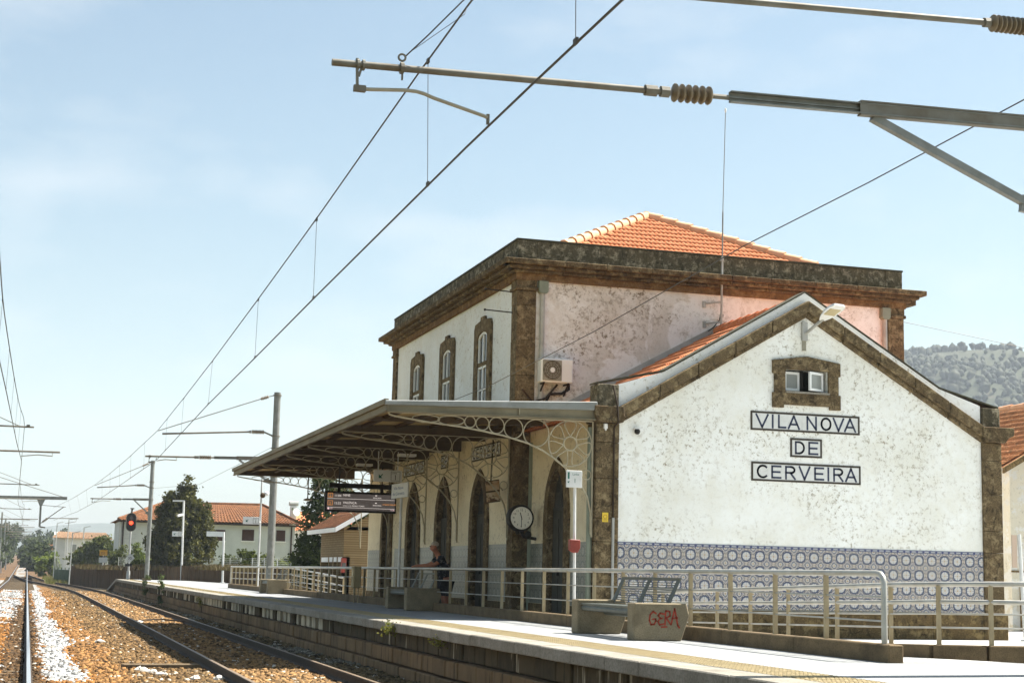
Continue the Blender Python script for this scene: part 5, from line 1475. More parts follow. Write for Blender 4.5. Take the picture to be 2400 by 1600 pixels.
# ------------------------------------------------------------------ signs and boxes on the platform
t = thing('station_name_board', (-2.0, 9.0, 0), 'white station name board angled on a slim white pole behind the bench', 'sign')
MB().tube([(-2.0, 8.9, 0), (-2.0, 8.9, 2.5)], 0.032, 8).build('pole', M['pole_white'], t, smooth=True)
r_ = Vector((0.37, -0.93, 0.06)).normalized(); u_ = Vector((0, 0, 1)); n_ = Vector((-0.93, -0.37, 0))
o_ = Vector((-2.085, 9.50, 2.50))
MB().obox(o_ + r_ * 0.325 + u_ * 0.17, r_ * 0.335, u_ * 0.17, n_ * 0.02).build('board', M['sign_white'], t, bevel=0.005)
mb = MB(); text_into(mb, 'Vila Nova', 0.10, o_ + r_ * 0.09 + u_ * 0.20 + n_ * 0.024, r_, u_, n_, 0.0); text_into(mb, 'de Cerveira', 0.10, o_ + r_ * 0.05 + u_ * 0.07 + n_ * 0.024, r_, u_, n_, 0.0)
mb.build('lettering', M['sign_blue'], t)
t = thing('ticket_validator', (-2.1, 13.2, 0), 'yellowish ticket validator box on two thin legs by the platform railing', 'ticket machine')
MB().box(-2.22, -2.02, 13.1, 13.4, 0.38, 0.93).build('body', M['tactile'], t, bevel=0.02)
MB().box(-2.225, -2.20, 13.16, 13.34, 0.66, 0.84).build('panel', M['pane'], t)
for x in (-2.16, -2.06): MB().tube([(x, 13.25, 0), (x, 13.25, 0.39)], 0.014, 6).build('leg', M['rail_post'], t)
t = thing('platform_sign', (-1.60, -2.4, -0.2), 'white pole sign with a red box behind the railing by the near doorway', 'sign')
MB().tube([(-1.63, -2.4, -0.2), (-1.66, -2.4, 2.42)], 0.026, 8).build('pole', M['pole_white'], t, smooth=True)
MB().box(-1.82, -1.55, -2.45, -2.41, 2.24, 2.52).build('board', M['sign_white'], t, bevel=0.004)
mb = MB(); mb.box(-1.80, -1.77, -2.454, -2.45, 2.38, 2.49); text_into(mb, 'Linha', 0.055, (-1.72, -2.453, 2.44), (1, 0, 0), (0, 0, 1), (0, -1, 0), 0); text_into(mb, '1', 0.10, (-1.70, -2.453, 2.32), (1, 0, 0), (0, 0, 1), (0, -1, 0), 0)
arrow(mb, -1.785, 2.33, 0.022, -2.453)
mb.build('lettering', M['sign_green'], t)
M['red_paint'] = noisy('red_paint', (0.26, 0.040, 0.022), (0.20, 0.030, 0.018), 7, 0.5, 0.4, 0.0)
MB().prism([(-1.775, 1.39), (-1.60, 1.385), (-1.60, 1.25), (-1.635, 1.18), (-1.70, 1.17), (-1.77, 1.22)], 'y', -2.56, -2.44).build('red_box', M['red_paint'], t, bevel=0.008)
M['grey_pole'] = noisy('grey_pole', (0.48, 0.50, 0.49), (0.40, 0.41, 0.39), 6, 0.5, 0.4, 0.0)
t = thing('lamp_post', (-1.2, 37.9, 0), 'slim grey lamp post with a small round lamp rising past the canopy edge', 'lamp post')
MB().tube([(-1.2, 37.9, -0.05), (-1.2, 37.9, 4.6)], [0.05, 0.035], 8).build('pole', M['grey_pole'], t, smooth=True)
MB().sphere((-1.15, 37.85, 3.78), 0.11, 10, 8).build('lamp_head', M['canopy_rafter'], t, smooth=True)
MB().sphere((-1.0, 37.85, 3.85), 0.10, 10, 8).build('lamp_glass', M['white_frame'], t, smooth=True)
g = 'Linha 1 direction signs'
track_sign('track_sign', -1.92, -1.25, 2.60, 2.89, 37.7, 'white Linha 1 sign with green arrow fixed to the slim round-lamp post', [((-1.26, 37.75, 2.7), (-1.2, 37.85, 2.7), 0.02)], g)
t = thing('lamp_post', (-0.36, 79.5, 0), 'far white angled lamp post with a camera in front of the conical tree', 'lamp post')
MB().tube([(-0.36, 79.5, -0.4), (-0.46, 79.5, 5.17)], 0.065, 8).build('pole', M['pole_white'], t, smooth=True)
MB().bar((-0.42, 79.5, 5.15), (-1.18, 79.5, 5.13), 0.16, 0.09).build('lamp_head', M['pole_white'], t)
MB().bar((-0.5, 79.4, 4.25), (-0.85, 79.2, 4.15), 0.14, 0.14).build('camera', M['pole_white'], t)
track_sign('track_sign', -1.12, -0.46, 2.82, 3.14, 79.3, 'white Linha 1 sign with green arrow fixed to the far angled lamp post', [((-0.5, 79.33, 2.95), (-0.42, 79.5, 2.95), 0.03)], g)
t = thing('platform_sign', (0.48, 64, 0), 'long blank white board on a white post far along the platform', 'sign')
MB().tube([(0.48, 64, 0.0), (0.42, 64, 2.86)], 0.062, 8).build('pole', M['pole_white'], t, smooth=True)
MB().tube([(0.48, 64, 0.0), (0.48, 64, 0.04)], 0.15, 10).build('foot', M['pole_white'], t)
MB().box(-0.54, 0.40, 63.93, 63.98, 2.58, 2.86).build('board', M['sign_white'], t)
t = thing('speed_board', (-4.45, 100, -0.8), 'orange plate above a white plate on a white post past the platform end', 'sign')
MB().tube([(-4.45, 100, -0.85), (-4.45, 100, 2.0)], 0.045, 8).build('pole', M['pole_white'], t)
MB().box(-4.74, -4.16, 99.9, 99.94, 1.60, 2.02).build('orange_plate', mat('orange_plate', (0.60, 0.30, 0.03), 0.6), t)
MB().box(-4.77, -4.13, 99.9, 99.94, 1.06, 1.45).build('white_plate', M['sign_white'], t)
MB().box(-4.7, -4.1, 99.92, 99.96, 1.47, 1.56).build('dark_strip', M['iron_black'], t)
mb = MB(); text_into(mb, '221', 0.24, (-4.68, 99.893, 1.70), (1, 0, 0), (0, 0, 1), (0, -1, 0), 0); mb.build('lettering', M['sign_edge'], t)
# signal
t = thing('railway_signal', (-3.36, 86, -0.3), 'railway signal showing red on a post with a ladder beyond the platform end', 'signal')
MB().tube([(-3.36, 86, -0.6), (-3.36, 86, 3.4)], 0.07, 8).build('post', M['grey_pole'], t, smooth=True)
MB().lathe((-3.36, 86, -0.3), (-3.36, 86, 0.5), [(0, 0.2), (0.3, 0.14), (0.8, 0.12)], 10).build('foot', M['grey_pole'], t, smooth=True)
pr = [(-3.37 + 0.32 * math.cos(a) * 1.0, 3.83 + (0.29 if math.sin(a) >= 0 else -0.29) + 0.32 * math.sin(a)) for a in np.linspace(0, 2 * PI, 25)[:-1]]
MB().prism(pr, 'y', 85.85, 85.9).build('backboard', M['iron_black'], t)
pr2 = [(-3.37 + (p[0] + 3.37) * 1.1, 3.83 + (p[1] - 3.83) * 1.05) for p in pr]
MB().strip(pr2, pr, 'y', 85.84, 85.91, closed=True).build('backboard_rim', M['ac_grille'], t)
red = lit('red_lamp', (1.0, 0.035, 0.01), 2.2)
MB().tube([(-3.37, 85.85, 3.78), (-3.37, 85.80, 3.78)], 0.13, 16).build('red_lens', red, t)
for z in (4.12,): MB().tube([(-3.37, 85.85, z), (-3.37, 85.80, z)], 0.12, 14).build('dark_lens', M['pane'], t)
for z in (3.78, 4.12): MB().tube([(-3.37, 85.85, z + 0.14), (-3.37, 85.62, z + 0.13)], 0.02, 6).build('hood', M['iron_black'], t)
MB().tube([(-3.36, 86, 4.45), (-3.34, 86, 4.78)], 0.06, 8).build('finial', M['canopy_rafter'], t)
MB().box(-3.46, -3.2, 85.9, 86.1, 4.73, 4.80).build('finial_cap', M['canopy_rafter'], t)
MB().prism([(-3.29 - 0.30, 1.385), (-3.29, 1.07), (-3.29 + 0.30, 1.385), (-3.29, 1.70)], 'y', 85.86, 85.89).build('diamond_plate', M['sign_white'], t)
mb = MB(); text_into(mb, '30', 0.26, (-3.46, 85.855, 1.29), (1, 0, 0), (0, 0, 1), (0, -1, 0), 0); mb.build('lettering', M['iron_black'], t)
MB().box(-3.62, -3.16, 85.84, 85.9, 0.82, 1.0).build('number_plate', M['iron_black'], t)
for z in np.arange(0.9, 3.2, 0.3): MB().box(-3.55, -3.15, 86.08, 86.1, z, z + 0.03).build('ladder_rung', M['grey_pole'], t)
for z in (2.7, 3.0): MB().box(-3.75, -3.0, 86.0, 86.05, z, z + 0.035).build('bracket_arm', M['grey_pole'], t)

# ------------------------------------------------------------------ the man at the railing
M['skin'] = noisy('skin', (0.44, 0.185, 0.105), (0.38, 0.15, 0.085), 12, 0.6, 0.3, 0.0)
M['hair'] = noisy('hair', (0.48, 0.42, 0.34), (0.33, 0.27, 0.20), 25, 0.9, 0.2, 0.0)
M['shirt'] = noisy('shirt', (0.016, 0.018, 0.024), (0.010, 0.011, 0.014), 9, 0.9, 0.2, 0.0, extra=(11.0, 0.55, (0.21, 0.22, 0.21)))
M['shorts'] = noisy('shorts', (0.022, 0.023, 0.028), (0.014, 0.014, 0.017), 9, 0.9, 0.2, 0.0, extra=(15.0, 0.62, (0.15, 0.15, 0.14)))
def skin_fig(name, nodes, edges, root, mt, parent, sub=2):
    me = bpy.data.meshes.new(name)
    off_ = world_loc(parent)
    keys = list(nodes)
    me.from_pydata([Vector(nodes[k][:3]) - off_ for k in keys], [(keys.index(a), keys.index(b)) for a, b in edges], []); me.update()
    o = bpy.data.objects.new(name, me); COL.objects.link(o); o.parent = parent
    md = o.modifiers.new('skin', 'SKIN'); md.use_smooth_shade = True; md.branch_smoothing = 0.3
    for i, k in enumerate(keys):
        v = me.skin_vertices[0].data[i]; r = nodes[k][3]; v.radius = (r, nodes[k][4] if len(nodes[k]) > 4 else r); v.use_root = (k == root)
    sb = o.modifiers.new('sub', 'SUBSURF'); sb.levels = sub; sb.render_levels = sub
    me.materials.append(mt)
    return o
PY, GZ = 7.75, -0.25
t = thing('person', (-1.25, PY, GZ), 'grey-haired person in a dark patterned shirt leaning forearms on the railing', 'person')
N = {'pelvis': (-1.19, PY, 0.66, 0.14), 'belly': (-1.22, PY, 0.86, 0.145), 'chest': (-1.30, PY, 1.06, 0.15), 'neck0': (-1.37, PY, 1.19, 0.075), 'neck': (-1.41, PY, 1.26, 0.055), 'jaw': (-1.475, PY, 1.315, 0.070), 'head': (-1.485, PY, 1.39, 0.090), 'crown': (-1.475, PY, 1.45, 0.066)}
E = [('pelvis', 'belly'), ('belly', 'chest'), ('chest', 'neck0'), ('neck0', 'neck'), ('neck', 'jaw'), ('jaw', 'head'), ('head', 'crown')]
N['nose'] = (-1.572, PY, 1.355, 0.016); E.append(('head', 'nose'))
for s_, nm in ((1, 'l'), (-1, 'r')):
    N.update({'sh' + nm: (-1.31, PY + 0.19 * s_, 1.13, 0.065), 'up' + nm: (-1.42, PY + 0.23 * s_, 1.03, 0.052), 'el' + nm: (-1.56, PY + 0.24 * s_, 0.965, 0.045), 'fa' + nm: (-1.70, PY + 0.16 * s_, 0.955, 0.042), 'wr' + nm: (-1.82, PY + 0.07 * s_, 0.955, 0.030), 'pa' + nm: (-1.89, PY + 0.035 * s_, 0.945, 0.034),
              'hi' + nm: (-1.18, PY + 0.10 * s_, 0.60, 0.10), 'kn' + nm: (-1.19, PY + 0.11 * s_, 0.22, 0.065), 'ca' + nm: (-1.15, PY + 0.11 * s_, 0.05, 0.060), 'an' + nm: (-1.14, PY + 0.11 * s_, -0.16, 0.042), 'to' + nm: (-1.28, PY + 0.12 * s_, -0.215, 0.038)})
    E += [('chest', 'sh' + nm), ('sh' + nm, 'up' + nm), ('up' + nm, 'el' + nm), ('el' + nm, 'fa' + nm), ('fa' + nm, 'wr' + nm), ('wr' + nm, 'pa' + nm), ('pelvis', 'hi' + nm), ('hi' + nm, 'kn' + nm), ('kn' + nm, 'ca' + nm), ('ca' + nm, 'an' + nm), ('an' + nm, 'to' + nm)]
    for f in range(4):
        o_ = (f - 1.5) * 0.018; L = (0.05, 0.06, 0.056, 0.044)[f]
        N['f%d%s' % (f, nm)] = (-1.925, PY + 0.035 * s_ + o_, 0.945, 0.010); N['g%d%s' % (f, nm)] = (-1.925 - L * 0.7, PY + 0.035 * s_ + o_ * 1.1, 0.930, 0.009); N['h%d%s' % (f, nm)] = (-1.92 - L * 0.8, PY + 0.035 * s_ + o_ * 1.1, 0.905, 0.008)
        E += [('pa' + nm, 'f%d%s' % (f, nm)), ('f%d%s' % (f, nm), 'g%d%s' % (f, nm)), ('g%d%s' % (f, nm), 'h%d%s' % (f, nm))]
    N['t' + nm] = (-1.89, PY + 0.035 * s_ - 0.05 * s_, 0.955, 0.012); N['u' + nm] = (-1.93, PY + 0.035 * s_ - 0.06 * s_, 0.950, 0.010)
    E += [('pa' + nm, 't' + nm), ('t' + nm, 'u' + nm)]
    N['ear' + nm] = (-1.465, PY + 0.092 * s_, 1.375, 0.018); E.append(('head', 'ear' + nm))
skin_fig('body', N, E, 'pelvis', M['skin'], t)
N2 = {'a': (-1.17, PY, 0.52, 0.165), 'b': (-1.21, PY, 0.80, 0.175), 'c': (-1.29, PY, 1.06, 0.175), 'd': (-1.355, PY, 1.175, 0.10)}
E2 = [('a', 'b'), ('b', 'c'), ('c', 'd')]
for s_, nm in ((1, 'l'), (-1, 'r')):
    N2.update({'s' + nm: (-1.31, PY + 0.20 * s_, 1.135, 0.085), 'u' + nm: (-1.45, PY + 0.235 * s_, 1.02, 0.072)}); E2 += [('c', 's' + nm), ('s' + nm, 'u' + nm)]
skin_fig('shirt', N2, E2, 'b', M['shirt'], t)
N3 = {'p': (-1.185, PY, 0.62, 0.155)}; E3 = []
for s_, nm in ((1, 'l'), (-1, 'r')):
    N3.update({'h' + nm: (-1.18, PY + 0.10 * s_, 0.54, 0.125), 'k' + nm: (-1.185, PY + 0.115 * s_, 0.27, 0.105)}); E3 += [('p', 'h' + nm), ('h' + nm, 'k' + nm)]
skin_fig('shorts', N3, E3, 'p', M['shorts'], t)
mb = MB(); mb.sphere((-1.452, PY, 1.435), 0.094, 14, 10, 0.98, 0.98, 0.72); mb.v = [v for v in mb.v]
hair = mb.build('hair', M['hair'], t, smooth=True)
for s_ in (-1, 1):
    MB().sphere((-1.560, PY + 0.034 * s_, 1.395), 0.011, 8, 6).build('eye', M['iron_black'], t)
    MB().cbox((-1.20, PY + 0.115 * s_, -0.225), 0.28, 0.10, 0.05).build('shoe', M['iron_black'], t, bevel=0.02)
MB().cbox((-1.566, PY, 1.325), 0.008, 0.05, 0.010).build('mouth', M['red_paint'], t)
# ------------------------------------------------------------------ overhead line
M['galv'] = noisy('galv', (0.24, 0.25, 0.235), (0.17, 0.175, 0.155), 5.0, 0.55, 0.5, 0.0, metal=0.3)
M['galv_rust'] = noisy('galv_rust', (0.20, 0.195, 0.165), (0.14, 0.12, 0.085), 4.0, 0.65, 0.4, 0.0, metal=0.2)
M['tube_pale'] = noisy('tube_pale', (0.42, 0.39, 0.31), (0.33, 0.30, 0.225), 6.0, 0.6, 0.4, 0.0)
M['porcelain'] = noisy('porcelain', (0.235, 0.185, 0.115), (0.17, 0.13, 0.08), 8.0, 0.55, 0.5, 0.0)
M['wire'] = mat('wire', (0.075, 0.068, 0.056), 0.6, 0.3)
def insulator(a, b, r, n, name, parent):
    """string of ribbed discs from a to b"""
    a, b = Vector(a), Vector(b); L = (b - a).length
    prof = [(0, r * 0.30)]
    for i in range(n):
        s0 = L * (i + 0.08) / n; w = L / n
        prof += [(s0, r * 0.45), (s0 + w * 0.22, r * 0.97), (s0 + w * 0.36, r), (s0 + w * 0.55, r * 0.9), (s0 + w * 0.80, r * 0.45)]
    prof.append((L, r * 0.30))
    return MB().lathe(a, b, prof, 14).build(name, M['porcelain'], parent, smooth=True)
def cantilever(xm, y, side, x_low, x_mess, x_reg, zc, label, detail=1.0, top=7.2, group='catenary masts', base=0.0, mw=0.22, low_z=(4.97, 5.10), up_z=5.95, heavy=False):
    """mast at xm; arms run out over the track towards side*x. low_z: lower tube height at tip and mast"""
    t = thing('catenary_mast', (xm, y, base), label, 'catenary mast', group)
    MB().tube([(xm, y, base - 0.3), (xm, y, top)], [mw / 2 * 1.08, mw / 2 * 0.95], 10).build('post', M['galv'], t, smooth=True)
    MB().cbox((xm, y, base + 0.06), mw * 2, mw * 2, 0.16).build('footing', M['kerb'], t)
    s = side
    zt, zm = low_z
    X = lambda f: x_low + (xm - s * (-mw / 2) - x_low) * f
    Z = lambda f: zt + (zm - zt) * f
    R = 0.030 if detail > 0.5 else 0.035
    fi0, fi1 = (0.415, 0.468) if heavy else (0.40, 0.49)
    P = lambda f, dz=0: (X(f), y, Z(f) + dz)
    MB().tube([P(0), P(fi0 - 0.003)], R, 10).build('lower_tube', M['galv_rust'], t, smooth=True)
    MB().tube([P(fi0 - 0.035), P(fi0 - 0.02)], R * 1.7, 8).build('clamp', M['galv_rust'], t)
    MB().tube([P(fi0 - 0.015), P(fi0 - 0.004)], R * 1.7, 8).build('clamp', M['galv_rust'], t)
    insulator(P(fi0), P(fi1), 0.085, 6, 'insulator', t)
    MB().tube([P(fi1), P(fi1 + 0.022)], R * 0.8, 8).build('insulator_pin', M['galv_rust'], t)
    h = 0.11
    # channel-iron beam: two flanges and a web
    a, b = P(fi1 + 0.022), P(1.0)
    fm = fi1 + 0.022 + (1 - fi1 - 0.022) * 0.345
    c = P(fm)
    mb = MB().bar(a, b, 0.012, h * 0.85)
    d = (Vector(b) - Vector(a))
    for dz in (h * 0.42, -h * 0.42): mb.bar((a[0], y - 0.028, a[2] + dz), (b[0], y - 0.028, b[2] + dz), 0.055, 0.010)
    mb.bar((a[0], y - 0.012, a[2]), (b[0], y - 0.012, b[2]), 0.02, 0.012)
    mb.build('beam', M['galv'], t)
    mb = MB()
    for dz in (h * 0.56, -h * 0.56): mb.bar((c[0], y - 0.03, c[2] + dz), (b[0], y - 0.03, b[2] + dz), 0.075, 0.014)
    mb.bar((c[0], y - 0.045, c[2]), (b[0], y - 0.045, b[2]), 0.012, h * 1.1)
    mb.build('stiffener', M['galv_rust'], t)
    e = P(fm + 0.02, -h * 0.6); f_ = (xm, y, Z(1.0) - 1.05)
    MB().bar(e, (f_[0] - s * mw * -0.4, y, f_[2]), 0.07, 0.07).build('brace', M['galv'], t)
    MB().bar((e[0] + (f_[0] - e[0]) * 0.72, y, e[2] + (f_[2] - e[2]) * 0.72), (f_[0], y, f_[2] + 0.18), 0.05, 0.16).build('gusset', M['galv'], t)
    # upper tube, insulator and tie
    uz = up_z
    xu = x_mess - (-s) * -0.1
    MB().tube([(x_mess + s * 0.15, y, uz - 0.05), (xm - s * 0.9, y, uz + 0.17)], R, 10).build('upper_tube', M['galv_rust'], t, smooth=True)
    MB().tube([(xm - s * 0.96, y, uz + 0.165), (xm - s * 0.9, y, uz + 0.17)], R * 1.6, 8).build('clamp', M['galv_rust'], t)
    insulator((xm - s * 0.88, y, uz + 0.17), (xm - s * 0.42, y, uz + 0.18), 0.085, 9, 'insulator', t)
    MB().tube([(xm - s * 0.42, y, uz + 0.18), (xm - s * mw * 0.4, y, uz + 0.05)], R * 0.9, 8).build('arm_end', M['galv_rust'], t)
    # registration arm under the lower tube
    xr = x_low + (X(1) - x_low) * 0.03
    st_z = Z(0.03)
    mb = MB()
    mb.bar((xr - 0.01, y, st_z + 0.05), (xr, y, st_z - 0.20), 0.03, 0.02); mb.bar((xr + 0.045 , y, st_z + 0.04), (xr + 0.01, y, st_z - 0.10), 0.022, 0.018)
    mb.tube([(xr - 0.012, y, st_z), (xr + 0.008, y, st_z)], R * 1.55, 10); mb.tube([(xr + 0.035, y, st_z), (xr + 0.055, y, st_z)], R * 1.55, 10)
    mb.cbox((xr + 0.02, y, st_z - 0.205), 0.10, 0.05, 0.05)
    mb.build('dropper_bracket', M['galv_rust'], t)
    return t
MESS_Y = [-60, -35, -20, -14.76, -12.5, -5.5, 1.2, 9.9, 18.5, 30.55, 45, 58, 71.7, 90, 115]
MESS_Z = [6.05, 6.0, 5.92, 5.88, 5.83, 5.70, 5.63, 5.57, 5.56, 5.60, 5.50, 5.50, 5.60, 5.5, 5.6]
CON_Y = [-60, -30, -14.76, -5.5, 1.2, 9.9, 30.55, 50, 71.7, 90, 115]
CON_X = [-6.70, -6.74, -6.763, -6.65, -6.545, -6.43, -6.012, -6.2, -6.45, -6.9, -8.1]
cxw = lambda y: float(np.interp(y, CON_Y, CON_X)); mzw = lambda y: float(np.interp(y, MESS_Y, MESS_Z))
# the near mast stands just right of the picture, its arms reach over the siding
ZC = 4.55
NY = -14.76
t = cantilever(-0.95, NY, 1, -8.121, -6.78, -6.763, ZC, 'nearest catenary mast with ribbed brown insulators and arms across the sky', heavy=True, low_z=(4.945, 5.135), up_z=5.90, mw=0.26)
def reg_arm(t, y, pts, end):
    MB().tube(pts, 0.0165, 8).build('registration_arm', M['tube_pale'], t, smooth=True)
    MB().cbox((end[0], y, end[2] + 0.05), 0.025, 0.02, 0.09).build('contact_clip', M['galv_rust'], t)
reg_arm(t, NY, [(-7.88, NY, 4.745), (-7.8, NY, 4.748), (-7.5, NY, 4.775), (-7.40, NY, 4.775), (-7.33, NY, 4.762), (-7.25, NY, 4.735), (-6.80, NY, 4.625), (-6.775, NY, 4.615)], (-6.77, NY, ZC))
mb = MB(); mb.ring((-7.53, NY, 5.055), 0.03, 0.010, (1, 0, 0), (0, 0, 1), 12, 5); mb.tube([(-7.545, NY, 4.962), (-7.515, NY, 4.962)], 0.05, 10); mb.cbox((-7.525, NY, 4.89), 0.014, 0.02, 0.06)
mb.build('clamp', M['galv_rust'], t)
MB().tube([(-7.50, NY, 5.07), (-7.3, NY, 5.29), (-6.80, NY, 5.87)], 0.0065, 5).build('stay_wire', M['wire'], t)
MB().tube([(-7.44, NY, 5.13), (-7.0, NY, 5.50), (-6.82, NY + 0.6, 5.80)], 0.0028, 4).build('stay_wire', M['wire'], t)
t = cantilever(-1.80, 30.55, 1, -6.40, -6.0, -6.012, ZC, 'thick grey catenary mast standing behind the far bench at the canopy end', detail=0.3, low_z=(4.68, 4.78), up_z=5.55, mw=0.26)
reg_arm(t, 30.55, [(-5.30, 30.55, 4.70), (-5.30, 30.55, 4.575), (-5.7, 30.55, 4.59), (-6.0, 30.55, 4.53)], (-6.012, 30.55, ZC))
MB().tube([(-6.0, 30.55, 5.60), (-2.4, 30.55, 6.93)], 0.018, 6).build('tie_rod', M['galv_rust'], t)
insulator((-2.40, 30.55, 6.93), (-2.12, 30.55, 7.03), 0.07, 5, 'insulator', t)
MB().tube([(-2.12, 30.55, 7.03), (-1.85, 30.55, 7.10)], 0.018, 6).build('tie_rod', M['galv_rust'], t)
for z in (7.09, 5.6, 5.16): MB().tube([(-1.8, 30.55, z - 0.02), (-1.8, 30.55, z + 0.02)], 0.16, 10).build('collar', M['galv_rust'], t)
t = cantilever(-3.15, 71.7, 1, -6.70, -6.5, -6.45, ZC, 'far catenary mast between the signal and the conical tree', detail=0.3, low_z=(4.78, 4.84), up_z=5.5, mw=0.26)
reg_arm(t, 71.7, [(-5.55, 71.7, 4.8), (-5.55, 71.7, 4.66), (-6.0, 71.7, 4.68), (-6.44, 71.7, 4.55)], (-6.45, 71.7, ZC))
MB().tube([(-6.5, 71.7, 5.56), (-3.2, 71.7, 7.1)], 0.02, 6).build('tie_rod', M['galv_rust'], t)
insulator((-3.75, 71.7, 6.85), (-3.4, 71.7, 7.01), 0.07, 5, 'insulator', t)
for z in (7.09, 5.9, 5.55, 4.83): MB().tube([(-3.15, 71.7, z - 0.02), (-3.15, 71.7, z + 0.02)], 0.16, 10).build('collar', M['galv_rust'], t)

def overhead(name, label, xf, mf, mxf, y0, y1, drops, r=0.0105):
    t = thing('overhead_line', (xf(0), 0, ZC), label, 'overhead wires')
    ys = np.arange(y0, y1, 2.0)
    rz = lambda y: float(rise(y))
    MB().tube([(xf(y), y, ZC + rz(y)) for y in ys], r, 6).build('contact_wire', M['wire'], t)
    MB().tube([(mxf(y), y, mf(y) + rz(y)) for y in ys], r * 0.95, 6).build('messenger_wire', M['wire'], t)
    for y in drops:
        MB().tube([(xf(y), y, ZC + rz(y)), (mxf(y), y, mf(y) + rz(y))], 0.0035, 4).build('dropper', M['wire'], t)
        mb = MB().cbox((xf(y), y, ZC + rz(y) + 0.015), 0.02, 0.07, 0.045); mb.cbox((mxf(y), y, mf(y) + rz(y) - 0.015), 0.02, 0.07, 0.05)
        mb.build('wire_clip', M['wire'], t)
    return t
mxw = lambda y: float(np.interp(y, [-60, -14.76, -12.5, 30.55, 71.7, 115], [-6.8, -6.78, -6.77, -6.02, -6.5, -8.2]))
overhead('overhead_line', 'dark contact and carrier wires hung over the siding from upper right to lower left', cxw, mzw, mxw, -60, 115, [-17.0, -12.5, -5.5, 1.2, 9.9, 18.5, 25.5, 36, 43, 50, 57, 64, 78, 86, 95])
MCX = lambda y: float(np.interp(y, [-60, 3, 9.5, 25.5, 34, 74, 120, 166, 880], [-11.1, -10.98, -10.9, -10.73, -10.6, -10.85, -10.55, -10.8, -9.2]))
MMZ = lambda y: 5.95 - 0.5 * (1 - ((((y - 31.5) % 43) - 21.5) / 21.5) ** 2)
overhead('overhead_line', 'dark contact and carrier wires hung over the main track at the left edge', MCX, MMZ, lambda y: MCX(y) + 0.02, -60, 640, [2.5, 9, 15, 21, 27, 37, 45, 53, 61, 69, 80, 90, 100, 110])
# earth wire from mast to mast, over the canopy
mb = MB(); ep = [(-1.15, -14.7, 5.55), (-1.30, -11.5, 5.33), (-1.45, -8.5, 5.16), (-1.56, -3, 4.78), (-1.65, 3, 4.50), (-1.75, 12, 4.42), (-1.9, 22, 4.68), (-2.0, 30.5, 5.15)]
mb.tube(ep, 0.0075, 5); mb.tube([(-2.0, 30.5, 5.15), (-2.5, 50, 4.75), (-3.2, 71.7, 5.5)], 0.007, 5)
tag(mb.build('earth_wire', M['wire']), 'thin cable rising to the right across the station roof and sky', 'cable')
mb = MB(); mb.tube([(8.4, 15.9, 7.1), (15, 22, 8.45), (22.0, 30, 11.5), (29.5, 30, 10.75), (46, 30, 8.0)], 0.006, 4)
mb = MB().tube([(17.0, 31.5, 12.3), (23.795, 30.0, 11.455), (29.465, 30.0, 10.747), (40, 27, 9.4)], 0.012, 4)
tag(mb.build('phone_wire', M['wire']), 'faint phone wire sagging in front of the wooded hill', 'cable')
# left-hand masts of the main track: arms reach in from the left edge
def left_mast(y, label, xm=-14.3, tip=-10.24, tip2=-9.30):
    b = float(rise(y)) - 1.0; r = float(rise(y))
    t = thing('catenary_mast', (xm, y, b), label, 'catenary mast', 'catenary masts along the main track')
    MB().tube([(xm, y, b - 0.2), (xm, y, 7.4 + r)], [0.15, 0.12], 8).build('post', M['galv'], t, smooth=True)
    MB().tube([(xm, y, 5.6 + r), (tip, y, 5.6 + r)], 0.034, 6).build('upper_tube', M['galv_rust'], t)
    MB().tube([(xm, y, 4.69 + r), (tip2, y, 4.75 + r)], 0.038, 6).build('lower_tube', M['galv_rust'], t)
    MB().tube([(tip2 - 0.25, y, 4.74 + r), (tip2 - 0.25, y, 4.60 + r), (tip2 - 0.75, y, 4.63 + r), (-10.62, y, 4.56 + r)], 0.018, 6).build('registration_arm', M['tube_pale'], t)
    MB().tube([(tip - 0.5, y, 5.62 + r), (xm, y, 7.1 + r)], 0.016, 5).build('tie_rod', M['galv_rust'], t)
    for z in (5.6, 4.70): insulator((xm + 0.5, y, z + r), (xm + 0.95, y, z + r), 0.08, 6, 'insulator', t)
    MB().cbox((tip - 0.2, y, 5.63 + r), 0.12, 0.06, 0.10).build('clamp', M['galv_rust'], t)
    return t
left_mast(31.5, 'catenary mast off the left edge whose arms end above the main track')
left_mast(74.5, 'second catenary mast up the main track, arms just in view at left', xm=-14.3, tip=-9.65)
for k, y in enumerate((120, 166, 212, 258, 304, 350, 400, 455)):
    left_mast(y, ['third left mast, above the fork of the tracks', 'left mast just past the fork of the tracks', 'left mast beside the first dark lineside trees', 'slim left mast among the lineside trees', 'distant left mast near the bend of the woods', 'very distant left mast half lost in haze', 'hazy left mast with one mast behind it', 'farthest hazy left mast at the end of the straight'][k], xm=-13.6, tip=-9.9)
t = thing('catenary_portal', (-14.3, 80, -1), 'heavy portal beam from the left with a hanging drop post over the tracks', 'catenary portal')
MB().tube([(-14.3, 80, -1.2), (-14.3, 80, 7)], 0.16, 8).build('post', M['galv'], t)
MB().bar((-14.3, 80, 4.97), (-7.85, 80, 5.07), 0.16, 0.20).build('beam', M['galv'], t)
MB().bar((-9.46, 80, 4.97), (-9.45, 80, 3.2), 0.13, 0.13).build('drop_post', M['galv'], t)
MB().prism([(-9.72, 4.95), (-9.2, 4.95), (-9.38, 4.55), (-9.54, 4.55)], 'y', 79.93, 80.07).build('gusset', M['galv'], t)
MB().tube([(-9.40, 80, 4.58), (-8.9, 80, 4.56), (-7.9, 80, 4.50)], 0.018, 5).build('arm', M['galv_rust'], t)
MB().tube([(-9.40, 80, 3.42), (-8.02, 80, 4.52)], 0.03, 6).build('strut', M['galv_rust'], t)
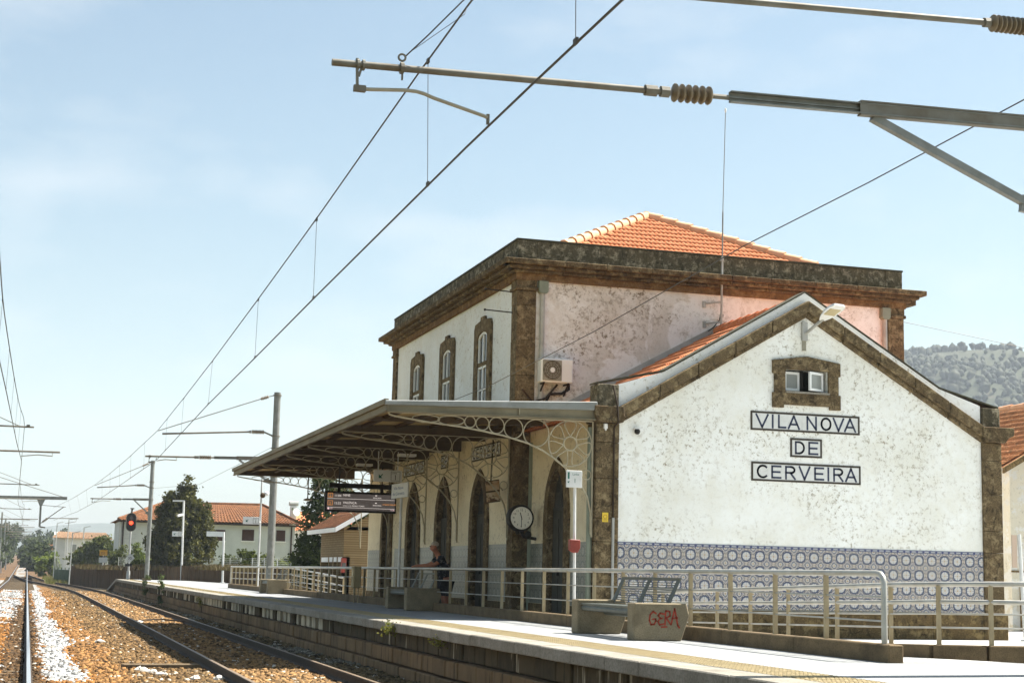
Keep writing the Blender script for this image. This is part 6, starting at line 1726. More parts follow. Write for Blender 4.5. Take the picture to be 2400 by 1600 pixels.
insulator((-9.3, 80, 3.50), (-8.98, 80, 3.75), 0.08, 5, 'insulator', t)
MB().tube([(-9.1, 80, 3.75), (-7.06, 80, 3.80)], 0.03, 6).build('arm', M['galv_rust'], t)
MB().tube([(-7.2, 80, 3.80), (-7.2, 80, 3.6), (-7.9, 80, 3.45)], 0.015, 5).build('registration_arm', M['galv_rust'], t)
MB().tube([(-9.45, 80, 3.2), (-9.1, 80, 3.16)], 0.05, 6).build('foot_clamp', M['galv_rust'], t)
MB().tube([(-8.1, 80, 5.15), (-14.3, 80, 6.9)], 0.02, 5).build('tie_rod', M['galv_rust'], t)

# ------------------------------------------------------------------ plants
def leaf_mat(name, a, b):
    m_ = mat(name, a, 0.7, 0, 0.2); t_ = NT(m_)
    at = t_.n('ShaderNodeVertexColor', layer_name='tint')
    t_.base(at.outputs[0])
    tr = t_.n('ShaderNodeBsdfTranslucent'); t_.l(at.outputs[0], tr.inputs[0])
    mx = t_.n('ShaderNodeMixShader'); mx.inputs[0].default_value = 0.28
    out = t_.t.nodes['Material Output']
    t_.l(t_.b.outputs[0], mx.inputs[1]); t_.l(tr.outputs[0], mx.inputs[2]); t_.l(mx.outputs[0], out.inputs['Surface'])
    return m_
M['leaf'] = leaf_mat('leaf', (0.06, 0.08, 0.03), None)
M['bark'] = noisy('bark', (0.12, 0.09, 0.055), (0.07, 0.052, 0.032), 6, 0.95, bump=0.5)
def leaves(name, blobs, n, size, c0, c1, parent, clump=0.55, kind=None, aspect=1.5, up_bias=0.0, seed=0):
    """leaf-sized quads in ragged clumps through the volume of the blobs [(x, y, z, rx, ry, rz)]"""
    r = np.random.default_rng(seed + 11)
    B = np.array(blobs, float)
    vol = (B[:, 3] * B[:, 4] * B[:, 5]) ** (2 / 3)
    ncl = max(8, n // 34)
    bi = r.choice(len(B), ncl, p=vol / vol.sum())
    d = r.normal(size=(ncl, 3)); d /= np.linalg.norm(d, axis=1)[:, None]
    rad = r.uniform(0.35, 1.0, ncl) ** 0.45
    C = B[bi, :3] + d * rad[:, None] * B[bi, 3:6]
    cs = r.uniform(0.6, 1.4, ncl) * clump
    ci = r.integers(0, ncl, n)
    P = C[ci] + r.normal(size=(n, 3)) * cs[ci][:, None] * np.array((1, 1, 0.75)) * 0.42
    nrm = r.normal(size=(n, 3)); nrm[:, 2] += 0.4 + up_bias; nrm /= np.linalg.norm(nrm, axis=1)[:, None]
    a = np.cross(nrm, r.normal(size=(n, 3))); a /= np.linalg.norm(a, axis=1)[:, None]
    b = np.cross(nrm, a)
    s = (size * r.uniform(0.55, 1.3, n))[:, None]
    bend = nrm * s * 0.18
    V = np.stack([P - a * s * aspect * 0.5, P - b * s * 0.5 + bend, P + a * s * aspect * 0.5, P + b * s * 0.5 + bend], 1)
    tone = (r.uniform(0, 1, ncl)[ci] * 0.65 + r.uniform(0, 1, n) * 0.35)[:, None]
    col = np.array(c0) * (1 - tone) + np.array(c1) * tone
    col = np.concatenate([np.repeat(col, 4, 0), np.ones((n * 4, 1))], 1)
    off_ = world_loc(parent) if parent is not None else Vector((0, 0, 0))
    return mesh_np(name, V.reshape(-1, 3) - np.array(off_), np.arange(n * 4).reshape(n, 4), M['leaf'], parent, col, kind)
def tree(name, x, y, z, h, blobs, n, size, c0, c1, label, cat='tree', group=None, clump=0.55, trunk=0.16, seed=0, limbs=5):
    t_ = thing(name, (x, y, z), label, cat, group)
    r = random.Random(seed)
    mb = MB()
    mb.tube([(x, y, z - 0.2), (x + r.uniform(-.1, .1), y, z + h * 0.35), (x + r.uniform(-.2, .2), y, z + h * 0.75)], [trunk, trunk * 0.75, trunk * 0.25], 8)
    for i in range(limbs):
        b_ = blobs[i % len(blobs)]; z0 = z + h * r.uniform(0.2, 0.55)
        mb.tube([(x, y, z0), ((x + b_[0]) / 2, (y + b_[1]) / 2, (z0 + b_[2]) / 2 + 0.2), (b_[0], b_[1], b_[2])], [trunk * 0.5, trunk * 0.32, trunk * 0.12], 6)
    mb.build('trunk', M['bark'], t_, smooth=True)
    leaves('crown', blobs, n, size, c0, c1, t_, clump, seed=seed)
    return t_
DG0, DG1 = (0.020, 0.031, 0.010), (0.070, 0.092, 0.025)
MG0, MG1 = (0.030, 0.045, 0.011), (0.115, 0.135, 0.028)
LG0, LG1 = (0.055, 0.085, 0.016), (0.16, 0.19, 0.035)
G_ = -0.9
# conical tree behind the platform end, two tips
cx_, cy_ = -0.1, 84.0
bl = [(cx_ + 0.0, cy_, 1.8, 2.2, 2.2, 1.7), (cx_ + 0.2, cy_, 3.2, 1.95, 1.95, 1.5), (cx_ + 0.5, cy_ + .2, 4.4, 1.45, 1.5, 1.3), (cx_ + 0.15, cy_, 5.4, 0.75, 0.8, 1.3), (cx_ - 0.75, cy_, 4.7, 0.65, 0.8, 1.2), (cx_ - 1.3, cy_, 4.0, 0.45, 0.6, 1.0), (cx_ + 1.2, cy_, 3.9, 0.75, 0.8, 1.0), (cx_ + 1.6, cy_, 2.6, 0.7, 0.9, 1.1), (cx_ - 1.6, cy_, 2.4, 0.7, 0.9, 1.0), (cx_ + 0.35, cy_, 6.2, 0.32, 0.35, 0.7)]
tree('cypress_tree', cx_, cy_, G_, 6.5, bl, 34000, 0.14, (0.022, 0.027, 0.007), (0.115, 0.112, 0.024), 'tall dense dark green conical tree with two tips in front of the far house', clump=0.34, seed=1)
# trees by the kiosk
tree('laurel_tree', 3.4, 46, G_, 5.5, [(3.5, 46, 1.4, 1.9, 1.6, 1.8), (3.0, 46, 3.0, 1.2, 1.3, 1.4), (2.4, 45.6, 1.0, 1.0, 1.0, 1.5), (4.2, 46.5, 3.4, 1.3, 1.3, 1.3), (3.1, 46, 4.5, 0.8, 0.9, 0.8), (5.4, 46.8, 2.6, 1.3, 1.4, 2.2)], 15000, 0.13, DG0, DG1, 'dark glossy-leaved tree rising behind the little kiosk roof', clump=0.4, seed=2)
tree('laurel_tree', 5.6, 40, G_, 5, [(5.4, 40, 2.0, 1.6, 1.5, 2.0), (4.6, 40, 3.2, 1.1, 1.2, 1.1), (3.8, 41, 1.6, 1.0, 1.0, 1.6)], 8000, 0.12, DG0, MG1, 'second dark tree behind the departure board, right of the kiosk tree', clump=0.4, seed=3)
# shrubs along the back of the platform
def shrub(x, y, w, h, label, c0, c1, n, seed, name='shrub', size=0.13, z=G_, group='shrubs behind the platform'):
    t_ = thing(name, (x, y, z), label, 'shrub', group)
    mb = MB(); r = random.Random(seed)
    for i in range(5): mb.tube([(x, y, z - .1), (x + r.uniform(-w, w) * 0.5, y + r.uniform(-.5, .5), z + h * 0.7)], [0.04, 0.015], 5)
    mb.build('stem', M['bark'], t_)
    bl_ = [(x + r.uniform(-0.6, 0.6) * w, y + r.uniform(-0.5, 0.5), z + h * r.uniform(0.45, 0.7), w * r.uniform(0.35, 0.55), w * 0.5, h * r.uniform(0.28, 0.42)) for _ in range(6)]
    leaves('foliage', bl_, n, size, c0, c1, t_, 0.32, seed=seed)
shrub(-1.7, 92, 1.3, 3.4, 'bright green shrub left of the conical tree foot', LG0, LG1, 5000, 21)
shrub(0.3, 91, 1.1, 2.9, 'rounded mid green shrub at the foot of the conical tree', MG0, LG1, 4200, 22)
shrub(-3.45, 99, 0.9, 3.3, 'small dark shrub just right of the signal post', DG0, MG1, 2600, 23)
shrub(3.7, 72, 1.2, 2.7, 'green shrub behind the long blank white board', MG0, MG1, 4000, 24)
shrub(4.6, 67, 1.2, 2.7, 'leafy green shrub between blank board and round-lamp post', MG0, LG1, 4500, 25)
shrub(4.9, 61, 1.1, 2.6, 'leafy green shrub right of the round-lamp post', MG0, LG1, 4500, 26)
shrub(5.0, 55, 1.3, 2.5, 'yellow-green shrub nearest the kiosk trees', LG0, LG1, 4800, 27)
shrub(2.9, 79, 1.2, 2.8, 'green shrub right of the conical tree', MG0, MG1, 3800, 28)
tree('walnut_tree', -4.0, 135, -1.2, 4, [(-4.9, 135, 1.5, 1.0, 1.2, 0.7), (-3.9, 135, 2.0, 1.1, 1.2, 0.9), (-3.0, 134, 2.6, 0.9, 1, 0.9)], 4200, 0.24, MG0, MG1, 'spreading broad-leaved tree in front of the white house', clump=0.6, seed=31)
shrub(-7.6, 168, 1.5, 3.6, 'bright lime green bush beside the green fence panel', (0.09, 0.14, 0.02), (0.22, 0.26, 0.05), 3000, 32, size=0.24, z=-1.2)
# wooded edges along the line
k = 0
for (x, y, h, w) in [(-18, 118, 5.4, 2.4), (-17.2, 150, 6.0, 2.6), (-16.8, 185, 6.4, 2.8), (-16.5, 225, 6.2, 3.0), (-16.6, 270, 7.6, 3.2), (-16.5, 330, 8.5, 3.8), (-17, 400, 10.5, 4.5), (-18, 480, 12, 5.5), (-20, 570, 14, 7)]:
    z = -1.1 + float(rise(y)) * min(1, max(0, (y - 130) / 200))
    lab = ['nearest dark lineside tree at the left edge', 'second dark tree along the left of the line', 'third lineside tree on the left, by white posts', 'fourth lineside tree on the left', 'fifth tree of the left lineside row', 'tall tree in the hazy part of the left row', 'hazy tree well up the left side of the line', 'hazy broad tree near the end of the left row', 'farthest hazy tree closing the left row'][k]
    tree('lineside_tree', x, y, z, h, [(x, y, z + h * 0.45, w, w, h * 0.36), (x + w * 0.5, y + 2, z + h * 0.62, w * 0.7, w, h * 0.3), (x - w * 0.6, y - 2, z + h * 0.6, w * 0.8, w, h * 0.35), (x + w * 0.4, y, z + h * 0.22, w * 0.7, w * .8, h * 0.22)], 3600, 0.20 + y * 0.0009, DG0, DG1, lab, group='trees lining the track', clump=0.7 + y * 0.001, trunk=0.2, seed=40 + k)
    k += 1
k = 0
for (x, y, h, w) in [(-8.1, 215, 4.6, 1.5), (-8.6, 262, 5.2, 1.8), (-9.0, 320, 6.0, 1.6), (-6.8, 400, 7.0, 2.6), (-3, 520, 11, 7), (3.5, 300, 6.0, 3.5), (9, 320, 6.2, 4), (14, 300, 7.2, 4)]:
    z = -1.1 + float(rise(y)) * min(1, max(0, (y - 130) / 200))
    lab = ['dark bushy tree right of the track where it fades into haze', 'dark tree behind the bushy one right of the track', 'hazier tree further right of the track', 'hazy tree by the far end of the straight', 'farthest hazy clump right of the straight', 'low tree behind the white house roof', 'second low tree behind the white house', 'round tree showing left of the far house eaves'][k]
    tree('lineside_tree', x, y, z, h, [(x, y, z + h * 0.5, w, w, h * 0.42), (x + w * 0.5, y + 1, z + h * 0.66, w * 0.7, w, h * 0.3), (x - w * 0.5, y - 1, z + h * 0.4, w * 0.7, w, h * 0.35)], 3200, 0.22 + y * 0.0008, DG0, DG1, lab, group='trees lining the track', clump=0.7 + y * 0.001, trunk=0.2, seed=60 + k)
    k += 1
# weeds on the platform wall
def weed(x, y, z, h, label, n=140, seed=0, c0=(0.10, 0.12, 0.02), c1=(0.26, 0.24, 0.05)):
    t_ = thing('weed', (x, y, z), label, 'weed', 'weeds growing from the platform wall')
    r = random.Random(seed); mb = MB()
    for i in range(7): mb.tube([(x, y + r.uniform(-.1, .1), z), (x - r.uniform(0, .1), y + r.uniform(-.25, .25), z + h * r.uniform(0.6, 1))], [0.006, 0.002], 4)
    mb.build('stem', M['leaf'] if False else M['bark'], t_)
    leaves('foliage', [(x - 0.04, y, z + h * 0.5, 0.10, 0.22, h * 0.48)], n, 0.03 if h < 0.5 else 0.06, c0, c1, t_, 0.10, seed=seed)
weed(EDGE_X - 0.02, -2.4, -0.19, 0.22, 'small yellow-green weed sprouting under the coping near the shadow edge', 240, 71)
weed(EDGE_X + 0.05, -5.2, -0.26, 0.14, 'tiny weed on the wall ledge nearest the camera', 90, 72)
weed(EDGE_X - 0.05, 41.0, -0.8, 1.25, 'tall green weed against the far platform wall', 420, 73, (0.03, 0.05, 0.012), (0.10, 0.13, 0.03))
weed(EDGE_X - 0.05, 50.0, -0.8, 1.35, 'second tall weed further along the platform wall', 420, 74, (0.03, 0.05, 0.012), (0.10, 0.13, 0.03))
weed(EDGE_X + 0.02, 26.5, -0.5, 0.45, 'green weed low on the shaded platform wall', 160, 75)
# rough grass strips beside the line
def grass(name, regs, n, h, c0, c1, seed):
    r = np.random.default_rng(seed); P = []
    for (x0, x1, y0, y1, z) in regs:
        m_ = n // len(regs)
        y = r.uniform(y0, y1, m_); P.append(np.stack([r.uniform(x0, x1, m_), y, z + rise(y) * np.clip((y - 130) / 200, 0, 1)], 1))
    P = np.concatenate(P); k_ = len(P)
    a = r.uniform(0, 2 * PI, k_); w = r.uniform(0.02, 0.07, k_) * (h / 0.4); hh = h * r.uniform(0.4, 1.2, k_)
    lean = r.normal(0, 0.22, (k_, 2)) * hh[:, None]
    d = np.stack([np.cos(a) * w, np.sin(a) * w, np.zeros(k_)], 1)
    top = P + np.concatenate([lean, hh[:, None]], 1)
    V = np.stack([P - d, P + d, top], 1)
    t_ = r.uniform(0, 1, k_)[:, None]; c = np.array(c0) * (1 - t_) + np.array(c1) * t_
    c = np.concatenate([np.repeat(c, 3, 0), np.ones((k_ * 3, 1))], 1)
    return mesh_np(name, V.reshape(-1, 3), np.arange(k_ * 3).reshape(k_, 3), M['leaf'], None, c, 'stuff')
grass('grass', [(-8.2, -5.6, 118, 190, -1.05), (-17.5, -13.2, 60, 200, -1.15)], 16000, 0.55, (0.20, 0.16, 0.05), (0.10, 0.14, 0.03), 5)
# ------------------------------------------------------------------ fences, houses and far land
M['reed'] = mat('reed', (0.13, 0.085, 0.045), 0.95, 0, 0.1); t = NT(M['reed'])
c = t.coord('World', (9.0, 9.0, 0.5))
t.base(t.mix(t.ramp(t.noise(t.coord('World'), 1.6, 5, 0.6), [(0.4, 0.0), (0.65, 0.6)]), t.ramp(t.noise(c, 1.0, 3, 0.6), [(0.35, (0.050, 0.032, 0.018)), (0.65, (0.135, 0.085, 0.045))]), (0.085, 0.060, 0.034)))
t.bump(t.noise(c, 1.0, 2, 0.5), 0.8, 0.05)
t = thing('reed_fence', (-3, 90, -0.95), 'long brown reed fence behind the far end of the platform', 'fence')
FP = [(-6.4, 113), (-3.6, 89), (0.1, 78), (1.9, 58), (2.4, 44)]
for (a, b) in zip(FP[:-1], FP[1:]):
    L = math.hypot(b[0] - a[0], b[1] - a[1]); n = max(1, round(L / 2.0))
    for i in range(n):
        p = (a[0] + (b[0] - a[0]) * i / n, a[1] + (b[1] - a[1]) * i / n); q_ = (a[0] + (b[0] - a[0]) * (i + 1) / n, a[1] + (b[1] - a[1]) * (i + 1) / n)
        h = 0.80 + random.uniform(-0.06, 0.06) + (0.10 if p[1] < 80 else 0)
        mb = MB(); m_ = 12
        for j in range(m_):
            u0, u1 = j / m_, (j + 1) / m_ - 0.01
            A = Vector((p[0] + (q_[0] - p[0]) * u0, p[1] + (q_[1] - p[1]) * u0, 0)); B = Vector((p[0] + (q_[0] - p[0]) * u1, p[1] + (q_[1] - p[1]) * u1, 0))
            hh = h + random.uniform(-0.05, 0.04); o_ = random.uniform(-0.02, 0.02)
            mb.bar(A + Vector((o_, 0, (hh - 1.2) / 2)), B + Vector((o_, 0, (hh - 1.2) / 2)), 0.05, hh + 1.2)
        mb.build('fence_panel', M['reed'], t)
grass('dry_grass', [(-6.2, -3.4, 88, 113, 0.55), (-3.0, 0.0, 81.5, 88, 0.6), (0.2, 2.6, 57, 81, 0.7)], 6000, 0.36, (0.11, 0.078, 0.03), (0.07, 0.06, 0.022), 9)
t = thing('mesh_fence', (2, 90, -0.9), 'thin wire mesh fence on posts above the reed fence', 'fence')
for (a, b) in (((-3.4, 98), (1.5, 86)), ((1.5, 86), (4.6, 56))):
    n = 10
    for i in range(n + 1):
        p = (a[0] + (b[0] - a[0]) * i / n, a[1] + (b[1] - a[1]) * i / n)
        MB().tube([(p[0], p[1], -0.9), (p[0], p[1], 1.5)], 0.025, 6).build('post', M['grey_pole'], t)
    mb = MB()
    for z in np.arange(0.75, 1.5, 0.12): mb.tube([(a[0], a[1], z), (b[0], b[1], z)], 0.006, 4)
    for i in range(110):
        u = i / 110; p = (a[0] + (b[0] - a[0]) * u, a[1] + (b[1] - a[1]) * u)
        mb.tube([(p[0], p[1], 0.7), (p[0], p[1], 1.48)], 0.005, 3, cap=False)
    mb.build('wire_mesh', M['grey_pole'], t, kind='stuff')
M['green_mesh'] = noisy('green_mesh', (0.045, 0.085, 0.045), (0.03, 0.06, 0.03), 4)
t = thing('green_fence', (-6.2, 128, -1.2), 'dark green slatted fence panel at the end of the reed fence', 'fence')
for i in range(5):
    x0 = -7.4 + i * 0.26; y0 = 132 - i * 2.6
    MB().bar((x0, y0, -0.35), (x0 + 0.25, y0 - 2.5, -0.35), 0.05, 1.5).build('fence_panel', M['green_mesh'], t)
    MB().tube([(x0, y0, -1.2), (x0, y0, 0.6)], 0.05, 6).build('post', M['green_mesh'], t)
t = thing('white_gate', (-7.0, 150, -1), 'white barred gate showing beside the lime green bush', 'gate')
for i in range(8): MB().box(-7.05 + i * 0.16, -6.98 + i * 0.16, 150, 150.05, -0.9, 1.75).build('bar', M['pole_white'], t)
for z in (-0.7, 1.6): MB().box(-7.1, -5.85, 150.05, 150.1, z, z + 0.08).build('rail', M['pole_white'], t)
t = thing('barrier_beam', (-3.4, 150, 1.2), 'yellow beam of a parked loader behind the reed fence', 'loader')
MB().box(-4.4, -2.2, 150, 150.4, 1.42, 1.62).build('beam', mat('loader_yellow', (0.62, 0.42, 0.03), 0.5), t)
MB().box(-2.9, -1.9, 150.2, 151.4, -0.5, 1.4).build('cab', M['pane'], t)
MB().prism([(-4.5, 0.2), (-4.2, 1.4), (-3.9, 1.4), (-4.0, 0.2)], 'y', 150, 150.3).build('arm', mat('loader_orange', (0.58, 0.28, 0.03), 0.5), t)
MB().box(-4.3, -2.0, 150.2, 151.2, -1.1, 0.0).build('body', M['pane'], t)
for (x, y, h, lab) in ((-7.18, 150, 5.2, 'tall thin lamp post left of the white house, plain'), (-5.75, 160, 5.9, 'tall thin lamp post with a long arm before the white house'), (-4.72, 140, 4.6, 'thin lamp post right of the white house, by the walnut tree'), (-6.4, 118, 3.6, 'slim grey post standing at the reed fence end')):
    t = thing('lamp_post', (x, y, -1.2), lab, 'lamp post')
    MB().tube([(x, y, -1.2), (x + 0.08, y, h)], 0.055, 6).build('pole', M['grey_pole'], t)
    MB().bar((x + 0.05, y, h), (x + 1.1 if 'long' in lab else x + 0.7, y, h + 0.15), 0.06, 0.06).build('arm', M['grey_pole'], t)

def tiled_roof_mat(name, a, b, pitch):
    m_ = mat(name, a, 0.9, 0, 0.15); t_ = NT(m_)
    c_ = t_.coord('World')
    col = t_.mix(t_.ramp(t_.noise(c_, 2.2, 6, 0.7), [(0.40, 0.0), (0.58, 1.0)]), a, b)
    col = t_.mix(t_.ramp(t_.noise(c_, 4.2, 5, 0.75), [(0.50, 0.0), (0.60, 0.9)]), col, (a[0] * 0.38, a[1] * 0.5, a[2] * 0.6))
    col = t_.mix(t_.ramp(t_.noise(c_, 6.5, 4, 0.7, 0.5), [(0.56, 0.0), (0.66, 0.8)]), col, (a[0] * 1.7, a[1] * 1.9, a[2] * 2.0))
    t_.base(col)
    return m_
M['old_tiles'] = tiled_roof_mat('old_tiles', (0.20, 0.080, 0.032), (0.13, 0.058, 0.027), 0.3)
M['brown_tiles'] = tiled_roof_mat('brown_tiles', (0.30, 0.18, 0.10), (0.22, 0.13, 0.075), 0.3)
M['shutter'] = noisy('shutter', (0.070, 0.030, 0.017), (0.05, 0.022, 0.013), 8)
M['house_wall'] = noisy('house_wall', (0.58, 0.60, 0.58), (0.50, 0.52, 0.50), 0.8, 0.9, bump=0.1)
M['house_white'] = noisy('house_white', (0.80, 0.80, 0.78), (0.74, 0.74, 0.72), 0.8, 0.9, bump=0.1)
def ribbed_slope(mb, a, b, c, d, n, h=0.07):
    """roof plane a-b (eave) to d-c (ridge) with raised tile ribs running up the slope"""
    a, b, c, d = map(Vector, (a, b, c, d))
    mb.add([a, b, c, d], [(0, 1, 2, 3)])
    nm = (b - a).cross(d - a).normalized()
    for i in range(n):
        u = (i + 0.5) / n
        p0 = a.lerp(b, u); p1 = d.lerp(c, u)
        if (p1 - p0).length < 0.2: continue
        mb.bar(p0 + nm * h * 0.3, p1 + nm * h * 0.3, (b - a).length / n * 0.5, h, nm)
    rows = max(2, int((d - a).length / 0.8))
    for i in range(1, rows):
        u = i / rows
        p0, p1 = a.lerp(d, u), b.lerp(c, u)
        mb.bar(p0 + nm * h * 0.35, p1 + nm * h * 0.35, 0.10, h * 0.8, nm)
# grey-white house behind the platform
t = thing('house', (4, 110, -1), 'long pale house with brown shutters and hipped red tile roof behind the hedge', 'house')
HX0, HX1, HY0, HY1, HZ = -2.95, 11.07, 105, 115, 4.45
MB().box(HX0, HX1, HY0, HY1, -1.5, HZ).build('wall', M['house_wall'], t)
ex0, ex1, ey0, ey1 = HX0 - 0.28, HX1 + 0.36, HY0 - 0.4, HY1 + 0.4
rz0, rz1 = 4.50, 6.12
r0, r1 = (0.75, 110, rz1), (8.95, 110, rz1 + 0.1)
mb = MB()
ribbed_slope(mb, (ex0, ey0, rz0), (ex1, ey0, rz0 + 0.1), r1, r0, 52)
ribbed_slope(mb, (ex0, ey1, rz0), (ex0, ey0, rz0), r0, r0, 24)
ribbed_slope(mb, (ex1, ey0, rz0 + 0.1), (ex1, ey1, rz0), r1, r1, 24)
ribbed_slope(mb, (ex1, ey1, rz0), (ex0, ey1, rz0), r0, r1, 30)
rf = mb.build('roof', M['old_tiles'], t)
for a, b in (((ex0, ey0, rz0), r0), ((ex1, ey0, rz0 + 0.1), r1), (r0, r1)):
    MB().tube([Vector(a) + Vector((0, 0, 0.08)), Vector(b) + Vector((0, 0, 0.08))], 0.13, 6).build('ridge_tile', M['old_tiles'], rf)
MB().box(ex0, ex1, ey0 - 0.08, ey0 + 0.05, rz0 - 0.16, rz0 - 0.02).build('gutter', M['rail_side'], t)
for (x0, x1, z0, z1) in ((6.72, 7.70, 3.12, 4.03), (9.52, 10.27, 3.15, 4.05), (4.54, 5.35, 3.05, 3.95), (1.5, 2.4, 3.05, 3.95)):
    w = MB().box(x0, x1, HY0 - 0.04, HY0 + 0.02, z0, z1).build('window', M['shutter'], t)
    mb = MB()
    for i in range(7): mb.box(x0 + 0.03, x1 - 0.03, HY0 - 0.07, HY0 - 0.045, z0 + 0.03 + i * (z1 - z0) / 7, z0 + (i + 0.75) * (z1 - z0) / 7)
    mb.build('shutter', M['shutter'], w)
    MB().box(x0 - 0.08, x1 + 0.08, HY0 - 0.12, HY0, z0 - 0.09, z0 - 0.005).build('sill', M['house_white'], w)
for x in (HX0 + 0.15, HX0 - 0.1, HX1 - 0.3): MB().tube([(x, HY0 - 0.1, -1), (x, HY0 - 0.1, 4.4)], 0.07, 6).build('downpipe', M['rail_side'] if x != HX0 - 0.1 else M['grey_pole'], t)
MB().box(10.98, 11.45, 107, 107.5, 4.3, 6.15).build('chimney', M['house_white'], t)
MB().tube([(10.85, 107.25, 6.38), (11.6, 107.25, 6.38)], 0.22, 10).build('chimney_cowl', M['grey_pole'], t)
t2 = thing('satellite_dish', (11.3, 106.8, 5.6), 'white round satellite dish on the chimney of the pale house', 'dish')
MB().lathe((11.36, 106.75, 5.62), (11.42, 106.6, 5.66), [(0, 0.02), (0.03, 0.25), (0.07, 0.33), (0.09, 0.34)], 16).build('reflector', M['pole_white'], t2, smooth=True)
MB().tube([(11.3, 107.0, 5.5), (11.38, 106.8, 5.62)], 0.03, 5).build('arm', M['grey_pole'], t2)
# neighbour with an orange roof just showing to its right
t = thing('house', (13.5, 118, -1), 'house edge with an orange roof and white wall right of the pale house', 'house')
MB().box(11.9, 19, 114, 124, -1.5, 4.3).build('wall', M['house_white'], t)
mb = MB(); ribbed_slope(mb, (11.5, 113.6, 4.3), (19.3, 113.6, 4.3), (17.5, 119, 6.1), (13.5, 119, 6.1), 24); ribbed_slope(mb, (11.5, 124, 4.3), (11.5, 113.6, 4.3), (13.5, 119, 6.1), (13.5, 119, 6.1), 20)
mb.build('roof', M['terracotta'], t)
# white house further away
t = thing('house', (-1.5, 232, -1), 'distant white house with a long brown gabled roof left of the signal', 'house')
MB().prism([(-4.3, -1), (2.3, -1), (2.3, 4.9), (-4.3, 5.0)], 'y', 230, 242).build('wall', M['house_white'], t)
MB().prism([(230, -1), (230, 5.0), (236, 6.0), (242, 5.0), (242, -1)], 'x', -5.9, -4.3).build('wing_wall', M['house_wall'], t)
mb = MB(); ribbed_slope(mb, (-6.3, 229.4, 4.98), (2.8, 229.4, 4.9), (2.0, 236, 6.0), (-5.3, 236, 6.0), 40, 0.1)
mb.build('roof', M['brown_tiles'], t)
for x in (-3.3, -1.6, 0.2): w = MB().box(x, x + 0.7, 229.96, 230.02, 2.9, 4.0).build('window', M['pane_pale'], t)
t = thing('house', (-2.6, 202, -1), 'small distant house with a low orange hipped roof before the white house', 'house')
MB().box(-3.6, -1.2, 200, 206, -1, 2.3).build('wall', M['house_white'], t)
mb = MB(); ribbed_slope(mb, (-3.95, 199.6, 2.3), (-0.9, 199.6, 2.3), (-2.1, 203, 3.35), (-2.9, 203, 3.35), 14, 0.08); ribbed_slope(mb, (-3.95, 206, 2.3), (-3.95, 199.6, 2.3), (-2.9, 203, 3.35), (-2.9, 203, 3.35), 14, 0.08)
mb.build('roof', M['old_tiles'], t)
MB().box(-2.8, -2.3, 199.95, 200.02, 0.9, 1.7).build('window', M['pane'], t)
t = thing('house', (-6.2, 262, -1), 'hazy little grey house with an orange roof behind the lineside trees', 'house')
MB().box(-7.2, -4.9, 260, 266, -1, 3.4).build('wall', M['house_wall'], t)
mb = MB(); ribbed_slope(mb, (-7.4, 259.6, 3.4), (-4.7, 259.6, 3.4), (-5.2, 263, 4.3), (-6.8, 263, 4.3), 12, 0.08); mb.build('roof', M['old_tiles'], t)
# white marker posts beside the line
for k, (x, y, h) in enumerate([(-13.3, 150, 1.3), (-13.0, 190, 1.4), (-12.8, 225, 1.4), (-6.9, 172, 0.9), (-6.7, 190, 1.2)]):
    z = -1.1 + float(rise(y)) * min(1, max(0, (y - 130) / 200))
    t = thing('marker_post', (x, y, z), ['tall white marker post nearest on the left of the line', 'middle white marker post left of the line', 'farthest white marker post left of the line', 'short white box post right of the track', 'white marker post right of the track, behind the box post'][k], 'post', 'white lineside posts')
    MB().box(x - 0.09, x + 0.09, y - 0.05, y + 0.05, z, z + h + 0.6).build('post', M['pole_white'], t)
    MB().box(x - 0.11, x + 0.11, y - 0.06, y + 0.06, z + h + 0.6, z + h + 0.68).build('post_cap', M['grey_pole'], t)

# little tiled kiosk at the end of the station
M['lattice'] = mat('lattice', (0.30, 0.22, 0.11), 0.85, 0, 0.2); t = NT(M['lattice'])
br = t.n('ShaderNodeTexBrick'); mp = t.comb(t.sep(t.coord('World'))[1], t.sep(t.coord('World'))[2], 0.0); t.l(mp, br.inputs['Vector'])
br.inputs['Color1'].default_value = (0.25, 0.185, 0.095, 1); br.inputs['Color2'].default_value = (0.19, 0.135, 0.065, 1); br.inputs['Mortar'].default_value = (0.13, 0.085, 0.035, 1)
br.inputs['Scale'].default_value = 1; br.inputs['Brick Width'].default_value = 0.17; br.inputs['Row Height'].default_value = 0.085; br.inputs['Mortar Size'].default_value = 0.014
t.base(br.outputs['Color'])
t = thing('kiosk', (2, 33, -0.25), 'small kiosk with latticed upper wall and orange tiled roof beyond the station', 'kiosk')
KX, KY0, KY1 = 0.85, 30.5, 35.2
MB().box(KX, KX + 3.2, KY0, KY1, 1.32, 2.42).build('upper_wall', M['lattice'], t)
MB().box(KX + 0.5, KX + 3.2, KY0 + 0.3, KY1, -0.25, 1.32).build('inner_wall', M['door_wood'], t)
for i, y in enumerate((30.5, 31.55, 32.4, 33.3, 35.0)): MB().box(KX, KX + 0.24, y, y + 0.22, -0.25, 1.32).build('column', M['lattice'], t)
for (a, b) in ((30.74, 31.5), (31.8, 32.36), (32.66, 33.25), (33.55, 34.95)): MB().box(KX - 0.01, KX + 0.2, a, b, 1.14, 1.315).build('lintel', M['house_white'], t)
MB().box(KX, KX + 3.2, KY0, KY0 + 0.25, -0.25, 1.32).build('end_wall', M['lattice'], t)
mb = MB(); ea, eb = (0.42, 29.9, 2.36), (0.42, 35.9, 2.36)
ribbed_slope(mb, eb, ea, (2.45, 29.9, 3.55), (2.45, 35.9, 3.55), 26, 0.05)
ribbed_slope(mb, (4.5, 29.9, 2.36), (4.5, 35.9, 2.36), (2.45, 35.9, 3.55), (2.45, 29.9, 3.55), 20, 0.05)
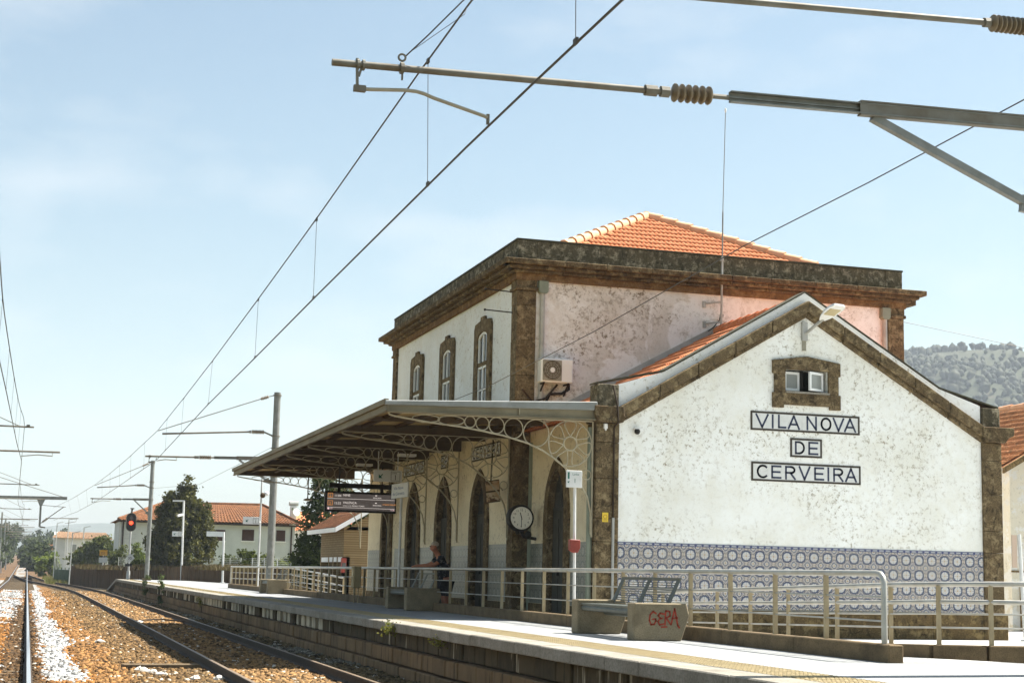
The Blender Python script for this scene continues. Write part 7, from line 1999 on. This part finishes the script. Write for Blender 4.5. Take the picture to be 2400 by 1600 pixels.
mb.build('roof', M['old_tiles'], t)
MB().box(0.40, 0.44, 29.88, 35.92, 2.20, 2.36).build('fascia', M['house_white'], t)
MB().prism([(0.40, 2.19), (2.45, 3.39), (4.5, 2.19), (4.5, 2.35), (2.45, 3.56), (0.40, 2.36)], 'y', 29.86, 29.92).build('fascia', M['house_white'], t)
MB().prism([(0.9, 2.3), (2.45, 3.3), (4.0, 2.3)], 'y', 30.5, 30.6).build('gable', M['lattice'], t)
# red extinguisher box beside it
t = thing('red_box', (0.72, 29.9, 0.6), 'small red box hung on the kiosk corner', 'box')
MB().box(0.66, 0.84, 29.8, 30.0, 0.75, 1.28).build('body', M['red_paint'], t, bevel=0.02)
MB().box(0.68, 0.82, 29.79, 29.80, 0.9, 1.1).build('panel', M['pane'], t)

# neighbouring goods shed at the right edge
M['shed_wall'] = plaster('shed_wall', (0.60, 0.60, 0.56), (0.46, 0.46, 0.42), (0.24, 0.22, 0.17), 0.62, 0.42, (0.55, 0.52, 0.42), 9.0)
M['shed_tiles'] = tiled_roof_mat('shed_tiles', (0.42, 0.19, 0.085), (0.30, 0.13, 0.06), 0.3)
t = thing('goods_shed', (15.6, 20, -0.25), 'old plastered shed with red tiled gable roof at the right edge', 'shed')
GX0, GXR, GX1, GY0, GY1 = 12.35, 15.7, 19.05, 6.0, 26
MB().prism([(GX0, -0.3), (GX1, -0.3), (GX1, 3.70), (GXR, 5.55), (GX0, 3.70)], 'y', GY0 + 0.02, GY0 + 0.32).build('gable_wall', M['shed_wall'], t)
MB().box(GX0, GX0 + 0.3, GY0 + 0.32, GY1, -0.3, 3.7).build('side_wall', M['shed_wall'], t)
MB().box(GX0 - 0.015, GX1, GY0 - 0.02, GY0 + 0.02, 1.13, 1.17).build('string_course', M['plinth'], t)
MB().box(12.62, 13.9, GY0 - 0.03, GY0 + 0.03, -0.25, 0.72).build('door', M['shutter'], t)
MB().box(12.56, 12.62, GY0 - 0.06, GY0 + 0.02, -0.25, 0.8).build('door_frame', M['plinth'], t)
roof_ = MB()
roof_.add([(GX0 - 0.35, GY0 - 0.3, 3.60), (GX0 - 0.35, GY1, 3.60), (GXR, GY1, 5.63), (GXR, GY0 - 0.3, 5.63), (GX1 + 0.35, GY0 - 0.3, 3.60), (GX1 + 0.35, GY1, 3.60)], [(0, 3, 2, 1), (3, 4, 5, 2)])
rf = roof_.build('roof', M['shed_tiles'], t)
base_ = world_loc(t)
TM2 = TM.copy(); TM2.materials.clear(); TM2.materials.append(M['shed_tiles'])
TM_keep = TM; TM = TM2
lay(rf, (GX0 - 0.35, GY0 - 0.25 + 0.222 * 56, 3.62), (0, -1, 0), (GXR - GX0 + 0.35, 0, 2.03), 12, lambda r: range(0, 56), single=lambda r, c: c > 30)
TM = TM_keep
MB().prism([(GX0 - 0.38, 3.46), (GXR, 5.50), (GX1 + 0.38, 3.46), (GX1 + 0.38, 3.60), (GXR, 5.64), (GX0 - 0.38, 3.60)], 'y', GY0 - 0.34, GY0 - 0.26).build('verge_board', M['plinth'], t)
for i in range(20): MB().tube([(GXR, GY0 + i * 1.0 - 0.25, 5.68), (GXR, GY0 + i * 1.0 + 0.78, 5.66)], [0.12, 0.10], 8).build('ridge_tile', M['terracotta_pale'], rf)
t = thing('platform_sign', (8.2, -0.4, -0.25), 'white post with a narrow side panel right of the gable', 'sign')
MB().tube([(8.27, -0.4, -0.25), (8.18, -0.4, 1.80)], 0.038, 8).build('pole', M['pole_white'], t, smooth=True)
MB().box(8.02, 8.13, -0.40, -0.38, 1.15, 1.78).build('panel', mat('pink_panel', (0.55, 0.42, 0.32), 0.6), t)
MB().tube([(8.27, -0.4, -0.25), (8.27, -0.4, -0.22)], 0.09, 10).build('foot', M['pole_white'], t)

# ------------------------------------------------------------------ far hills, all inside the haze
def hill_z(X, Y):
    s = np.clip((X - 170) / 560, 0, 1); s = s * s * (3 - 2 * s)
    f = np.clip((Y - 560) / 560, 0, 1); f = f * f * (3 - 2 * f)
    bk = np.clip((2500 - Y) / 900, 0, 1)
    z = 192 + 9 * np.sin(X * 0.021 + 0.5) + 7 * np.sin(X * 0.047 + Y * 0.01) + 0.075 * (X - 750) + 4 * smooth_noise(X * 0.05, Y * 0.05, 4)
    return -20 + (z + 20) * s * f * bk
M['hill'] = noisy('hill', (0.042, 0.047, 0.021), (0.030, 0.040, 0.016), 0.011, 0.95, bump=0.0, extra=(0.05, 0.60, (0.075, 0.065, 0.038)))
sheet('hill', np.linspace(120, 1900, 90), np.linspace(560, 2400, 70), hill_z, M['hill'])
r = np.random.default_rng(3)
n = 9000
xx, yy = r.uniform(520, 1150, n * 2), r.uniform(700, 1420, n * 2)
keep = (smooth_noise(xx * 0.02, yy * 0.02, 8) > -0.15) | (r.random(n * 2) > 0.7)
xx, yy = xx[keep][:n], yy[keep][:n]; n = len(xx)
zz = hill_z(xx, yy)
ico = np.array([(0, 0, 1), (0.89, 0, 0.45), (0.28, 0.85, 0.45), (-0.72, 0.53, 0.45), (-0.72, -0.53, 0.45), (0.28, -0.85, 0.45), (0.72, 0.53, -0.45), (-0.28, 0.85, -0.45), (-0.89, 0, -0.45), (-0.28, -0.85, -0.45), (0.72, -0.53, -0.45), (0, 0, -1)])
icf = np.array([(0, 1, 2), (0, 2, 3), (0, 3, 4), (0, 4, 5), (0, 5, 1), (1, 6, 2), (2, 7, 3), (3, 8, 4), (4, 9, 5), (5, 10, 1), (6, 7, 2), (7, 8, 3), (8, 9, 4), (9, 10, 5), (10, 6, 1), (11, 7, 6), (11, 8, 7), (11, 9, 8), (11, 10, 9), (11, 6, 10)])
rad = r.uniform(1.2, 3.2, n) * np.where(r.random(n) > 0.93, 1.7, 1)
V = ico[None] * r.uniform(0.7, 1.25, (n, 12, 1)) * rad[:, None, None] * np.array((1, 1, 1.15)) + np.stack([xx, yy, zz + rad * 0.8], 1)[:, None, :]
tn = r.uniform(0, 1, n)[:, None]; c = np.array((0.028, 0.038, 0.016)) * (1 - tn) + np.array((0.050, 0.058, 0.024)) * tn
mesh_np('forest', V.reshape(-1, 3), (icf[None] + (np.arange(n) * 12)[:, None, None]).reshape(-1, 3), M['leaf'], None, np.concatenate([np.repeat(c, 12, 0), np.ones((n * 12, 1))], 1), 'stuff')
def mtn_z(X, Y):
    f = np.clip((Y - 2500) / 500, 0, 1)
    return -25 + f * (62 + 26 * np.sin(X * 0.0031 + 1.4) + 12 * np.sin(X * 0.0105) + 5 * smooth_noise(X * 0.01, Y * 0.01, 2) + np.clip((X - 0) * 0.02, -30, 30))
sheet('mountains', np.linspace(-1500, 1500, 120), np.linspace(2500, 3500, 14), mtn_z, M['hill'])

# ------------------------------------------------------------------ haze
hz = bpy.data.materials.new('haze_air'); hz.use_nodes = True
nt = hz.node_tree
for nd in list(nt.nodes):
    if nd.type == 'BSDF_PRINCIPLED': nt.nodes.remove(nd)
pv = nt.nodes.new('ShaderNodeVolumePrincipled')
pv.inputs['Color'].default_value = (0.80, 0.90, 1.0, 1); pv.inputs['Density'].default_value = 0.00022; pv.inputs['Anisotropy'].default_value = 0.0
nt.links.new(pv.outputs[0], nt.nodes['Material Output'].inputs['Volume'])
hb = MB().box(-2650, 2650, -450, 3650, -60, 320).build('haze', hz)
hb['kind'] = 'stuff'
